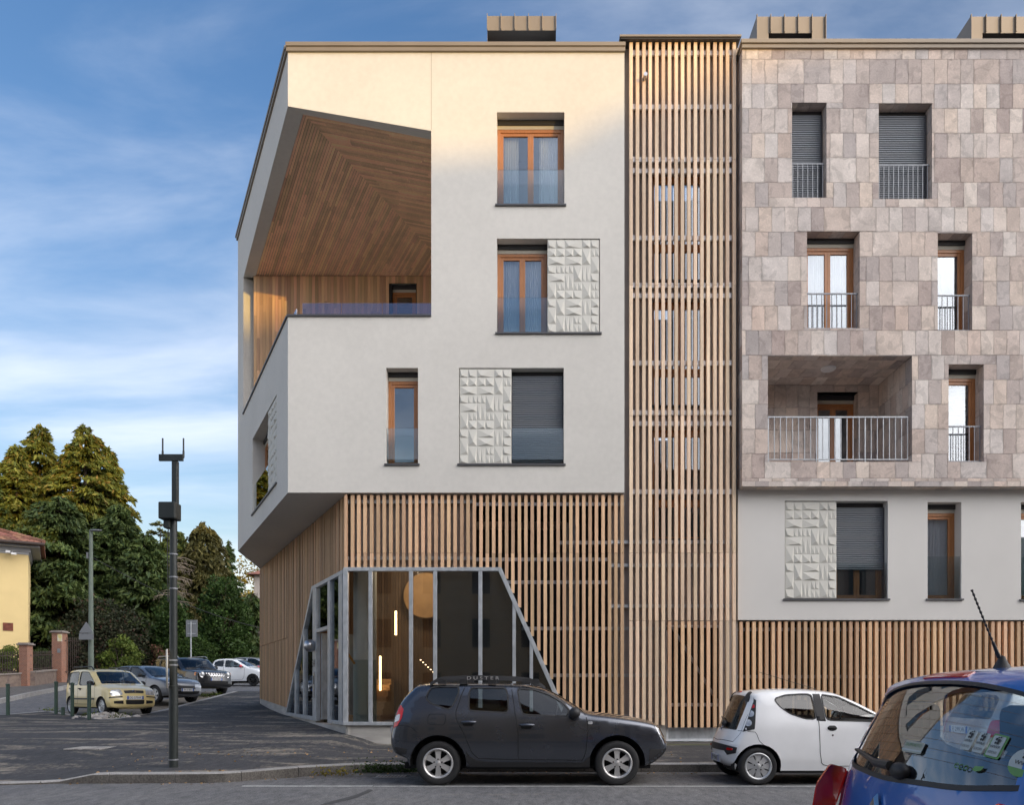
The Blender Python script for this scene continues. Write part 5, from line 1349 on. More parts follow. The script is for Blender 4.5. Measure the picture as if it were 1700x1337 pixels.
# ---------------------------------------------------------------- cars parked along the side street
def faces(c, head, grille, plate_z, txt, lower=None, head_m=None):
    for sg in (1, -1):
        c.panel('headlight', rounded(c.frontp([(sg*y, z) for y, z in head]), .18), c.loft3, M['clear_lens'], .008, .02)
    c.panel('grille', rounded(c.frontp(grille), .08), c.loft3, M['trim'], .005, .02)
    if lower: c.panel('lower_grille', rounded(c.frontp(lower), .08), c.loft3, M['seam'], .004, .02)
    c.plate('number_plate', c.front(), plate_z, txt)
def put(px, Y, zoff=0): return (ux(px, Y), Y)
def slope_h(Y): return interp([(13, .15), (18.6, .40), (23.5, .58), (26, .68), (28, .80), (30, .97), (33, 1.2), (36, 1.44), (39, 1.66), (42, 1.84), (46, 2.0), (60, 2.4), (120, 4)], Y)
LP = 3.54
outP = o_(LP, [(.14, .22), (.03, .30), (.0, .5), (.02, .78), (.06, 1.0), (.12, 1.3), (.18, 1.46), (.30, 1.515), (.9, 1.545), (1.5, 1.535), (1.95, 1.48), (2.3, 1.26), (2.68, 1.03), (2.85, .98), (3.2, .91), (3.42, .82), (3.49, .68), (3.53, .5), (3.54, .36), (3.49, .24), (3.40, .2)])
secP = [(.2, .95), (.4, 1.0), (.9, .99), (1.0, .965), (1.3, .90), (1.55, .84)]
gP = [rounded(o_(LP, p), .14) for p in ([(.36, 1.40), (1.12, 1.43), (1.14, .98), (.45, .98), (.34, 1.1)], [(1.22, 1.43), (1.82, 1.40), (2.42, 1.02), (2.36, .97), (1.24, .97)])]
yell = thing('parked_car', 'pale yellow five door hatchback with black roof bars, nose to the pavement by the stones', 'car', put(183, 26.3)+(slope_h(26.3)-.04,), math.radians(-38), 'cars parked along the side street', local=True)
c = make_car(yell, outP, .79, secP, M['p_yellow'], [.55-LP/2, 2.85-LP/2], .285, gP, (1.98-LP/2, 2.66-LP/2, .88, .93), rounded([(-.58, 1.0), (.58, 1.0), (.55, 1.4), (-.55, 1.4)], .12), plan=(.08, .12), grid=.1)
c.put_wheels(.17, 7, 'wide', M['hubcap'], .72)
faces(c, [(.36, .66), (.68, .66), (.72, .80), (.66, .86), (.40, .84)], [(-.30, .71), (.30, .71), (.32, .80), (-.32, .80)], .56, 'DG 579AK', [(-.28, .35), (.28, .35), (.30, .49), (-.30, .49)])
for sg in (1, -1):
    f = c.side(sg); q = lambda *p: o_(LP, p)
    c.panel('side_strip', q((.80, .50), (2.42, .50), (2.42, .55), (.80, .55)), f, M['trim'], .012, .01)
    c.line('door_gap', q((1.18, 1.45), (1.18, .35), (2.3, .35), (2.42, .55), (2.44, 1.0)), f, M['seam'], .012); c.line('door_gap', q((.40, 1.42), (.42, .98), (.80, .62), (.86, .36), (1.18, .35)), f, M['seam'], .012)
    for g in gP: c.line('window_seal', g+[g[0]], f, M['trim'], .02, .003)
    c.panel('bumper_strip', c.frontp([(sg*.38, .585), (sg*.74, .585), (sg*.74, .625), (sg*.38, .625)]), c.loft3, M['trim'], .01, .01); c.panel('lower_grille', c.frontp([(sg*.36, .36), (sg*.62, .37), (sg*.62, .47), (sg*.36, .48)]), c.loft3, M['seam'], .004, .01)
    b = MB(); b.tube([(-LP/2+.3, sg*.58, 1.5), (-LP/2+.4, sg*.58, 1.585), (-LP/2+1.75, sg*.58, 1.585), (-LP/2+1.9, sg*.57, 1.48)], .022, 8); b.build('roof_rail', M['trim'], yell, smooth=True)
    c.panel('pillar_trim', q((.12, 1.05), (.33, 1.05), (.33, 1.38), (.17, 1.38)), f, M['trim'], .003, .002)
c.handle(.62-LP/2, .76-LP/2, .86, mat=M['trim']); c.handle(1.3-LP/2, 1.44-LP/2, .86, mat=M['trim']); c.mirror(2.25-LP/2, 1.02, M['trim'], (.07, .10, .08), .09)
fb = c.front(); b = MB(); b.lathe([(.001, .02), (.05, .015), (.055, -.01)], fb(0, .76, 0), 'x', 16); b.build('badge', M['chrome'], yell, smooth=True)
f2 = lambda x, v, o: c.loft3(c.s_top(x), v, o); b = MB(); b.tube([f2(2.62-LP/2, -.1, .02), f2(2.58-LP/2, -.8, .02)], .012, 6).tube([f2(2.62-LP/2, .65, .02), f2(2.56-LP/2, 0, .02)], .012, 6); b.build('wipers', M['trim'], yell)
c.seats(((1.35-LP/2, False), (.55-LP/2, True)), .42, steer=(2.0-LP/2, 1.0, .34), light=True)

L3 = 4.0
out3 = o_(L3, [(.14, .26), (.04, .34), (.0, .55), (.03, .8), (.08, 1.0), (.25, 1.28), (.4, 1.42), (.7, 1.47), (1.2, 1.495), (1.7, 1.48), (2.1, 1.42), (2.6, 1.18), (2.95, 1.02), (3.2, .99), (3.55, .93), (3.8, .84), (3.92, .72), (3.98, .55), (4.0, .4), (3.95, .27), (3.82, .22)])
g3_ = [rounded(o_(L3, p), .14) for p in ([(.62, 1.30), (.8, 1.38), (1.42, 1.41), (1.44, 1.02), (.75, 1.05)], [(1.52, 1.41), (2.0, 1.37), (2.62, 1.08), (2.6, 1.02), (1.54, 1.0)])]
grey = thing('parked_car', 'mid grey rounded hatchback with slim lamps, between the yellow hatchback and the dark off-roader', 'car', put(257, 31.0)+(slope_h(31.0)-.06,), math.radians(-30), 'cars parked along the side street', local=True)
c = make_car(grey, out3, .875, secC, M['p_grey'], [.68-L3/2, 3.2-L3/2], .325, g3_, (2.1-L3/2, 2.95-L3/2, .88, .93), rounded([(-.58, 1.02), (.58, 1.02), (.52, 1.36), (-.52, 1.36)], .12), plan=(.12, .2), grid=.1)
c.put_wheels(.2, 5); faces(c, [(.38, .62), (.70, .62), (.76, .70), (.68, .76), (.40, .73)], [(-.40, .53), (.40, .53), (.36, .66), (-.36, .66)], .50, 'FN 318ES', [(-.55, .33), (.55, .33), (.6, .46), (-.6, .46)])
for sg in (1, -1):
    f = c.side(sg); q = lambda *p: o_(L3, p)
    c.panel('daytime_lamp', rounded(c.frontp([(sg*.36, .82), (sg*.72, .80), (sg*.72, .83), (sg*.36, .855)]), .2), c.loft3, M['clear_lens'], .008, .01)
    c.panel('door_bumper', rounded(q((1.0, .36), (2.55, .36), (2.6, .44), (2.55, .52), (1.0, .52), (.95, .44)), .1), f, M['trim'], .014, .01)
    c.line('door_gap', q((1.48, 1.44), (1.48, .4), (2.6, .38), (2.72, .6), (2.7, 1.05)), f, M['seam'], .012)
    for g in g3_: c.line('window_seal', g+[g[0]], f, M['trim'], .03, .003)
c.mirror(2.4-L3/2, 1.05, M['trim'], (.07, .1, .08), .09); c.seats(((1.55-L3/2, False), (.75-L3/2, True)), .42, steer=(2.2-L3/2, 1.0, .36))
f2 = lambda x, v, o: c.loft3(c.s_top(x), v, o); b = MB(); b.tube([f2(2.9-L3/2, -.1, .02), f2(2.86-L3/2, -.8, .02)], .012, 6).tube([f2(2.9-L3/2, .65, .02), f2(2.84-L3/2, 0, .02)], .012, 6); b.build('wipers', M['trim'], grey)

LR = 4.23
outR = o_(LR, [(.16, .28), (.05, .36), (.0, .55), (.02, .9), (.06, 1.1), (.14, 1.4), (.22, 1.6), (.4, 1.66), (1.2, 1.69), (2.0, 1.68), (2.3, 1.63), (2.65, 1.38), (2.95, 1.15), (3.1, 1.12), (3.6, 1.09), (3.95, 1.03), (4.10, .96), (4.16, .8), (4.2, .6), (4.23, .45), (4.15, .3), (4.0, .25)])
gR = [rounded(o_(LR, p), .1) for p in ([(.35, 1.52), (.8, 1.54), (.85, 1.15), (.4, 1.15)], [(.92, 1.55), (1.55, 1.57), (1.58, 1.13), (.96, 1.13)], [(1.66, 1.57), (2.22, 1.55), (2.68, 1.18), (2.66, 1.12), (1.68, 1.11)])]
jeep = thing('parked_car', 'black boxy off-roader with seven slot grille, at the far end of the side street row', 'car', put(318, 35.5)+(slope_h(35.5)-.10,), math.radians(-38), 'cars parked along the side street', local=True)
c = make_car(jeep, outR, .9, [(.2, .94), (.4, 1), (1.0, .985), (1.15, .95), (1.7, .86)], M['p_black'], [.75-LR/2, 3.32-LR/2], .345, gR, (2.32-LR/2, 2.95-LR/2, .9, .93), rounded([(-.6, 1.1), (.6, 1.1), (.55, 1.5), (-.55, 1.5)], .12), plan=(.08, .12), grid=.1, sill=.32)
c.put_wheels(.21, 5)
fb = c.front()
c.panel('grille_surround', rounded(c.frontp([(-.78, .78), (.78, .78), (.78, 1.0), (-.78, 1.0)]), .14), c.loft3, M['p_black'], .012, .02)
for i in range(7): y = -.36+.12*i; o = c.panel('grille_slot', rounded(c.frontp([(y-.042, .80), (y+.042, .80), (y+.042, .975), (y-.042, .975)]), .25), c.loft3, M['chrome'], .016, .006); c.panel('slot_opening', rounded(c.frontp([(y-.03, .815), (y+.03, .815), (y+.03, .962), (y-.03, .962)]), .25), c.loft3, M['seam'], .019, .003, parent=o)
for sg in (1, -1):
    P = fb(sg*.6, .89, .02); b = MB(); b.lathe([(.001, .035), (.08, .028), (.105, .012), (.112, -.03)], P, 'x', 24); o = b.build('headlight', M['clear_lens'], jeep, smooth=True)
    b = MB(); b.lathe([(.108, .015), (.125, .02), (.13, -.03)], P, 'x', 24); b.build('lamp_ring', M['chrome'], o, smooth=True)
    c.panel('side_indicator', rounded(c.side(sg) and o_(LR, [(3.86, .84), (3.96, .82), (3.96, .96), (3.88, .97)]), .2), c.side(sg), M['orange_lens'], .01, .01)
    for g in gR: c.line('window_seal', g+[g[0]], c.side(sg), M['trim'], .02, .003)
    c.line('door_gap', o_(LR, [(1.62, 1.6), (1.62, .45), (2.65, .45), (2.8, .7), (2.8, 1.1)]), c.side(sg), M['seam'], .012)
    b = MB(); b.tube([(-LR/2+.4, sg*.68, 1.66), (-LR/2+.5, sg*.68, 1.73), (-LR/2+2.1, sg*.68, 1.73), (-LR/2+2.25, sg*.68, 1.65)], .02, 8); b.build('roof_rail', M['rim'], jeep, smooth=True)
c.panel('lower_grille', rounded(c.frontp([(-.55, .42), (.55, .42), (.6, .6), (-.6, .6)]), .1), c.loft3, M['seam'], .006, .02)
c.plate('number_plate', c.front(), .66, 'FK 072BM'); c.mirror(2.5-LR/2, 1.2, M['trim'], (.08, .11, .1), .1); c.seats(((1.7-LR/2, False), (.85-LR/2, True)), .55, steer=(2.35-LR/2, 1.15, .36))
f2 = lambda x, v, o: c.loft3(c.s_top(x), v, o); b = MB(); b.tube([f2(2.92-LR/2, -.1, .02), f2(2.88-LR/2, -.8, .02)], .012, 6).tube([f2(2.92-LR/2, .65, .02), f2(2.86-LR/2, 0, .02)], .012, 6); b.build('wipers', M['trim'], jeep)

L5 = 3.6
out5 = o_(L5, [(.14, .26), (.05, .34), (.02, .5), (.03, .7), (.10, .9), (.22, 1.08), (.42, 1.36), (.55, 1.45), (1.0, 1.49), (1.4, 1.49), (1.8, 1.43), (2.2, 1.24), (2.6, 1.02), (2.8, .98), (3.1, .92), (3.35, .82), (3.5, .68), (3.57, .5), (3.58, .38), (3.52, .24), (3.4, .2)])
g5 = [rounded(o_(L5, p), .15) for p in ([(.62, 1.28), (.8, 1.36), (1.14, 1.38), (1.16, 1.02), (.7, 1.05), (.58, 1.15)], [(1.22, 1.385), (1.65, 1.36), (2.1, 1.15), (2.38, 1.0), (2.35, .97), (1.24, 1.0)])]
five = thing('parked_car', 'white three door hatchback with red mirrors and black wheels, up the side street', 'car', put(402, 42.5)+(slope_h(42.5)-.12,), math.radians(-12), None, local=True)
c = make_car(five, out5, .81, secC, M['p_white'], [.6-L5/2, 2.9-L5/2], .3, g5, (1.82-L5/2, 2.55-L5/2, .86, .92), rounded([(-.56, .98), (.56, .98), (.5, 1.34), (-.5, 1.34)], .12), plan=(.14, .2), grid=.1)
c.put_wheels(.19, 7, 'thin', M['rim_black'], .74); faces(c, [(.46, .62), (.66, .62), (.68, .78), (.48, .80)], [(-.35, .50), (.35, .50), (.3, .56), (-.3, .56)], .44, 'EX 451RL', [(-.6, .26), (.6, .26), (.6, .40), (-.6, .40)])
c.mirror(2.25-L5/2, 1.03, M['red_paint'], (.08, .1, .075), .1); c.seats(((1.4-L5/2, False), (.6-L5/2, True)), .4, steer=(2.05-L5/2, .98, .35))
for sg in (1, -1): c.line('door_gap', o_(L5, [(1.19, 1.4), (1.19, .7), (1.25, .34), (2.3, .32), (2.42, .5), (2.44, .98)]), c.side(sg), M['seam'], .012)
far_ = copy_tree(silver); far_.location = (ux(428, 48), 48.5, slope_h(48)-.0); far_.rotation_euler = (0, 0, math.radians(-8)); far_['label'] = 'pale car mostly hidden behind the white hatchback with red mirrors'
if 'group' in far_: del far_['group']
# ================================================================ ground, street, kerbs
def asphalt(name, base, base2, sand=None, sand_amt=(.62, .72), stretch=(.35, 1.6, 1), speck=.35):
    m = bpy.data.materials.new(name); t = nt(m); o = N(t, 'ShaderNodeOutputMaterial'); b = N(t, 'ShaderNodeBsdfPrincipled'); L(t, b.outputs[0], o.inputs[0])
    b.inputs['Roughness'].default_value = .85; b.inputs['Specular IOR Level'].default_value = .35
    tc = N(t, 'ShaderNodeTexCoord')
    def noise(sc, det, st=(1, 1, 1), dist=0, rough=.55):
        mp = N(t, 'ShaderNodeMapping'); mp.inputs['Scale'].default_value = st; L(t, tc.outputs['Object'], mp.inputs[0])
        n = N(t, 'ShaderNodeTexNoise'); n.inputs['Scale'].default_value = sc; n.inputs['Detail'].default_value = det; n.inputs['Distortion'].default_value = dist; n.inputs['Roughness'].default_value = rough
        L(t, mp.outputs[0], n.inputs['Vector']); return n.outputs[0]
    def ramp(x, a, c, ca, cb):
        r = N(t, 'ShaderNodeValToRGB'); r.color_ramp.elements[0].position = a; r.color_ramp.elements[1].position = c
        r.color_ramp.elements[0].color = rgb(ca); r.color_ramp.elements[1].color = rgb(cb); L(t, x, r.inputs[0]); return r.outputs[0]
    def mix(f, a, c, mode='MIX'):
        x = N(t, 'ShaderNodeMix', data_type='RGBA', blend_type=mode)
        if isinstance(f, float): x.inputs[0].default_value = f
        else: L(t, f, x.inputs[0])
        L(t, a, x.inputs[6]); L(t, c, x.inputs[7]); return x.outputs[2]
    col = ramp(noise(.5, 5), .35, .65, base, base2)
    sp = ramp(noise(55, 3, rough=.9), .40, .68, (1-speck,)*3, (1+speck*1.6,)*3); col = mix(1.0, col, sp, 'MULTIPLY')
    sp2 = ramp(noise(5.5, 5, (1.5, .5, 1), .3, .8), .36, .66, (.70,)*3, (1.38,)*3); col = mix(1.0, col, sp2, 'MULTIPLY')
    if sand:
        n1 = noise(.75, 8, stretch, 1.2, .66); n2 = noise(9, 5, (1.2, .6, 1), 0, .8)
        ad = N(t, 'ShaderNodeMath', operation='MULTIPLY_ADD'); L(t, n2, ad.inputs[0]); ad.inputs[1].default_value = .42; L(t, n1, ad.inputs[2])
        f = N(t, 'ShaderNodeMapRange'); f.inputs[1].default_value = sand_amt[0]; f.inputs[2].default_value = sand_amt[1]; f.inputs[4].default_value = .75; L(t, ad.outputs[0], f.inputs[0])
        r = N(t, 'ShaderNodeRGB'); r.outputs[0].default_value = rgb(sand); col = mix(f.outputs[0], col, r.outputs[0])
    L(t, col, b.inputs['Base Color'])
    bp = N(t, 'ShaderNodeBump'); bp.inputs['Strength'].default_value = .5; bp.inputs['Distance'].default_value = .006; L(t, noise(110, 3), bp.inputs['Height']); L(t, bp.outputs[0], b.inputs['Normal'])
    return m
M['road'] = asphalt('worn_grey_asphalt', (.115, .115, .12), (.15, .148, .148), (.24, .215, .18), (.82, .95), (.1, .9, 1), .5)
M['pave'] = asphalt('dark_new_asphalt', (.036, .037, .041), (.052, .051, .054), (.30, .26, .205), (.73, .87), (.5, 1.35, 1))
M['pave_plain'] = asphalt('plain_asphalt', (.085, .083, .083), (.105, .10, .098), (.2, .18, .155), (.75, .9))
M['lane'] = asphalt('side_road_asphalt', (.11, .112, .12), (.135, .135, .14))
M['granite'] = pbr('granite_kerb', (.30, .29, .28), .85, island=.18, noise=.15, nscale=4, grain=.25, gscale=60, bump=.4, bscale=60)
M['kerb_face'] = pbr('stained_kerb_face', (.12, .11, .10), .9, noise=.35, nscale=2.5, grain=.3, gscale=40)
M['white_line'] = pbr('worn_road_marking', (.42, .42, .41), .8, noise=.35, nscale=5, grain=.3, gscale=50)
M['earth'] = pbr('earth', (.10, .085, .06), .95, noise=.3, nscale=3, grain=.3, gscale=30)
M['dirt'] = pbr('gravelly_dirt', (.17, .145, .115), .95, noise=.35, nscale=6, grain=.45, gscale=45)
M['soil_grass'] = pbr('dry_grass_ground', (.10, .10, .05), .95, noise=.3, nscale=2)

def pave_z(x, y):
    z = lerp(slope_h(y), .15, sstep(-4.35, -3.35, x))
    z -= .125*sstep(-6.5, -7.3, -0+x if False else x) if False else 0
    d = max(0, min(1, (-6.55-x)/.75)); d = d*d*(3-2*d)
    return z-.115*d*(1-sstep(12.2, 15.5, y))
def sheet(name, poly, zf, mat, step=.5, parent=None, zoff=0, skirt=0):
    P = resample(poly+[poly[0]], step)[:-1]; xs = [p[0] for p in P]; ys = [p[1] for p in P]; ex = []
    x = min(xs)+step/2
    while x < max(xs):
        y = min(ys)+step/2
        while y < max(ys):
            if inside((x, y), P): ex.append((x, y))
            y += step
        x += step
    V, Fc = tri([P], ex); b = MB(); b.add([(x, y, zf(x, y)+zoff) for x, y in V], Fc)
    if skirt: 
        n = len(P); b.add([(x, y, zf(x, y)+zoff) for x, y in P]+[(x, y, zf(x, y)+zoff-skirt) for x, y in P], [(i, (i+1) % n, (i+1) % n+n, i+n) for i in range(n)])
    return struct(b.build(name, mat, None, smooth=True, merge=1e-4, angle=40))
def terrain_h(x, y):
    if y < 13: return -.03
    return slope_h(y)-.24
b = MB(); gx = [-420, -250, -150, -90, -60, -45]+[-40+2*i for i in range(51)]+[75, 100, 150, 250, 420]; gy = [-320, -200, -120, -60, -20, 0, 13]+[14+2*i for i in range(50)]+[130, 170, 230, 320, 450]
P = [(x, y, terrain_h(x, y)) for y in gy for x in gx]; nx = len(gx)
b.add(P, [(j*nx+i, j*nx+i+1, (j+1)*nx+i+1, (j+1)*nx+i) for j in range(len(gy)-1) for i in range(nx-1)])
struct(b.build('ground', M['soil_grass'], None, smooth=True))
KL = [(60, 13.65), (-2.75, 13.65), (-3.05, 13.58), (-4.02, 12.82), (-4.45, 12.3), (-4.75, 12.08), (-5.6, 12.02), (-6.5, 12.0), (-7.2, 11.97), (-8.0, 11.72), (-17.0, 11.7)]
sheet('road', [(-150, -3.5), (150, -3.5), (150, 13.72), (-2.7, 13.72), (-4.0, 12.9), (-4.7, 12.15), (-8, 11.8), (-150, 11.8)], lambda x, y: 0, M['road'], 6)
# near pavement under the viewer's side and beyond
struct(MB().box(-150, 150, -9, -3.5, -.02, .15).build('near_pavement', M['pave_plain'], None))
CL = [(180, 23.5), (387, 36)]
kc = (ux(180, 23.5), 23.5); kd = (ux(387, 36), 36.0); ka = (ux(0, 25.6), 25.6); kb = (ux(85, 27.4), 27.4)
def off(P, d):
    out = []
    for i, p in enumerate(P):
        a = P[max(i-1, 0)]; c = P[min(i+1, len(P)-1)]; dx, dy = c[0]-a[0], c[1]-a[1]; l = math.hypot(dx, dy); out.append((p[0]-dy/l*d, p[1]+dx/l*d))
    return out
KB = off(KL, -.16)           # back line of the kerb
apron = [(KB[i][0], KB[i][1]) for i in range(len(KB))]+[(-19.5, 25.0), ka, kb, kc, kd, (-11.2, 36), (-10.2, 29.9), (SX-.523*.02, 18.6), (SX+.05, 18.72), (60, 18.72)]
sheet('pavement', apron[:2]+apron[2:], pave_z, M['pave'], .35)
def kerb(name, line, w, h, zf, step=1.0, mat=None, d=-1, face=False):
    P = resample(line, .25); b = MB(); B = off(P, d*w); k = max(1, int(step/.25))
    for i in range(0, len(P)-1, k):
        j = min(i+k, len(P)-1)
        seg = list(range(i, j+1)); V = []
        for q in seg:
            t = .006 if q == i else (-.006 if q == j else 0)
            f, g = P[q], B[q]; nx_, ny_ = P[min(q+1, len(P)-1)][0]-P[max(q-1, 0)][0], P[min(q+1, len(P)-1)][1]-P[max(q-1, 0)][1]; l = math.hypot(nx_, ny_); tx, ty = nx_/l*t, ny_/l*t
            z = zf(g[0], g[1])+.006
            m = (lerp(f[0], g[0], .12), lerp(f[1], g[1], .12))
            V += [(f[0]+tx, f[1]+ty, z-h-.1), (f[0]+tx, f[1]+ty, z-.02), (m[0]+tx, m[1]+ty, z), (g[0]+tx, g[1]+ty, z), (g[0]+tx, g[1]+ty, z-h-.1)]
        n = len(seg); F_ = [(5*a+c, 5*a+c+1, 5*a+c+6, 5*a+c+5) for a in range(n-1) for c in range(4)]+[(0, 1, 2, 3, 4), tuple(5*(n-1)+c for c in (4, 3, 2, 1, 0))]
        m0 = len(b.m); b.add(V, F_)
        if face:
            for a in range(n-1): b.m[m0+4*a] = 1
    return struct(b.build(name, [mat or M['granite'], M['kerb_face']], None, recalc=True))
kerb('kerb', KL, .18, .15, pave_z, 1.0, face=True)
kerb('kerb', [kd, kc, kb, ka, (-19.5, 25.0)], .22, .1, lambda x, y: pave_z(x, y)+.0, 1.0, d=1)
sheet('side_road', [(-70, 14), (-17.5, 14), (-19.5, 25), ka, kb, kc, kd, (-11, 36.2), (-8, 46), (-10, 90), (-70, 90)], lambda x, y: slope_h(y)-.11, M['lane'], 1.5)
sheet('parking_strip', [(kb[0]+.1, kb[1]+.05), (kc[0]-.1, kc[1]+.1), (kd[0]-.25, kd[1]), (kd[0]-1.6, kd[1]+1), (kc[0]-2.6, kc[1]+3.6), (kb[0]+.5, kb[1]+1.5)], lambda x, y: slope_h(y)-.09, M['dirt'], .7)
# far pavement of the side street
fk = [(ux(-60, 29.5), 29.5), (ux(0, 31), 31), (ux(50, 34.3), 34.3), (ux(103, 38), 38), (ux(150, 44), 44), (ux(215, 52), 52)]
sheet('side_pavement', fk+[(ux(205, 53.5), 53.5), (ux(100, 44.3), 44.3), (ux(40, 40.2), 40.2), (ux(-80, 36), 36)], lambda x, y: slope_h(y)+.06, M['pave_plain'], .8)
kerb('kerb', fk, .2, .15, lambda x, y: slope_h(y)+.06, 1.0, d=1)
# road markings, gutter strip, drain
mk = MB()
mk.box(ux(405, 11.72), ux(618, 11.62), 11.6, 11.68, .0, .005)
mk.box(ux(618, 11.62)+.02, 30, 11.6, 11.66, .0, .0035)
struct(mk.build('road_marking', M['white_line'], None))
gs = sheet('gutter', [(30, 13.66), (-2.7, 13.66), (-3.95, 12.75), (-4.1, 12.3), (-2.5, 13.0), (30, 13.25)], lambda x, y: .004, M['pave_plain'], 1.0)
gr = MB(); gx0 = ux(625, 12.9)
for i in range(9): gr.box(gx0+i*.055, gx0+i*.055+.03, 12.75, 13.1, .002, .012)
gr.box(gx0-.04, gx0+.53, 12.71, 12.75, .002, .013); gr.box(gx0-.04, gx0+.53, 13.1, 13.14, .002, .013)
tag(gr.build('drain_grate', M['galv_dark'], None), 'iron drain grate in the gutter behind the dark suv', 'drain')
mh = MB(); a, c = ux(125, 15.8), ux(185, 15.8)
for i in range(14): mh.box(a+(c-a)*i/14, a+(c-a)*(i+.55)/14, 15.4, 16.2, pave_z(-9, 15.8)-.01, pave_z(-9, 15.8)+.012)
tag(mh.build('drain_grate', M['granite'], None), 'wide pavement grating half covered by sand, left of the dark pole', 'drain')
tar = sheet('tar_patch', [(ux(545, 10.1), 9.7), (ux(560, 10.1), 9.75), (ux(600, 10.6), 10.35), (ux(622, 11.2), 11.1), (ux(612, 11.2), 11.3), (ux(592, 10.7), 10.6), (ux(565, 10.4), 10.1)], lambda x, y: .004, pbr('tar_seam', (.05, .05, .052), .8, noise=.3, nscale=12), .15)

# ================================================================ foliage helpers
def leaves(name, P, size, mat, parent, rs, aspect=.45, dirs=None, spread=1.0, fold=True):
    """one mesh of many small leaf faces round the given points"""
    n = len(P); g = np.random.default_rng(rs)
    d = g.normal(size=(n, 3))
    if dirs is not None: d = dirs+d*spread*.5
    d /= np.linalg.norm(d, axis=1)[:, None]+1e-9
    r = g.normal(size=(n, 3)); r -= d*(r*d).sum(1)[:, None]; r /= np.linalg.norm(r, axis=1)[:, None]+1e-9
    s = size*g.uniform(.6, 1.3, n)[:, None]
    a = P-d*s*.5; b = P+r*s*aspect*.5; c = P+d*s*.5; e = P-r*s*aspect*.5
    V = np.stack([a, b, c, e], 1).reshape(-1, 3)
    org = np.array(ORG.get(parent.name, (0, 0, 0))) if parent else 0
    V = V-org
    me = bpy.data.meshes.new(name); me.vertices.add(4*n); me.vertices.foreach_set('co', V.ravel().astype(np.float32))
    me.loops.add(4*n); me.loops.foreach_set('vertex_index', np.arange(4*n, dtype=np.int32)); me.polygons.add(n)
    me.polygons.foreach_set('loop_start', np.arange(0, 4*n, 4, dtype=np.int32))
    try: me.polygons.foreach_set('loop_total', np.full(n, 4, dtype=np.int32))
    except Exception: pass
    me.update(calc_edges=True); me.validate(); me.materials.append(mat)
    o = bpy.data.objects.new(name, me); COL.objects.link(o)
    if parent: o.parent = parent
    return o
M['bark'] = pbr('bark', (.07, .052, .04), .9, noise=.3, nscale=6, bump=.4, bscale=20)
M['dead'] = pbr('dead_wood', (.25, .2, .15), .9)
M['spruce'] = leafmat('spruce_needles', (.065, .09, .018), (.19, .195, .032), (.22, .15, .04), .22, .35)
M['spruce_dark'] = leafmat('dark_spruce_needles', (.03, .055, .018), (.085, .115, .03), None, .15, .4)
M['cedar_leaf'] = leafmat('cedar_needles', (.04, .06, .025), (.10, .12, .045), None, .18, .5)
M['olive_leaf'] = leafmat('olive_brown_foliage', (.055, .055, .018), (.12, .105, .03), None, .2, .5)
M['broad'] = leafmat('broad_leaves', (.022, .048, .012), (.06, .105, .022), None, .25, .8)
M['broad_dark'] = leafmat('dark_purple_green_leaves', (.020, .028, .014), (.055, .06, .03), (.09, .04, .03), .2, .9)
M['bright'] = leafmat('bright_yellow_green_leaves', (.06, .10, .018), (.16, .20, .04), None, .3, 1.2)
M['golden'] = leafmat('golden_leaves', (.12, .11, .02), (.26, .20, .03), None, .3, .6)
M['hydr'] = leafmat('reddish_flower_heads', (.05, .07, .02), (.16, .07, .05), (.26, .10, .09), .2, 2)
def conifer(label, px, Y, top, R, base=None, n=26000, mat='spruce', rs=1, droop=.9, lsize=.48, power=.8, group='conifers behind the garden wall', low=.04, cat='tree', whorls=44):
    z0 = slope_h(Y)-.2 if base is None else base; X = ux(px, Y); H = uz(top, Y)-z0
    t = thing('conifer_tree', label, cat, (X, Y, z0), 0, group)
    tk = MB(); tk.tube([(X, Y, z0-.2), (X+.05, Y, z0+H*.5), (X, Y, z0+H*.97)], [H*.022, H*.013, .02], 8); tk.build('trunk', M['bark'], t, smooth=True)
    g = np.random.default_rng(rs); nb = whorls*9
    wz = np.repeat(np.linspace(low, .985, whorls), 9)+g.uniform(-.012, .012, nb); ang = g.uniform(0, 2*PI, nb)
    rad = R*(np.clip(1-wz, 0, 1)**power)*g.uniform(.62, 1.12, nb)*(1+.16*np.sin(ang*3+rs+wz*9))+.12
    wgt = rad**1.25; bi = g.choice(nb, n, p=wgt/wgt.sum()); s = g.uniform(.12, 1, n)**.62
    z = wz[bi]*H+rad[bi]*(.16*s-.34*droop*s*s)
    ja = ang[bi]+g.normal(0, .10, n)/np.maximum(s, .3); r = rad[bi]*s
    P = np.stack([X+r*np.cos(ja), Y+r*np.sin(ja), z0+z-np.abs(g.normal(0, .20, n))*s*droop], 1)
    D = np.stack([np.cos(ja), np.sin(ja), -.55*droop-.2*s], 1)
    leaves('crown', P, lsize, M[mat], t, rs+50, .30, D, 1.1)
    br = MB()
    for i in range(0, nb, 5):
        a = ang[i]; zz = z0+wz[i]*H
        br.tube([(X, Y, zz), (X+rad[i]*.45*math.cos(a), Y+rad[i]*.45*math.sin(a), zz+rad[i]*.04), (X+rad[i]*.85*math.cos(a), Y+rad[i]*.85*math.sin(a), zz-rad[i]*.08*droop)], [.05, .03, .01], 5, cap=False)
    br.build('branches', M['bark'], t)
    return t
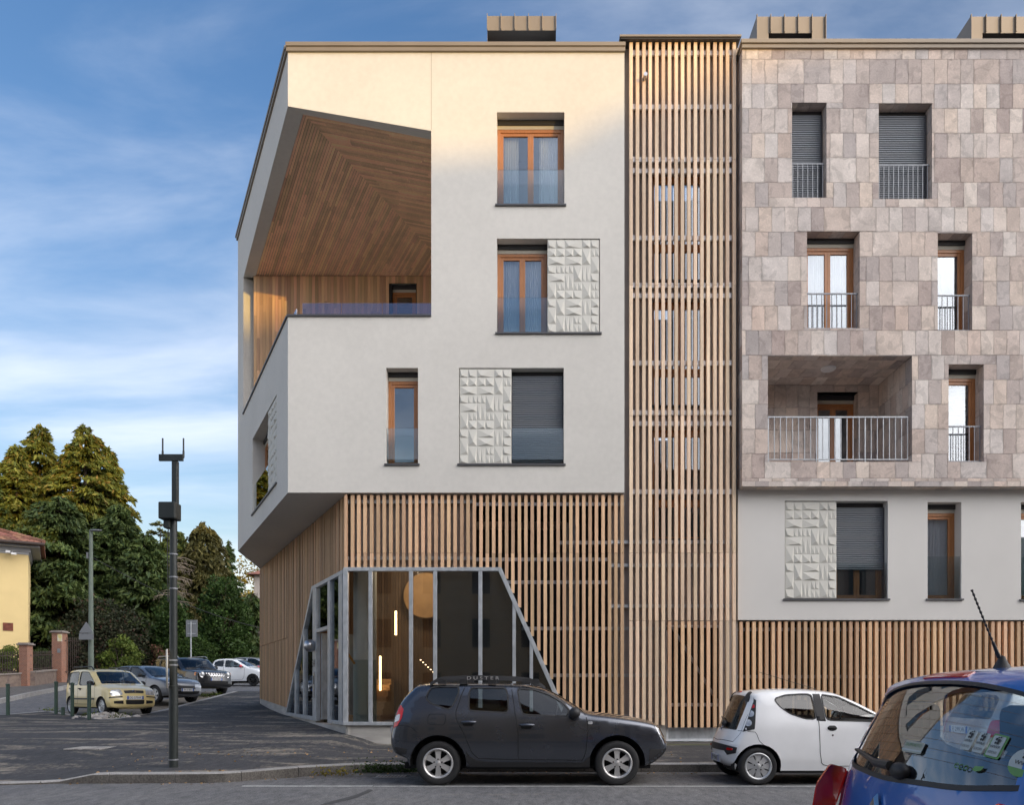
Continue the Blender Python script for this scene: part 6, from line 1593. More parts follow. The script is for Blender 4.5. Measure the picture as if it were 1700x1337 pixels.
def bush(name, label, cat, px, Y, top, wpx, n=6000, mat='broad', rs=1, base=None, lsize=.17, clumps=60, depth=None, group=None, trunk=True, lean=0, bottom=None):
    z0 = slope_h(Y)-.1 if base is None else base; X = ux(px, Y); H = uz(top, Y)-z0; W = wpx/F*Y/2; Dp = depth or W*.8
    t = thing(name, label, cat, (X, Y, z0), 0, group); g = np.random.default_rng(rs)
    lo = .0 if bottom is None else bottom
    u = g.normal(size=(clumps, 3)); u /= np.linalg.norm(u, axis=1)[:, None]; u[:, 2] = np.abs(u[:, 2])*1.0-.15
    rr_ = g.uniform(.45, 1.0, clumps)**.6
    C_ = np.stack([X+u[:, 0]*W*.86*rr_+lean*u[:, 2], Y+u[:, 1]*Dp*.86*rr_, z0+H*(lo+(1-lo)*(.12+.80*np.clip(u[:, 2]*rr_+.12, 0, 1)))], 1)
    cs = g.uniform(.16, .30, clumps)*min(W, H)*1.1
    bi = g.integers(0, clumps, n); v = g.normal(size=(n, 3)); v /= np.linalg.norm(v, axis=1)[:, None]
    P = C_[bi]+v*(cs[bi]*g.uniform(.35, 1, n)**.5)[:, None]*np.array([1.15, 1.15, .85]); P[:, 2] = np.maximum(P[:, 2], z0+.03)
    leaves('crown' if trunk else 'foliage', P, lsize, M[mat], t, rs+9, .55, v, 1.3)
    tk = MB()
    if trunk: tk.tube([(X, Y, z0-.1), (X, Y, z0+H*.45)], [max(.06, H*.02), .05], 7)
    for i in range(0, clumps, 3): tk.tube([(X, Y, z0+H*(.3 if trunk else .02)), tuple((np.array([X, Y, z0+H*.3])+C_[i])/2), tuple(C_[i])], [.045, .03, .008], 5, cap=False)
    tk.build('trunk' if trunk else 'stems', M['bark'], t, smooth=True)
    return t
# big conifers on the left
conifer('tall golden topped spruce, rightmost and broadest of the big trio', 141, 57, 704, 6.6, n=110000, rs=3, power=.66, lsize=.5)
conifer('tall golden topped spruce with twin tips, in the middle of the big trio', 66, 58, 706, 4.9, n=80000, rs=4, power=.6, lsize=.5)
conifer('golden topped spruce half hidden at the right flank of the big trio', 178, 59, 742, 4.6, n=55000, rs=14, power=.6, lsize=.5)
conifer('golden topped spruce behind the yellow house roof, leftmost of the big trio', 28, 56, 738, 4.6, n=60000, rs=5, power=.62, lsize=.5)
conifer('dark spruce at the left picture edge behind the yellow house', -18, 54, 785, 4.8, n=40000, rs=6, lsize=.55, mat='spruce_dark')
conifer('dark green spruce filling the gap below the golden trio', 98, 51, 825, 5.4, n=70000, rs=7, mat='spruce_dark', power=.5, lsize=.48)
conifer('dark green spruce to the right of the golden trio', 196, 53, 838, 4.6, n=60000, rs=8, mat='spruce_dark', power=.55, lsize=.48)
conifer('flat tiered cedar showing just left of the dark pole', 266, 76, 866, 4.6, n=16000, rs=9, mat='cedar_leaf', droop=.15, whorls=16, power=.5)
conifer('olive brown weeping conifer just right of the dark pole', 338, 60, 868, 3.5, n=45000, rs=10, mat='olive_leaf', droop=1.6, power=.42)
conifer('dark conifer filling the gap behind the cedar', 292, 72, 880, 4.2, n=30000, rs=15, mat='spruce_dark', power=.5, lsize=.55)
conifer('thin dark spire conifer near the building corner', 381, 62, 898, 1.3, n=8000, rs=11, mat='spruce_dark', power=.8)
conifer('low dark conifer between the spruces and the dark pole', 240, 52, 885, 3.3, n=34000, rs=12, mat='spruce_dark', power=.5)
conifer('drooping dark conifer against the slatted building corner', 420, 52, 985, 1.9, n=9000, rs=13, mat='spruce_dark', droop=1.7, power=.45)
bush('broadleaf_tree', 'golden lit tree peeping past the white block corner', 'tree', 420, 85, 905, 120, 9000, 'golden', 21, lsize=.3, clumps=70)
bush('broadleaf_tree', 'yellow green tree behind the cedar', 'tree', 290, 88, 905, 130, 9000, 'golden', 22, lsize=.3, clumps=70)
bush('broadleaf_tree', 'dense green broadleaf tree right of the sign post', 'tree', 372, 50, 928, 105, 14000, 'broad', 23, lsize=.2, clumps=110)
bush('broadleaf_tree', 'dark green broadleaf tree behind the dark pole', 'tree', 290, 49, 965, 90, 9000, 'broad', 24, lsize=.2, clumps=90)
bush('broadleaf_tree', 'low dark purple green tree above the brick gate', 'tree', 172, 47, 985, 165, 14000, 'broad_dark', 25, lsize=.19, clumps=120)
bush('broadleaf_tree', 'dark tree filling the gap behind the garden gate', 'tree', 100, 50, 985, 150, 10000, 'broad_dark', 26, lsize=.2, clumps=90)
bush('shrub', 'bright yellow green rounded shrub right of the brick gate', 'shrub', 201, 45, 1043, 74, 5000, 'bright', 27, lsize=.16, clumps=60, trunk=False)
bush('shrub', 'reddish flowering shrub above the stone wall', 'shrub', 268, 47, 1062, 58, 3000, 'hydr', 28, lsize=.16, clumps=40, trunk=False)
bush('shrub', 'green ivy covered shrub behind the rectangular sign', 'shrub', 322, 48, 1046, 96, 6000, 'broad', 29, lsize=.15, clumps=70, trunk=False)
bush('shrub', 'green shrub beside the dark gate at the far end', 'shrub', 384, 49, 1040, 60, 4000, 'broad', 30, lsize=.15, clumps=50, trunk=False)
bush('shrub', 'pale green clipped shrub behind the iron fence by the yellow house', 'shrub', 14, 40.5, 1064, 56, 5000, 'bright', 31, lsize=.12, clumps=60, trunk=False, base=slope_h(40.5)+.2)
bush('shrub', 'dark shrub behind the second iron fence panel', 'shrub', 74, 43.5, 1072, 60, 3500, 'broad', 32, lsize=.14, clumps=50, trunk=False)
bush('shrub', 'leafy shrub with pink flowers behind the iron gate', 'shrub', 133, 47.5, 1066, 60, 3500, 'broad', 33, lsize=.14, clumps=50, trunk=False)
# bare dead tree behind the pole
X, Y = ux(289, 46), 46; z0 = slope_h(Y); dt = thing('dead_tree', 'bare grey dead tree with drooping twigs behind the dark pole', 'tree', (X, Y, z0)); b = MB(); r_ = random.Random(3)
b.tube([(X, Y, z0), (X, Y, uz(920, Y))], [.12, .03], 7); b.build('trunk', M['dead'], dt, smooth=True); b = MB()
for i in range(26):
    z = uz(r_.uniform(922, 1000), Y); a = r_.uniform(-.6, .6)+(PI if r_.random() < .25 else 0); l = r_.uniform(.5, 1.3)
    p = [(X, Y, z), (X+l*.5*math.cos(a), Y+l*.5*math.sin(a), z-.02), (X+l*math.cos(a), Y+l*math.sin(a), z-.12-.15*r_.random())]; b.tube(p, [.03, .02, .006], 5)
    for k in range(3): q = Vector(p[1]).lerp(Vector(p[2]), k/3); b.tube([q, q+Vector((.15*math.cos(a), r_.uniform(-.2, .2), -r_.uniform(.15, .4)))], [.01, .004], 4)
b.build('branches', M['dead'], dt)

# ================================================================ garden walls, gate, yellow house
M['brick'] = None
def brickmat(name, c1, c2, mortar, sc):
    m = bpy.data.materials.new(name); t = nt(m); o = N(t, 'ShaderNodeOutputMaterial'); b = N(t, 'ShaderNodeBsdfPrincipled'); L(t, b.outputs[0], o.inputs[0]); b.inputs['Roughness'].default_value = .9
    tc = N(t, 'ShaderNodeTexCoord'); sp = N(t, 'ShaderNodeSeparateXYZ'); L(t, tc.outputs['Object'], sp.inputs[0]); ad = N(t, 'ShaderNodeMath', operation='ADD'); L(t, sp.outputs[0], ad.inputs[0]); L(t, sp.outputs[1], ad.inputs[1])
    cm = N(t, 'ShaderNodeCombineXYZ'); L(t, ad.outputs[0], cm.inputs[0]); L(t, sp.outputs[2], cm.inputs[1])
    br = N(t, 'ShaderNodeTexBrick'); L(t, cm.outputs[0], br.inputs[0]); br.inputs['Color1'].default_value = rgb(c1); br.inputs['Color2'].default_value = rgb(c2); br.inputs['Mortar'].default_value = rgb(mortar); br.inputs['Scale'].default_value = sc
    L(t, br.outputs[0], b.inputs['Base Color']); return m
M['brick'] = brickmat('red_brick', (.29, .125, .075), (.22, .095, .06), (.30, .24, .2), 4)
M['rubble'] = pbr('rubble_stone_wall', (.25, .19, .15), .95, col2=(.12, .09, .08), nscale=5, noise=.3, bump=.8, bscale=6, bdist=.05, ramp=(.35, .6))
M['cap'] = pbr('stone_cap', (.22, .19, .17), .9, noise=.15)
M['iron'] = pbr('rusty_dark_iron', (.045, .03, .025), .7, noise=.2)
M['yellow'] = pbr('yellow_house_plaster', (.68, .52, .25), .9, noise=.05, nscale=1, bump=.1, bscale=80)
M['cornice'] = pbr('grey_cornice', (.38, .38, .39), .8)
M['tile'] = pbr('terracotta_roof_tiles', (.26, .12, .08), .9, island=.35, hue=.015, noise=.2, nscale=4)
M['greenpaint'] = pbr('dark_green_paint', (.035, .065, .05), .45, noise=.15, nscale=4)
M['poleblack'] = pbr('blackish_green_pole_paint', (.022, .027, .026), .45, noise=.3, nscale=5, stretch=(1, 1, .2))
M['lampgreen'] = pbr('weathered_green_lamp_post', (.13, .16, .13), .6, noise=.25, nscale=5, stretch=(1, 1, .2))
M['signgrey'] = pbr('bare_sign_back', (.22, .225, .235), .5, metal=.3)
M['cream_panel'] = pbr('cream_sign_panel', (.62, .58, .50), .5)
def pillar(px, Y, top, wpx, label):
    X = ux(px, Y); w = wpx/F*Y/2*.72; z0 = slope_h(Y)-.1; z1 = uz(top, Y)
    t = thing('brick_pillar', label, 'pillar', (X, Y, z0), 0, 'brick gate pillars of the garden')
    MB().box(X-w, X+w, Y-w, Y+w, z0, z1-.12).build('shaft', M['brick'], t, bevel=.01); MB().box(X-w-.08, X+w+.08, Y-w-.08, Y+w+.08, z1-.12, z1-.05).box(X-w-.03, X+w+.03, Y-w-.03, Y+w+.03, z1-.05, z1).build('cap', M['cap'], t, bevel=.01)
    return t, X, Y, w, z0, z1
pA = pillar(43, 39, 1068, 20, 'brick pillar at the corner below the yellow house')
pB = pillar(99, 43, 1048, 23, 'tall brick gate pillar with yellow notice and entry phone')
pC = pillar(161, 47.5, 1061, 13, 'brick gate pillar behind the green lamp post')
MB().box(pB[1]+.05, pB[1]+.30, pB[2]-pB[3]-.01, pB[2]-pB[3]-.001, uz(1066, 43), uz(1054, 43)).build('notice', pbr('yellow_white_notice', (.6, .5, .2), .6, col2=(.7, .7, .66), nscale=4), pB[0])
MB().box(pB[1]+.05, pB[1]+.2, pB[2]-pB[3]-.03, pB[2]-pB[3]-.001, uz(1085, 43), uz(1078, 43)).build('entry_phone', M['signgrey'], pB[0])
def fence(label, p, q, zb, zt, wall=None, n=16, arrow=True, z2=None):
    p = Vector(p); q = Vector(q); m = (p+q)/2
    t = thing('iron_fence', label, 'fence', (m.x, m.y, slope_h(m.y)), 0)
    b = MB(); dz = Vector((0, 0, 0))
    for i in range(n):
        s = p.lerp(q, (i+.5)/n); o = slope_h(s.y)-slope_h(m.y); b.tube([(s.x, s.y, zb+o), (s.x, s.y, zt+o)], .02, 5)
        b.tube([(s.x, s.y, zt+o), (s.x, s.y, zt+o+.1)], [.035, .004], 5)
    for z in (zb+.1, zt-.12): b.bar((p.x, p.y, z+slope_h(p.y)-slope_h(m.y)), (q.x, q.y, z+slope_h(q.y)-slope_h(m.y)), .035)
    b.build('bars', M['iron'], t)
    if wall:
        d = (q-p).normalized(); nrm = Vector((d.y, -d.x, 0))*.2; P = []
        for s in (p, q):
            for sg in (1, -1):
                for z in (slope_h(s.y)-.2, wall+slope_h(s.y)-slope_h(m.y)): P.append((s.x+nrm.x*sg, s.y+nrm.y*sg, z))
        MB().add(P, [(0, 1, 5, 4), (2, 3, 7, 6), (1, 3, 7, 5), (0, 2, 3, 1), (4, 6, 7, 5)]).build('base_wall', M['rubble'], t)
        MB().bar((p.x, p.y, wall+slope_h(p.y)-slope_h(m.y)+.03), (q.x, q.y, wall+slope_h(q.y)-slope_h(m.y)+.03), .5, .07).build('wall_coping', M['cap'], t)
    return t
fence('iron railing on a stone base left of the corner brick pillar', (ux(-60, 36.5), 36.5, 0), (pA[1]-pA[3]-.02, pA[2], 0), uz(1121, 38), uz(1086, 38), uz(1122, 38), 22)
fence('iron railing on a low stone base between the two left brick pillars', (pA[1]+pA[3]+.02, pA[2], 0), (pB[1]-pB[3]-.02, pB[2], 0), uz(1113, 41), uz(1084, 41), uz(1115, 41), 12)
fence('tall dark iron garden gate between two brick pillars', (pB[1]+pB[3]+.03, pB[2], 0), (pC[1]-pC[3]-.03, pC[2], 0), uz(1118, 45), uz(1062, 45), None, 15)
sw_ = MB(); p, q = Vector((pC[1]+pC[3]+.02, 47.6, 0)), Vector((ux(398, 53), 53, 0)); 
def wallstrip(b, p, q, hgt, th=.25, n=10):
    d = (q-p).normalized(); nr = Vector((d.y, -d.x, 0))*th
    for i in range(n):
        a, c = p.lerp(q, i/n), p.lerp(q, (i+1)/n); za, zc = slope_h(a.y), slope_h(c.y)
        P = [(a.x-nr.x, a.y-nr.y, za-.3), (a.x+nr.x, a.y+nr.y, za-.3), (c.x+nr.x, c.y+nr.y, zc-.3), (c.x-nr.x, c.y-nr.y, zc-.3), (a.x-nr.x, a.y-nr.y, za+hgt), (a.x+nr.x, a.y+nr.y, za+hgt), (c.x+nr.x, c.y+nr.y, zc+hgt), (c.x-nr.x, c.y-nr.y, zc+hgt)]
        b.add(P, [(0,3,2,1),(4,5,6,7),(0,1,5,4),(1,2,6,5),(2,3,7,6),(3,0,4,7)])
gw = thing('garden_wall', 'long rough stone garden wall behind the parked cars', 'wall', ((p.x+q.x)/2, (p.y+q.y)/2, slope_h(50)))
wallstrip(sw_, p, q, 1.55); sw_.build('masonry', M['rubble'], gw, merge=1e-4); b = MB(); wallstrip(b, p, q, 1.62, .3); 
gp = thing('gate_pier', 'cream plastered gate pier at the far end of the side street', 'pillar', (ux(425, 52), 52, slope_h(52)))
X = ux(418, 52); z0 = slope_h(52); MB().box(X, X+1.4, 51.6, 52.2, z0-.2, uz(1054, 52)).build('shaft', pbr('cream_render', (.42, .38, .34), .9, noise=.1), gp); MB().box(X-.1, X+1.5, 51.5, 52.3, uz(1054, 52), uz(1050, 52)).build('cap', M['cap'], gp)
dg_ = MB(); dg_.box(ux(402, 52.1), X-.02, 52.0, 52.1, z0, uz(1056, 52))
for i in range(6): x = lerp(ux(402, 52.1), X-.08, i/5); dg_.box(x, x+.04, 51.96, 52.0, z0, uz(1056, 52))
tag(dg_.build('solid_gate', M['iron'], None), 'dark solid gate beside the cream gate pier', 'gate')
X = ux(398, 51); t_ = thing('stone_pier', 'slim pinkish stone pier with a ball cap left of the dark gate', 'pillar', (X, 51, slope_h(51))); MB().box(X-.14, X+.14, 50.86, 51.14, slope_h(51)-.1, uz(1072, 51)).build('shaft', M['cap'], t_); MB().ball((X, 51, uz(1070, 51)), .2, 12).build('cap', M['cap'], t_, smooth=True)
fh = thing('far_house', 'pale rendered house half hidden behind trees at the building corner', 'house', (ux(433, 64), 66, slope_h(64)))
X = ux(422, 64); MB().box(X, X+9, 64, 72, slope_h(64)-.5, uz(955, 64)).build('wall', pbr('pale_render', (.52, .46, .41), .9, noise=.06), fh)
b = MB(); zt = uz(955, 64); b.add([(X-.5, 63.5, zt), (X+9.5, 63.5, zt), (X+9.5, 72.5, zt), (X-.5, 72.5, zt), (X+3, 68, zt+2), (X+6, 68, zt+2)], [(0, 1, 5, 4), (1, 2, 5), (2, 3, 4, 5), (3, 0, 4), (0, 3, 2, 1)]); b.build('roof', M['tile'], fh)
MB().box(X+.25, X+.27, 63.97, 64, uz(1010, 64), uz(985, 64)).build('window', M['frame_dark'], fh)

yh = thing('yellow_house', 'yellow rendered house with a terracotta tiled hip roof at the left edge', 'house', (ux(47, 44), 44, 0), math.radians(31), None, local=True)
YO = 44; X1 = 0; X0 = X1-13; hx = lambda px: (ux(px, 44)-ux(47, 44))*1.0; zt = uz(905, 44); zb = slope_h(44)-.3
MB().box(X0, X1, 0, 12, zb, uz(922, 44)).build('wall', M['yellow'], yh)
MB().box(X0-.04, X1+.04, -.04, 12.04, uz(922, 44), uz(918, 44)).box(X0-.1, X1+.1, -.1, 12.1, uz(918, 44), uz(911, 44)).box(X0-.5, X1+.55, -.6, 12.5, uz(911, 44), zt-.12).build('cornice', M['cornice'], yh)
b = MB(); e0, e1, f0, f1 = X0-.7, X1+.75, -.8, 12.8; zr = zt+2.6; ridge = [(X0+6.2, 6, zr), (X1-6.2, 6, zr)]
A_, B_, C_, D_ = (e0, f0, zt), (e1, f0, zt), (e1, f1, zt), (e0, f1, zt)
b.add([A_, B_, C_, D_]+ridge, [(0, 1, 5, 4), (1, 2, 5), (2, 3, 4, 5), (3, 0, 4), (0, 3, 2, 1)])
rf = b.build('roof', M['tile'], yh)
tb = MB()      # rows of curved tiles on the two slopes in view
def tilefield(a, c, top_a, top_c, nrow=16, ncol=46):
    a, c, ta, tc_ = map(Vector, (a, c, top_a, top_c)); nrm = (c-a).cross(ta-a).normalized()
    if nrm.z < 0: nrm = -nrm
    for j in range(nrow):
        l0, r0 = a.lerp(ta, j/nrow), c.lerp(tc_, j/nrow); l1, r1 = a.lerp(ta, (j+1.15)/nrow), c.lerp(tc_, (j+1.15)/nrow)
        k = max(2, int(ncol*((r0-l0).length/(c-a).length)))
        for i in range(k):
            p0, p1 = l0.lerp(r0, i/k), l0.lerp(r0, (i+.94)/k); q0, q1 = l1.lerp(r1, i/k), l1.lerp(r1, (i+.94)/k)
            m0, m1 = (p0+p1)/2+nrm*.11, (q0+q1)/2+nrm*.09
            tb.add([p0+nrm*.05, m0, p1+nrm*.05, q0+nrm*.02, m1, q1+nrm*.02], [(0, 1, 4, 3), (1, 2, 5, 4), (0, 2, 1)])
tilefield(A_, B_, ridge[0], ridge[1]); tilefield(B_, C_, ridge[1], tuple(Vector(ridge[1])+Vector((.02, .02, 0))), 16, 40)
h0, h1 = Vector(B_), Vector(ridge[1])
for i in range(22): tb.tube([h0.lerp(h1, i/22)+Vector((0, 0, .1)), h0.lerp(h1, (i+1.1)/22)+Vector((0, 0, .1))], [.13, .11], 8)
tb.build('roof_tiles', M['tile'], rf)
MB().tube([(X0-.7, -.88, zt-.05), (X1+.8, -.88, zt-.05)], .09, 8).build('gutter', M['iron'], yh, smooth=True)
MB().box(hx(12), hx(26), -.03, 0, uz(1049, 44), uz(1036, 44)).build('wall_plaque', pbr('terracotta_plaque', (.16, .045, .025), .8, noise=.4, nscale=5, bump=.8, bscale=9), yh)
cm = MB(); z = uz(921, 43.8); x = hx(25); cm.bar((x, -.05, z+.1), (x, -.4, z), .06); cm.box(x-.3, x-.08, -.5, -.38, z-.02, z+.1); cm.box(x-.05, x+.2, -.5, -.38, z-.1, z); cm.build('security_camera', M['lamp_white'], yh)

# ================================================================ street furniture
Yp = 13.0; X = ux(288, Yp)
pole = thing('camera_pole', 'dark pole with a crossbar, two upright antennas and equipment boxes, standing on the corner pavement', 'pole', (X, Yp, .15))
MB().lathe([(.073, .1), (.072, uz(1140, Yp)), (.062, uz(1139, Yp)), (.058, uz(870, Yp)), (.05, uz(838, Yp)), (.05, uz(835, Yp))], (X, Yp, 0), n=20).build('shaft', M['poleblack'], pole, smooth=True)
MB().box(X-.012, X+.105-.03, Yp-.05, Yp+.05, uz(842, Yp), uz(766, Yp)).build('upper_tube', M['poleblack'], pole, bevel=.01)
MB().box(ux(266, Yp), ux(306, Yp), Yp-.06, Yp-.02, uz(767, Yp), uz(756, Yp)).build('crossbar', M['poleblack'], pole, bevel=.004)
for px_ in (271.5, 306): MB().tube([(ux(px_, Yp), Yp-.03, uz(762, Yp)), (ux(px_, Yp), Yp-.03, uz(729, Yp))], .013, 10).tube([(ux(px_, Yp), Yp-.03, uz(760, Yp)), (ux(px_, Yp), Yp-.03, uz(750, Yp))], .017, 10).build('antenna', M['poleblack'], pole, smooth=True)
MB().box(ux(270, Yp), ux(298, Yp), Yp-.17, Yp+.08, uz(865, Yp), uz(837, Yp)).build('equipment_box', M['poleblack'], pole, bevel=.02)
MB().box(ux(276, Yp), ux(286, Yp), Yp-.11, Yp+.03, uz(879, Yp), uz(865.5, Yp)).build('junction_box', M['poleblack'], pole, bevel=.01)
MB().tube([(X-.05, Yp-.075, uz(879, Yp)), (X-.075, Yp-.05, uz(905, Yp)), (X-.07, Yp-.04, uz(1000, Yp))], .008, 6).build('cable', M['trim'], pole)
cl = MB()
for y in (921, 959, 978, 1097, 1105, 1262): cl.lathe([(.068 if y < 1130 else .077, -.012), (.068 if y < 1130 else .077, .012)], (X, Yp, uz(y, Yp)), n=20)
cl.build('clamp_band', M['galv_dark'], pole)
pn = MB(); zt, zb = uz(1080, Yp), uz(1143, Yp); P = []
for i in range(9):
    s = i/8; y = lerp(-.30, .22, s); P.append((X-.10-.45*y-.02*math.sin(PI*s), Yp+y))
for k, (x, y) in enumerate(P[:-1]):
    x2, y2 = P[k+1]; pn.add([(x, y, zb), (x2, y2, zb), (x2, y2, zt), (x, y, zt)], [(0, 1, 2, 3)])
tag(pn.build('sign_panel', M['cream_panel'], None, smooth=True, merge=1e-4, solid=.012), 'cream curved sign panel seen edge on, strapped to the dark pole', 'sign')

def bollard(px, Y, top, label, stub=False):
    X = ux(px, Y); z0 = pave_z(X, Y)-.03; z1 = uz(top, Y)
    o = MB(); o.lathe([(.055, z0), (.055, z1-.05), (.066, z1-.048), (.066, z1-.02), (.05, z1-.004), (.001, z1)] if not stub else [(.055, z0), (.055, z1), (.045, z1), (.001, z1-.01)], (X, Y, 0), n=18)
    return tag(o.build('bollard', M['greenpaint'], None, smooth=True), label, 'bollard', 'green bollards at the pavement edge')
bollard(13, 25.3, 1136, 'dark green bollard alone at the left edge'); bollard(93, 25.9, 1132, 'dark green bollard before the rear wheel of the yellow car')
bollard(120, 24.9, 1134, 'dark green bollard before the rear door of the yellow car'); bollard(148, 23.4, 1136, 'dark green bollard nearest the front wheel of the yellow car')
bollard(104.5, 25.3, 1175, 'cut off green bollard stump', True)
# stones by the corner of the parking strip
hp = MB(); r_ = random.Random(8)
for i in range(60):
    x, y = ux(176, 24.6)+r_.gauss(0, .36), 24.55+r_.gauss(0, .30); s = r_.uniform(.05, .13); z = slope_h(y)-.06+max(0, .12-.2*math.hypot(x-ux(176, 24.6), y-24.6))
    n0 = len(hp.v); hp.ball((x, y, z+s*.3), s, 6, 0, (1.2, 1, .7))
    for k in range(n0, len(hp.v)): v = hp.v[k]; hp.v[k] = (v[0]+r_.uniform(-.025, .025), v[1]+r_.uniform(-.025, .025), v[2]+r_.uniform(-.02, .02))
o = hp.build('stone_heap', pbr('pale_broken_stone', (.40, .37, .34), .9, island=.3), None); stuff(o, 'small heap of broken pale stones before the yellow car', 'stones')
def weeds(label, pts, n, rs, size=.09, mat='broad', h=.16):
    g = np.random.default_rng(rs); A = np.array(pts); bi = g.integers(0, len(A), n); P = A[bi]+g.normal(size=(n, 3))*np.array([.16, .05, 0]); P[:, 2] += np.abs(g.normal(0, h*.5, n))
    o = leaves('weeds', P, size, M[mat], None, rs, .4); o['kind'] = 'stuff'; o['label'] = label; o['category'] = 'weeds'; return o
weeds('low green weeds growing along the foot of the kerb behind the dark suv', [(ux(p, 13.5), 13.48, .02) for p in (615, 625, 637, 645, 672, 684)], 900, 1, .055)
weeds('dry grass tuft at the foot of the kerb left of the dark suv', [(ux(p, 13.1), 13.0, .02) for p in (553, 560)], 90, 2, .07, 'golden', .14)
weeds('weeds around the stones and parked cars', [(ux(p, Y), Y, slope_h(Y)-.05) for p, Y in ((86, 27.2), (150, 24.6), (195, 24.2), (205, 24.9), (355, 34.4), (340, 33.6), (165, 25.2))], 700, 3, .09, 'bright', .16)
g = np.random.default_rng(5); n = 420; xs = g.uniform(-7.5, 3, n); ys = 12.05+np.abs(g.normal(0, .5, n))+np.clip(xs+4.6, 0, 1.6)*.9
ys = np.where(g.random(n) < .45, ys+g.uniform(1.2, 3.5, n), ys-.25); zz = np.array([(pave_z(a, c)+.008 if c > 13.85 or (a < -4.7 and c > 12.25) else .008) for a, c in zip(xs, ys)])
lv = leaves('fallen_leaves', np.stack([xs, ys, zz], 1), .05, leafmat('dry_fallen_leaves', (.20, .12, .05), (.42, .26, .12), None, .1), None, 6, .6, np.stack([g.normal(size=n), g.normal(size=n), np.zeros(n)], 1), .15); stuff(lv, 'dry fallen leaves and grit scattered along the kerb', 'leaves')

Yl = 36.5; X = ux(151, Yl); z0 = slope_h(Yl)
lp = thing('street_lamp', 'weathered green street lamp with a flat head behind the yellow car', 'street lamp', (X, Yl, z0))
MB().lathe([(.13, z0), (.12, z0+1.2), (.075, uz(884, Yl)), (.07, uz(881, Yl))], (X, Yl, 0), n=16).build('post', M['lampgreen'], lp, smooth=True)
b = MB(); b.ball((X+.25, Yl-.05, uz(881.5, Yl)), 1, 14, 0, (.30, .13, .05)); b.build('lamp_head', M['signgrey'], lp, smooth=True)
MB().box(X-.16, X-.1, Yl-.1, Yl+.02, uz(928, Yl), uz(918, Yl)).build('cable_bracket', M['signgrey'], lp)
p0 = Vector((X-.08, Yl-.05, uz(923, Yl))); p1 = Vector((ux(470, 44), 44, uz(1052, 44))); pts = [p0.lerp(p1, i/24)-Vector((0, 0, .5*math.sin(PI*i/24))) for i in range(25)]
tag(MB().tube(pts, .016, 5).build('overhead_cable', M['trim'], None), 'thin cable sagging from the street lamp to the building', 'cable')
Ys = 36.3; xs_ = ux(147, Ys); tr = MB(); zc = uz(1048, Ys)
ws_ = thing('warning_sign', 'back of a triangular traffic sign over a rectangular plate, on the lamp post', 'sign', (xs_, Ys, zc))
tri_ = rounded([(xs_-.34, uz(1052, Ys)), (xs_+.34, uz(1052, Ys)), (xs_, uz(1033, Ys))], .12, 3); b = MB(); b.prism([(x, z) for x, z in tri_], Ys-.20, Ys-.18); b.T = None
tb2 = MB(lambda u, d, z: (u, d, z)); tb2.prism(tri_, Ys-.2, Ys-.18); tb2.build('triangle_plate', M['signgrey'], ws_); MB().box(xs_-.33, xs_+.33, Ys-.2, Ys-.18, uz(1063, Ys), uz(1053, Ys)).build('lower_plate', M['signgrey'], ws_)
Yq = 42; X = ux(318, Yq); sg_ = thing('traffic_sign', 'back of a grey rectangular traffic sign on a thin post, beyond the black off-roader', 'sign', (X, Yq, slope_h(Yq)))
MB().box(ux(309, Yq), ux(328, Yq), Yq-.03, Yq, uz(1058, Yq), uz(1030, Yq)).build('plate', M['signgrey'], sg_, bevel=.005); MB().tube([(X, Yq-.08, slope_h(Yq)-.1), (X, Yq-.08, uz(1033, Yq))], .035, 10).build('post', M['galv'], sg_, smooth=True)
MB().box(ux(312, Yq), ux(325, Yq), Yq-.055, Yq-.03, uz(1037, Yq), uz(1035.5, Yq)).box(ux(312, Yq), ux(325, Yq), Yq-.055, Yq-.03, uz(1053.5, Yq), uz(1052, Yq)).build('sign_rail', M['galv'], sg_)

# ================================================================ what stands behind the viewer: it throws the shade and shows in the panes
SUN_EL = math.radians(4.6); SUN_A = math.radians(40)
S = Vector((math.sin(SUN_A)*math.cos(SUN_EL), -math.cos(SUN_A)*math.cos(SUN_EL), math.sin(SUN_EL)))
ps = Vector((math.cos(SUN_A), math.sin(SUN_A), 0)); D0 = 112
prof = [(-80, 22.5), (-30, 22.6), (6, 22.9), (9, 23.0), (12.2, 23.2), (13.4, 24.0), (14.3, 24.4), (15.6, 24.7), (17, 25.2), (21, 25.35), (30, 25.4), (60, 26), (110, 22)]
b = MB(); g_ = random.Random(4); cols = []
base_c = Vector((0, 18.5, 0)); fw = Vector((-S.x, -S.y, 0)).normalized()   # towards the facade
u = -90.0; rows = []
while u <= 120:
    h = interp(prof, u); q = [(u, -34, -.2), (u, -18, h*.45), (u, -6, h*.86), (u, 0, h+g_.uniform(-.12, .12)), (u, 10, h*.93), (u, 40, h*.6), (u, 90, -.2)]
    rows.append(q); u += .8
def hw(u, w, z):   # ridge coordinates: u across the sun, w away from the facade
    c0 = ps*u; base = fw.dot(Vector((0, 18.5, 0))); p = c0+fw*(base-D0-w); return (p.x, p.y, z)
P = [hw(a, w, z+(g_.uniform(-.3, .3) if z > 2 and w != 0 else 0)) for r in rows for a, w, z in r]; k = len(rows[0])
b.add(P, [(i*k+j, (i+1)*k+j, (i+1)*k+j+1, i*k+j+1) for i in range(len(rows)-1) for j in range(k-1)])
struct(b.build('hills', pbr('wooded_hillside', (.05, .065, .025), .95, noise=.4, nscale=.3), None, smooth=True))
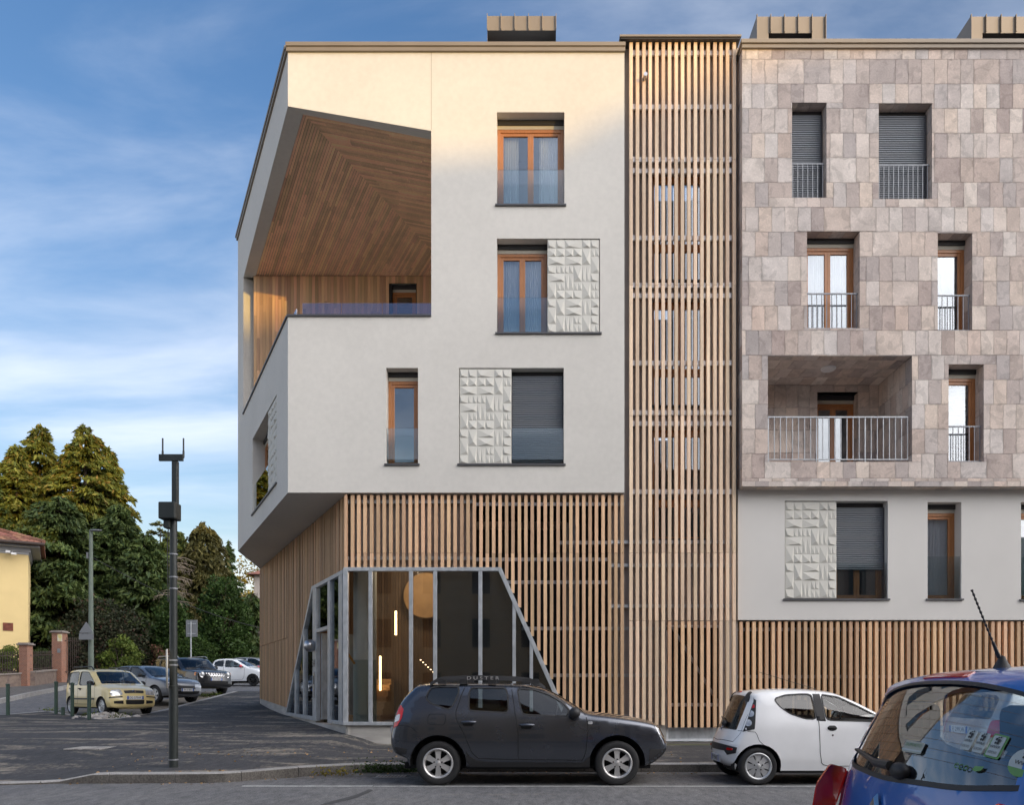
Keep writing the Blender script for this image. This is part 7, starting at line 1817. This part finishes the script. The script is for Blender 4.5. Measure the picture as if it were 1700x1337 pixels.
def house(px_x, y, w, d, h, wallm, label):
    t = thing('street_house', label, 'house', (px_x, y-d/2, 0)); f = MB(); holes = []; x0 = px_x-w/2
    nw = int(w/2.6)
    for fl_ in range(int(h/3)):
        for i in range(nw):
            x = x0+(i+.5)*w/nw; holes.append((x-.5, x+.5, .9+3*fl_, 2.5+3*fl_))
    V, Fc = tri([rect(x0, x0+w, -.1, h)]+[rect(*q) for q in holes]); f.add([(a, y, c) for a, c in V], Fc)
    f.quad((x0, y, -.1), (x0, y-d, -.1), (x0, y-d, h), (x0, y, h)); f.quad((x0+w, y, -.1), (x0+w, y-d, -.1), (x0+w, y-d, h), (x0+w, y, h)); f.quad((x0, y-d, -.1), (x0+w, y-d, -.1), (x0+w, y-d, h), (x0, y-d, h))
    f.build('wall', wallm, t, recalc=False)
    for q in holes:
        o = MB().box(q[0], q[1], y-.16, y-.12, q[2], q[3]).build('window', M['frame_dark'], t)
    r = MB(); e = .6; r.add([(x0-e, y+e, h), (x0+w+e, y+e, h), (x0+w+e, y-d-e, h), (x0-e, y-d-e, h), (x0+d*.4, y-d/2, h+1.8), (x0+w-d*.4, y-d/2, h+1.8)], [(0, 1, 5, 4), (1, 2, 5), (2, 3, 4, 5), (3, 0, 4), (0, 3, 2, 1)]); r.build('roof', M['tile'], t)
hm = [pbr('ochre_house_render', (.45, .33, .2), .9, noise=.06), pbr('pale_house_render', (.5, .47, .42), .9, noise=.06), pbr('brick_house_wall', (.30, .22, .18), .9, noise=.1)]
house(-19, -6.5, 17, 11, 8.6, hm[1], 'pale two storey house across the street, behind the viewer to the left')
house(-1.2, -6.5, 16.5, 11, 14.2, hm[0], 'ochre four storey house across the street, straight behind the viewer')
house(17, -6.5, 18, 11, 13.8, hm[2], 'brown four storey house across the street, behind the viewer to the right')

# ================================================================ sky, sun, camera
SC.world = bpy.data.worlds.new('World'); wd = SC.world; wd.use_nodes = True; t = wd.node_tree; t.nodes.clear()
out = N(t, 'ShaderNodeOutputWorld'); bg = N(t, 'ShaderNodeBackground'); L(t, bg.outputs[0], out.inputs[0])
sky = N(t, 'ShaderNodeTexSky'); sky.sky_type = 'NISHITA'; sky.sun_disc = False; sky.sun_elevation = SUN_EL; sky.sun_rotation = math.atan2(S.x, S.y)
sky.air_density = 1.2; sky.dust_density = .6; sky.ozone_density = 2.0
tc = N(t, 'ShaderNodeTexCoord'); sx_ = N(t, 'ShaderNodeSeparateXYZ'); L(t, tc.outputs['Generated'], sx_.inputs[0])
def mth(op, a, c=None, cl=False):
    n = N(t, 'ShaderNodeMath', operation=op); n.use_clamp = cl
    for i, x in enumerate((a, c)):
        if x is None: continue
        if isinstance(x, (int, float)): n.inputs[i].default_value = x
        else: L(t, x, n.inputs[i])
    return n.outputs[0]
zz = mth('ADD', mth('MAXIMUM', sx_.outputs[2], 0), .22)
cb = N(t, 'ShaderNodeCombineXYZ'); L(t, mth('DIVIDE', sx_.outputs[0], zz), cb.inputs[0]); L(t, mth('DIVIDE', sx_.outputs[1], zz), cb.inputs[1])
mp = N(t, 'ShaderNodeMapping'); mp.inputs['Rotation'].default_value = (0, 0, math.radians(90)); mp.inputs['Scale'].default_value = (.7, 1.6, 1); L(t, cb.outputs[0], mp.inputs[0])
n1 = N(t, 'ShaderNodeTexNoise'); n1.inputs['Scale'].default_value = 2.1; n1.inputs['Detail'].default_value = 9; n1.inputs['Roughness'].default_value = .55; n1.inputs['Distortion'].default_value = .35; L(t, mp.outputs[0], n1.inputs['Vector'])
mp2 = N(t, 'ShaderNodeMapping'); mp2.inputs['Rotation'].default_value = (0, 0, math.radians(-50)); mp2.inputs['Scale'].default_value = (.35, .8, 1); mp2.inputs['Location'].default_value = (3.1, 1.4, 0); L(t, cb.outputs[0], mp2.inputs[0])
n2 = N(t, 'ShaderNodeTexNoise'); n2.inputs['Scale'].default_value = .9; n2.inputs['Detail'].default_value = 4; L(t, mp2.outputs[0], n2.inputs['Vector'])
f = mth('ADD', mth('ADD', mth('MULTIPLY', n1.outputs[0], .62), mth('MULTIPLY', n2.outputs[0], .5)), mth('ADD', mth('MULTIPLY', sx_.outputs[0], .15), mth('MULTIPLY', mth('SUBTRACT', .27, sx_.outputs[2]), .30)))
f = mth('ADD', f, mth('MULTIPLY', mth('MAXIMUM', mth('SUBTRACT', mth('MULTIPLY', sx_.outputs[0], -1), .56), 0), .7))  # extra cloud cover added out of view at left to brighten the left face
mr = N(t, 'ShaderNodeMapRange'); mr.interpolation_type = 'SMOOTHSTEP'; mr.inputs[1].default_value = .37; mr.inputs[2].default_value = .71; mr.inputs[4].default_value = .92; L(t, f, mr.inputs[0])
low = N(t, 'ShaderNodeMapRange'); low.inputs[1].default_value = .5; low.inputs[2].default_value = 0; low.inputs[3].default_value = .62; low.inputs[4].default_value = 1.0; L(t, sx_.outputs[2], low.inputs[0])
cf = mth('MULTIPLY', mr.outputs[0], low.outputs[0], True)
cloud = N(t, 'ShaderNodeMix', data_type='RGBA'); L(t, cf, cloud.inputs[0])
hs = N(t, 'ShaderNodeHueSaturation'); hs.inputs['Saturation'].default_value = SKY_SAT; hs.inputs['Value'].default_value = SKY_VAL; L(t, sky.outputs[0], hs.inputs['Color'])
tn = N(t, 'ShaderNodeMix', data_type='RGBA', blend_type='MULTIPLY'); tn.inputs[0].default_value = 1; L(t, hs.outputs[0], tn.inputs[6]); tn.inputs[7].default_value = rgb(SKY_TINT)
L(t, tn.outputs[2], cloud.inputs[6]); cloud.inputs[7].default_value = rgb(CLOUD)
# broad bright bank added to the unseen sky to brighten the facade
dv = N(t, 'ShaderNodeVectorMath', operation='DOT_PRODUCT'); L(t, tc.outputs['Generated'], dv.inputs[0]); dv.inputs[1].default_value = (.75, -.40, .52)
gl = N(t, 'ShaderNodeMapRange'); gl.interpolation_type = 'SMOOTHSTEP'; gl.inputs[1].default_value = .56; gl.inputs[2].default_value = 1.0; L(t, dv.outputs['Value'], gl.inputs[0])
sky_fill = N(t, 'ShaderNodeMix', data_type='RGBA'); sky_fill.inputs[7].default_value = rgb(BACK_FILL_COL)
L(t, mth('MULTIPLY', gl.outputs[0], mth('MULTIPLY', mth('ADD', n1.outputs[0], .22), 1.1), True), sky_fill.inputs[0]); L(t, cloud.outputs[2], sky_fill.inputs[6])
L(t, sky_fill.outputs[2], bg.inputs[0]); bg.inputs[1].default_value = SKY_ST
sl_ = bpy.data.lights.new('sun', 'SUN'); sl_.energy = SUN_ST; sl_.angle = math.radians(.53); sl_.color = SUN_COL
so = bpy.data.objects.new('sun', sl_); COL.objects.link(so); so.rotation_euler = S.to_track_quat('Z', 'Y').to_euler(); so.location = (30, -30, 40)
al = bpy.data.lights.new('lobby_lamp', 'POINT'); al.energy = 60; al.color = (1, .76, .5); al.shadow_soft_size = .25
ao = bpy.data.objects.new('lobby_lamp', al); COL.objects.link(ao); ao.location = (-3.0, 21.6, 4.9)
cd = bpy.data.cameras.new('camera'); cam = bpy.data.objects.new('camera', cd); COL.objects.link(cam)
cam.location = (0, 0, CAMZ); cam.rotation_euler = (PI/2, 0, 0); cd.sensor_fit = 'HORIZONTAL'; cd.sensor_width = 36; cd.lens = F/1700*36
cd.shift_x = (850-CX)/1700; cd.shift_y = (HY-668.5)/1700; cd.clip_end = 2000; cd.clip_start = .05
SC.camera = cam
SC.view_settings.view_transform = 'Standard'; SC.view_settings.look = 'None'; SC.view_settings.gamma = 1; SC.view_settings.exposure = EXPO
SC.render.engine = 'CYCLES'; SC.cycles.use_denoising = True; SC.cycles.max_bounces = 8; SC.cycles.transparent_max_bounces = 16
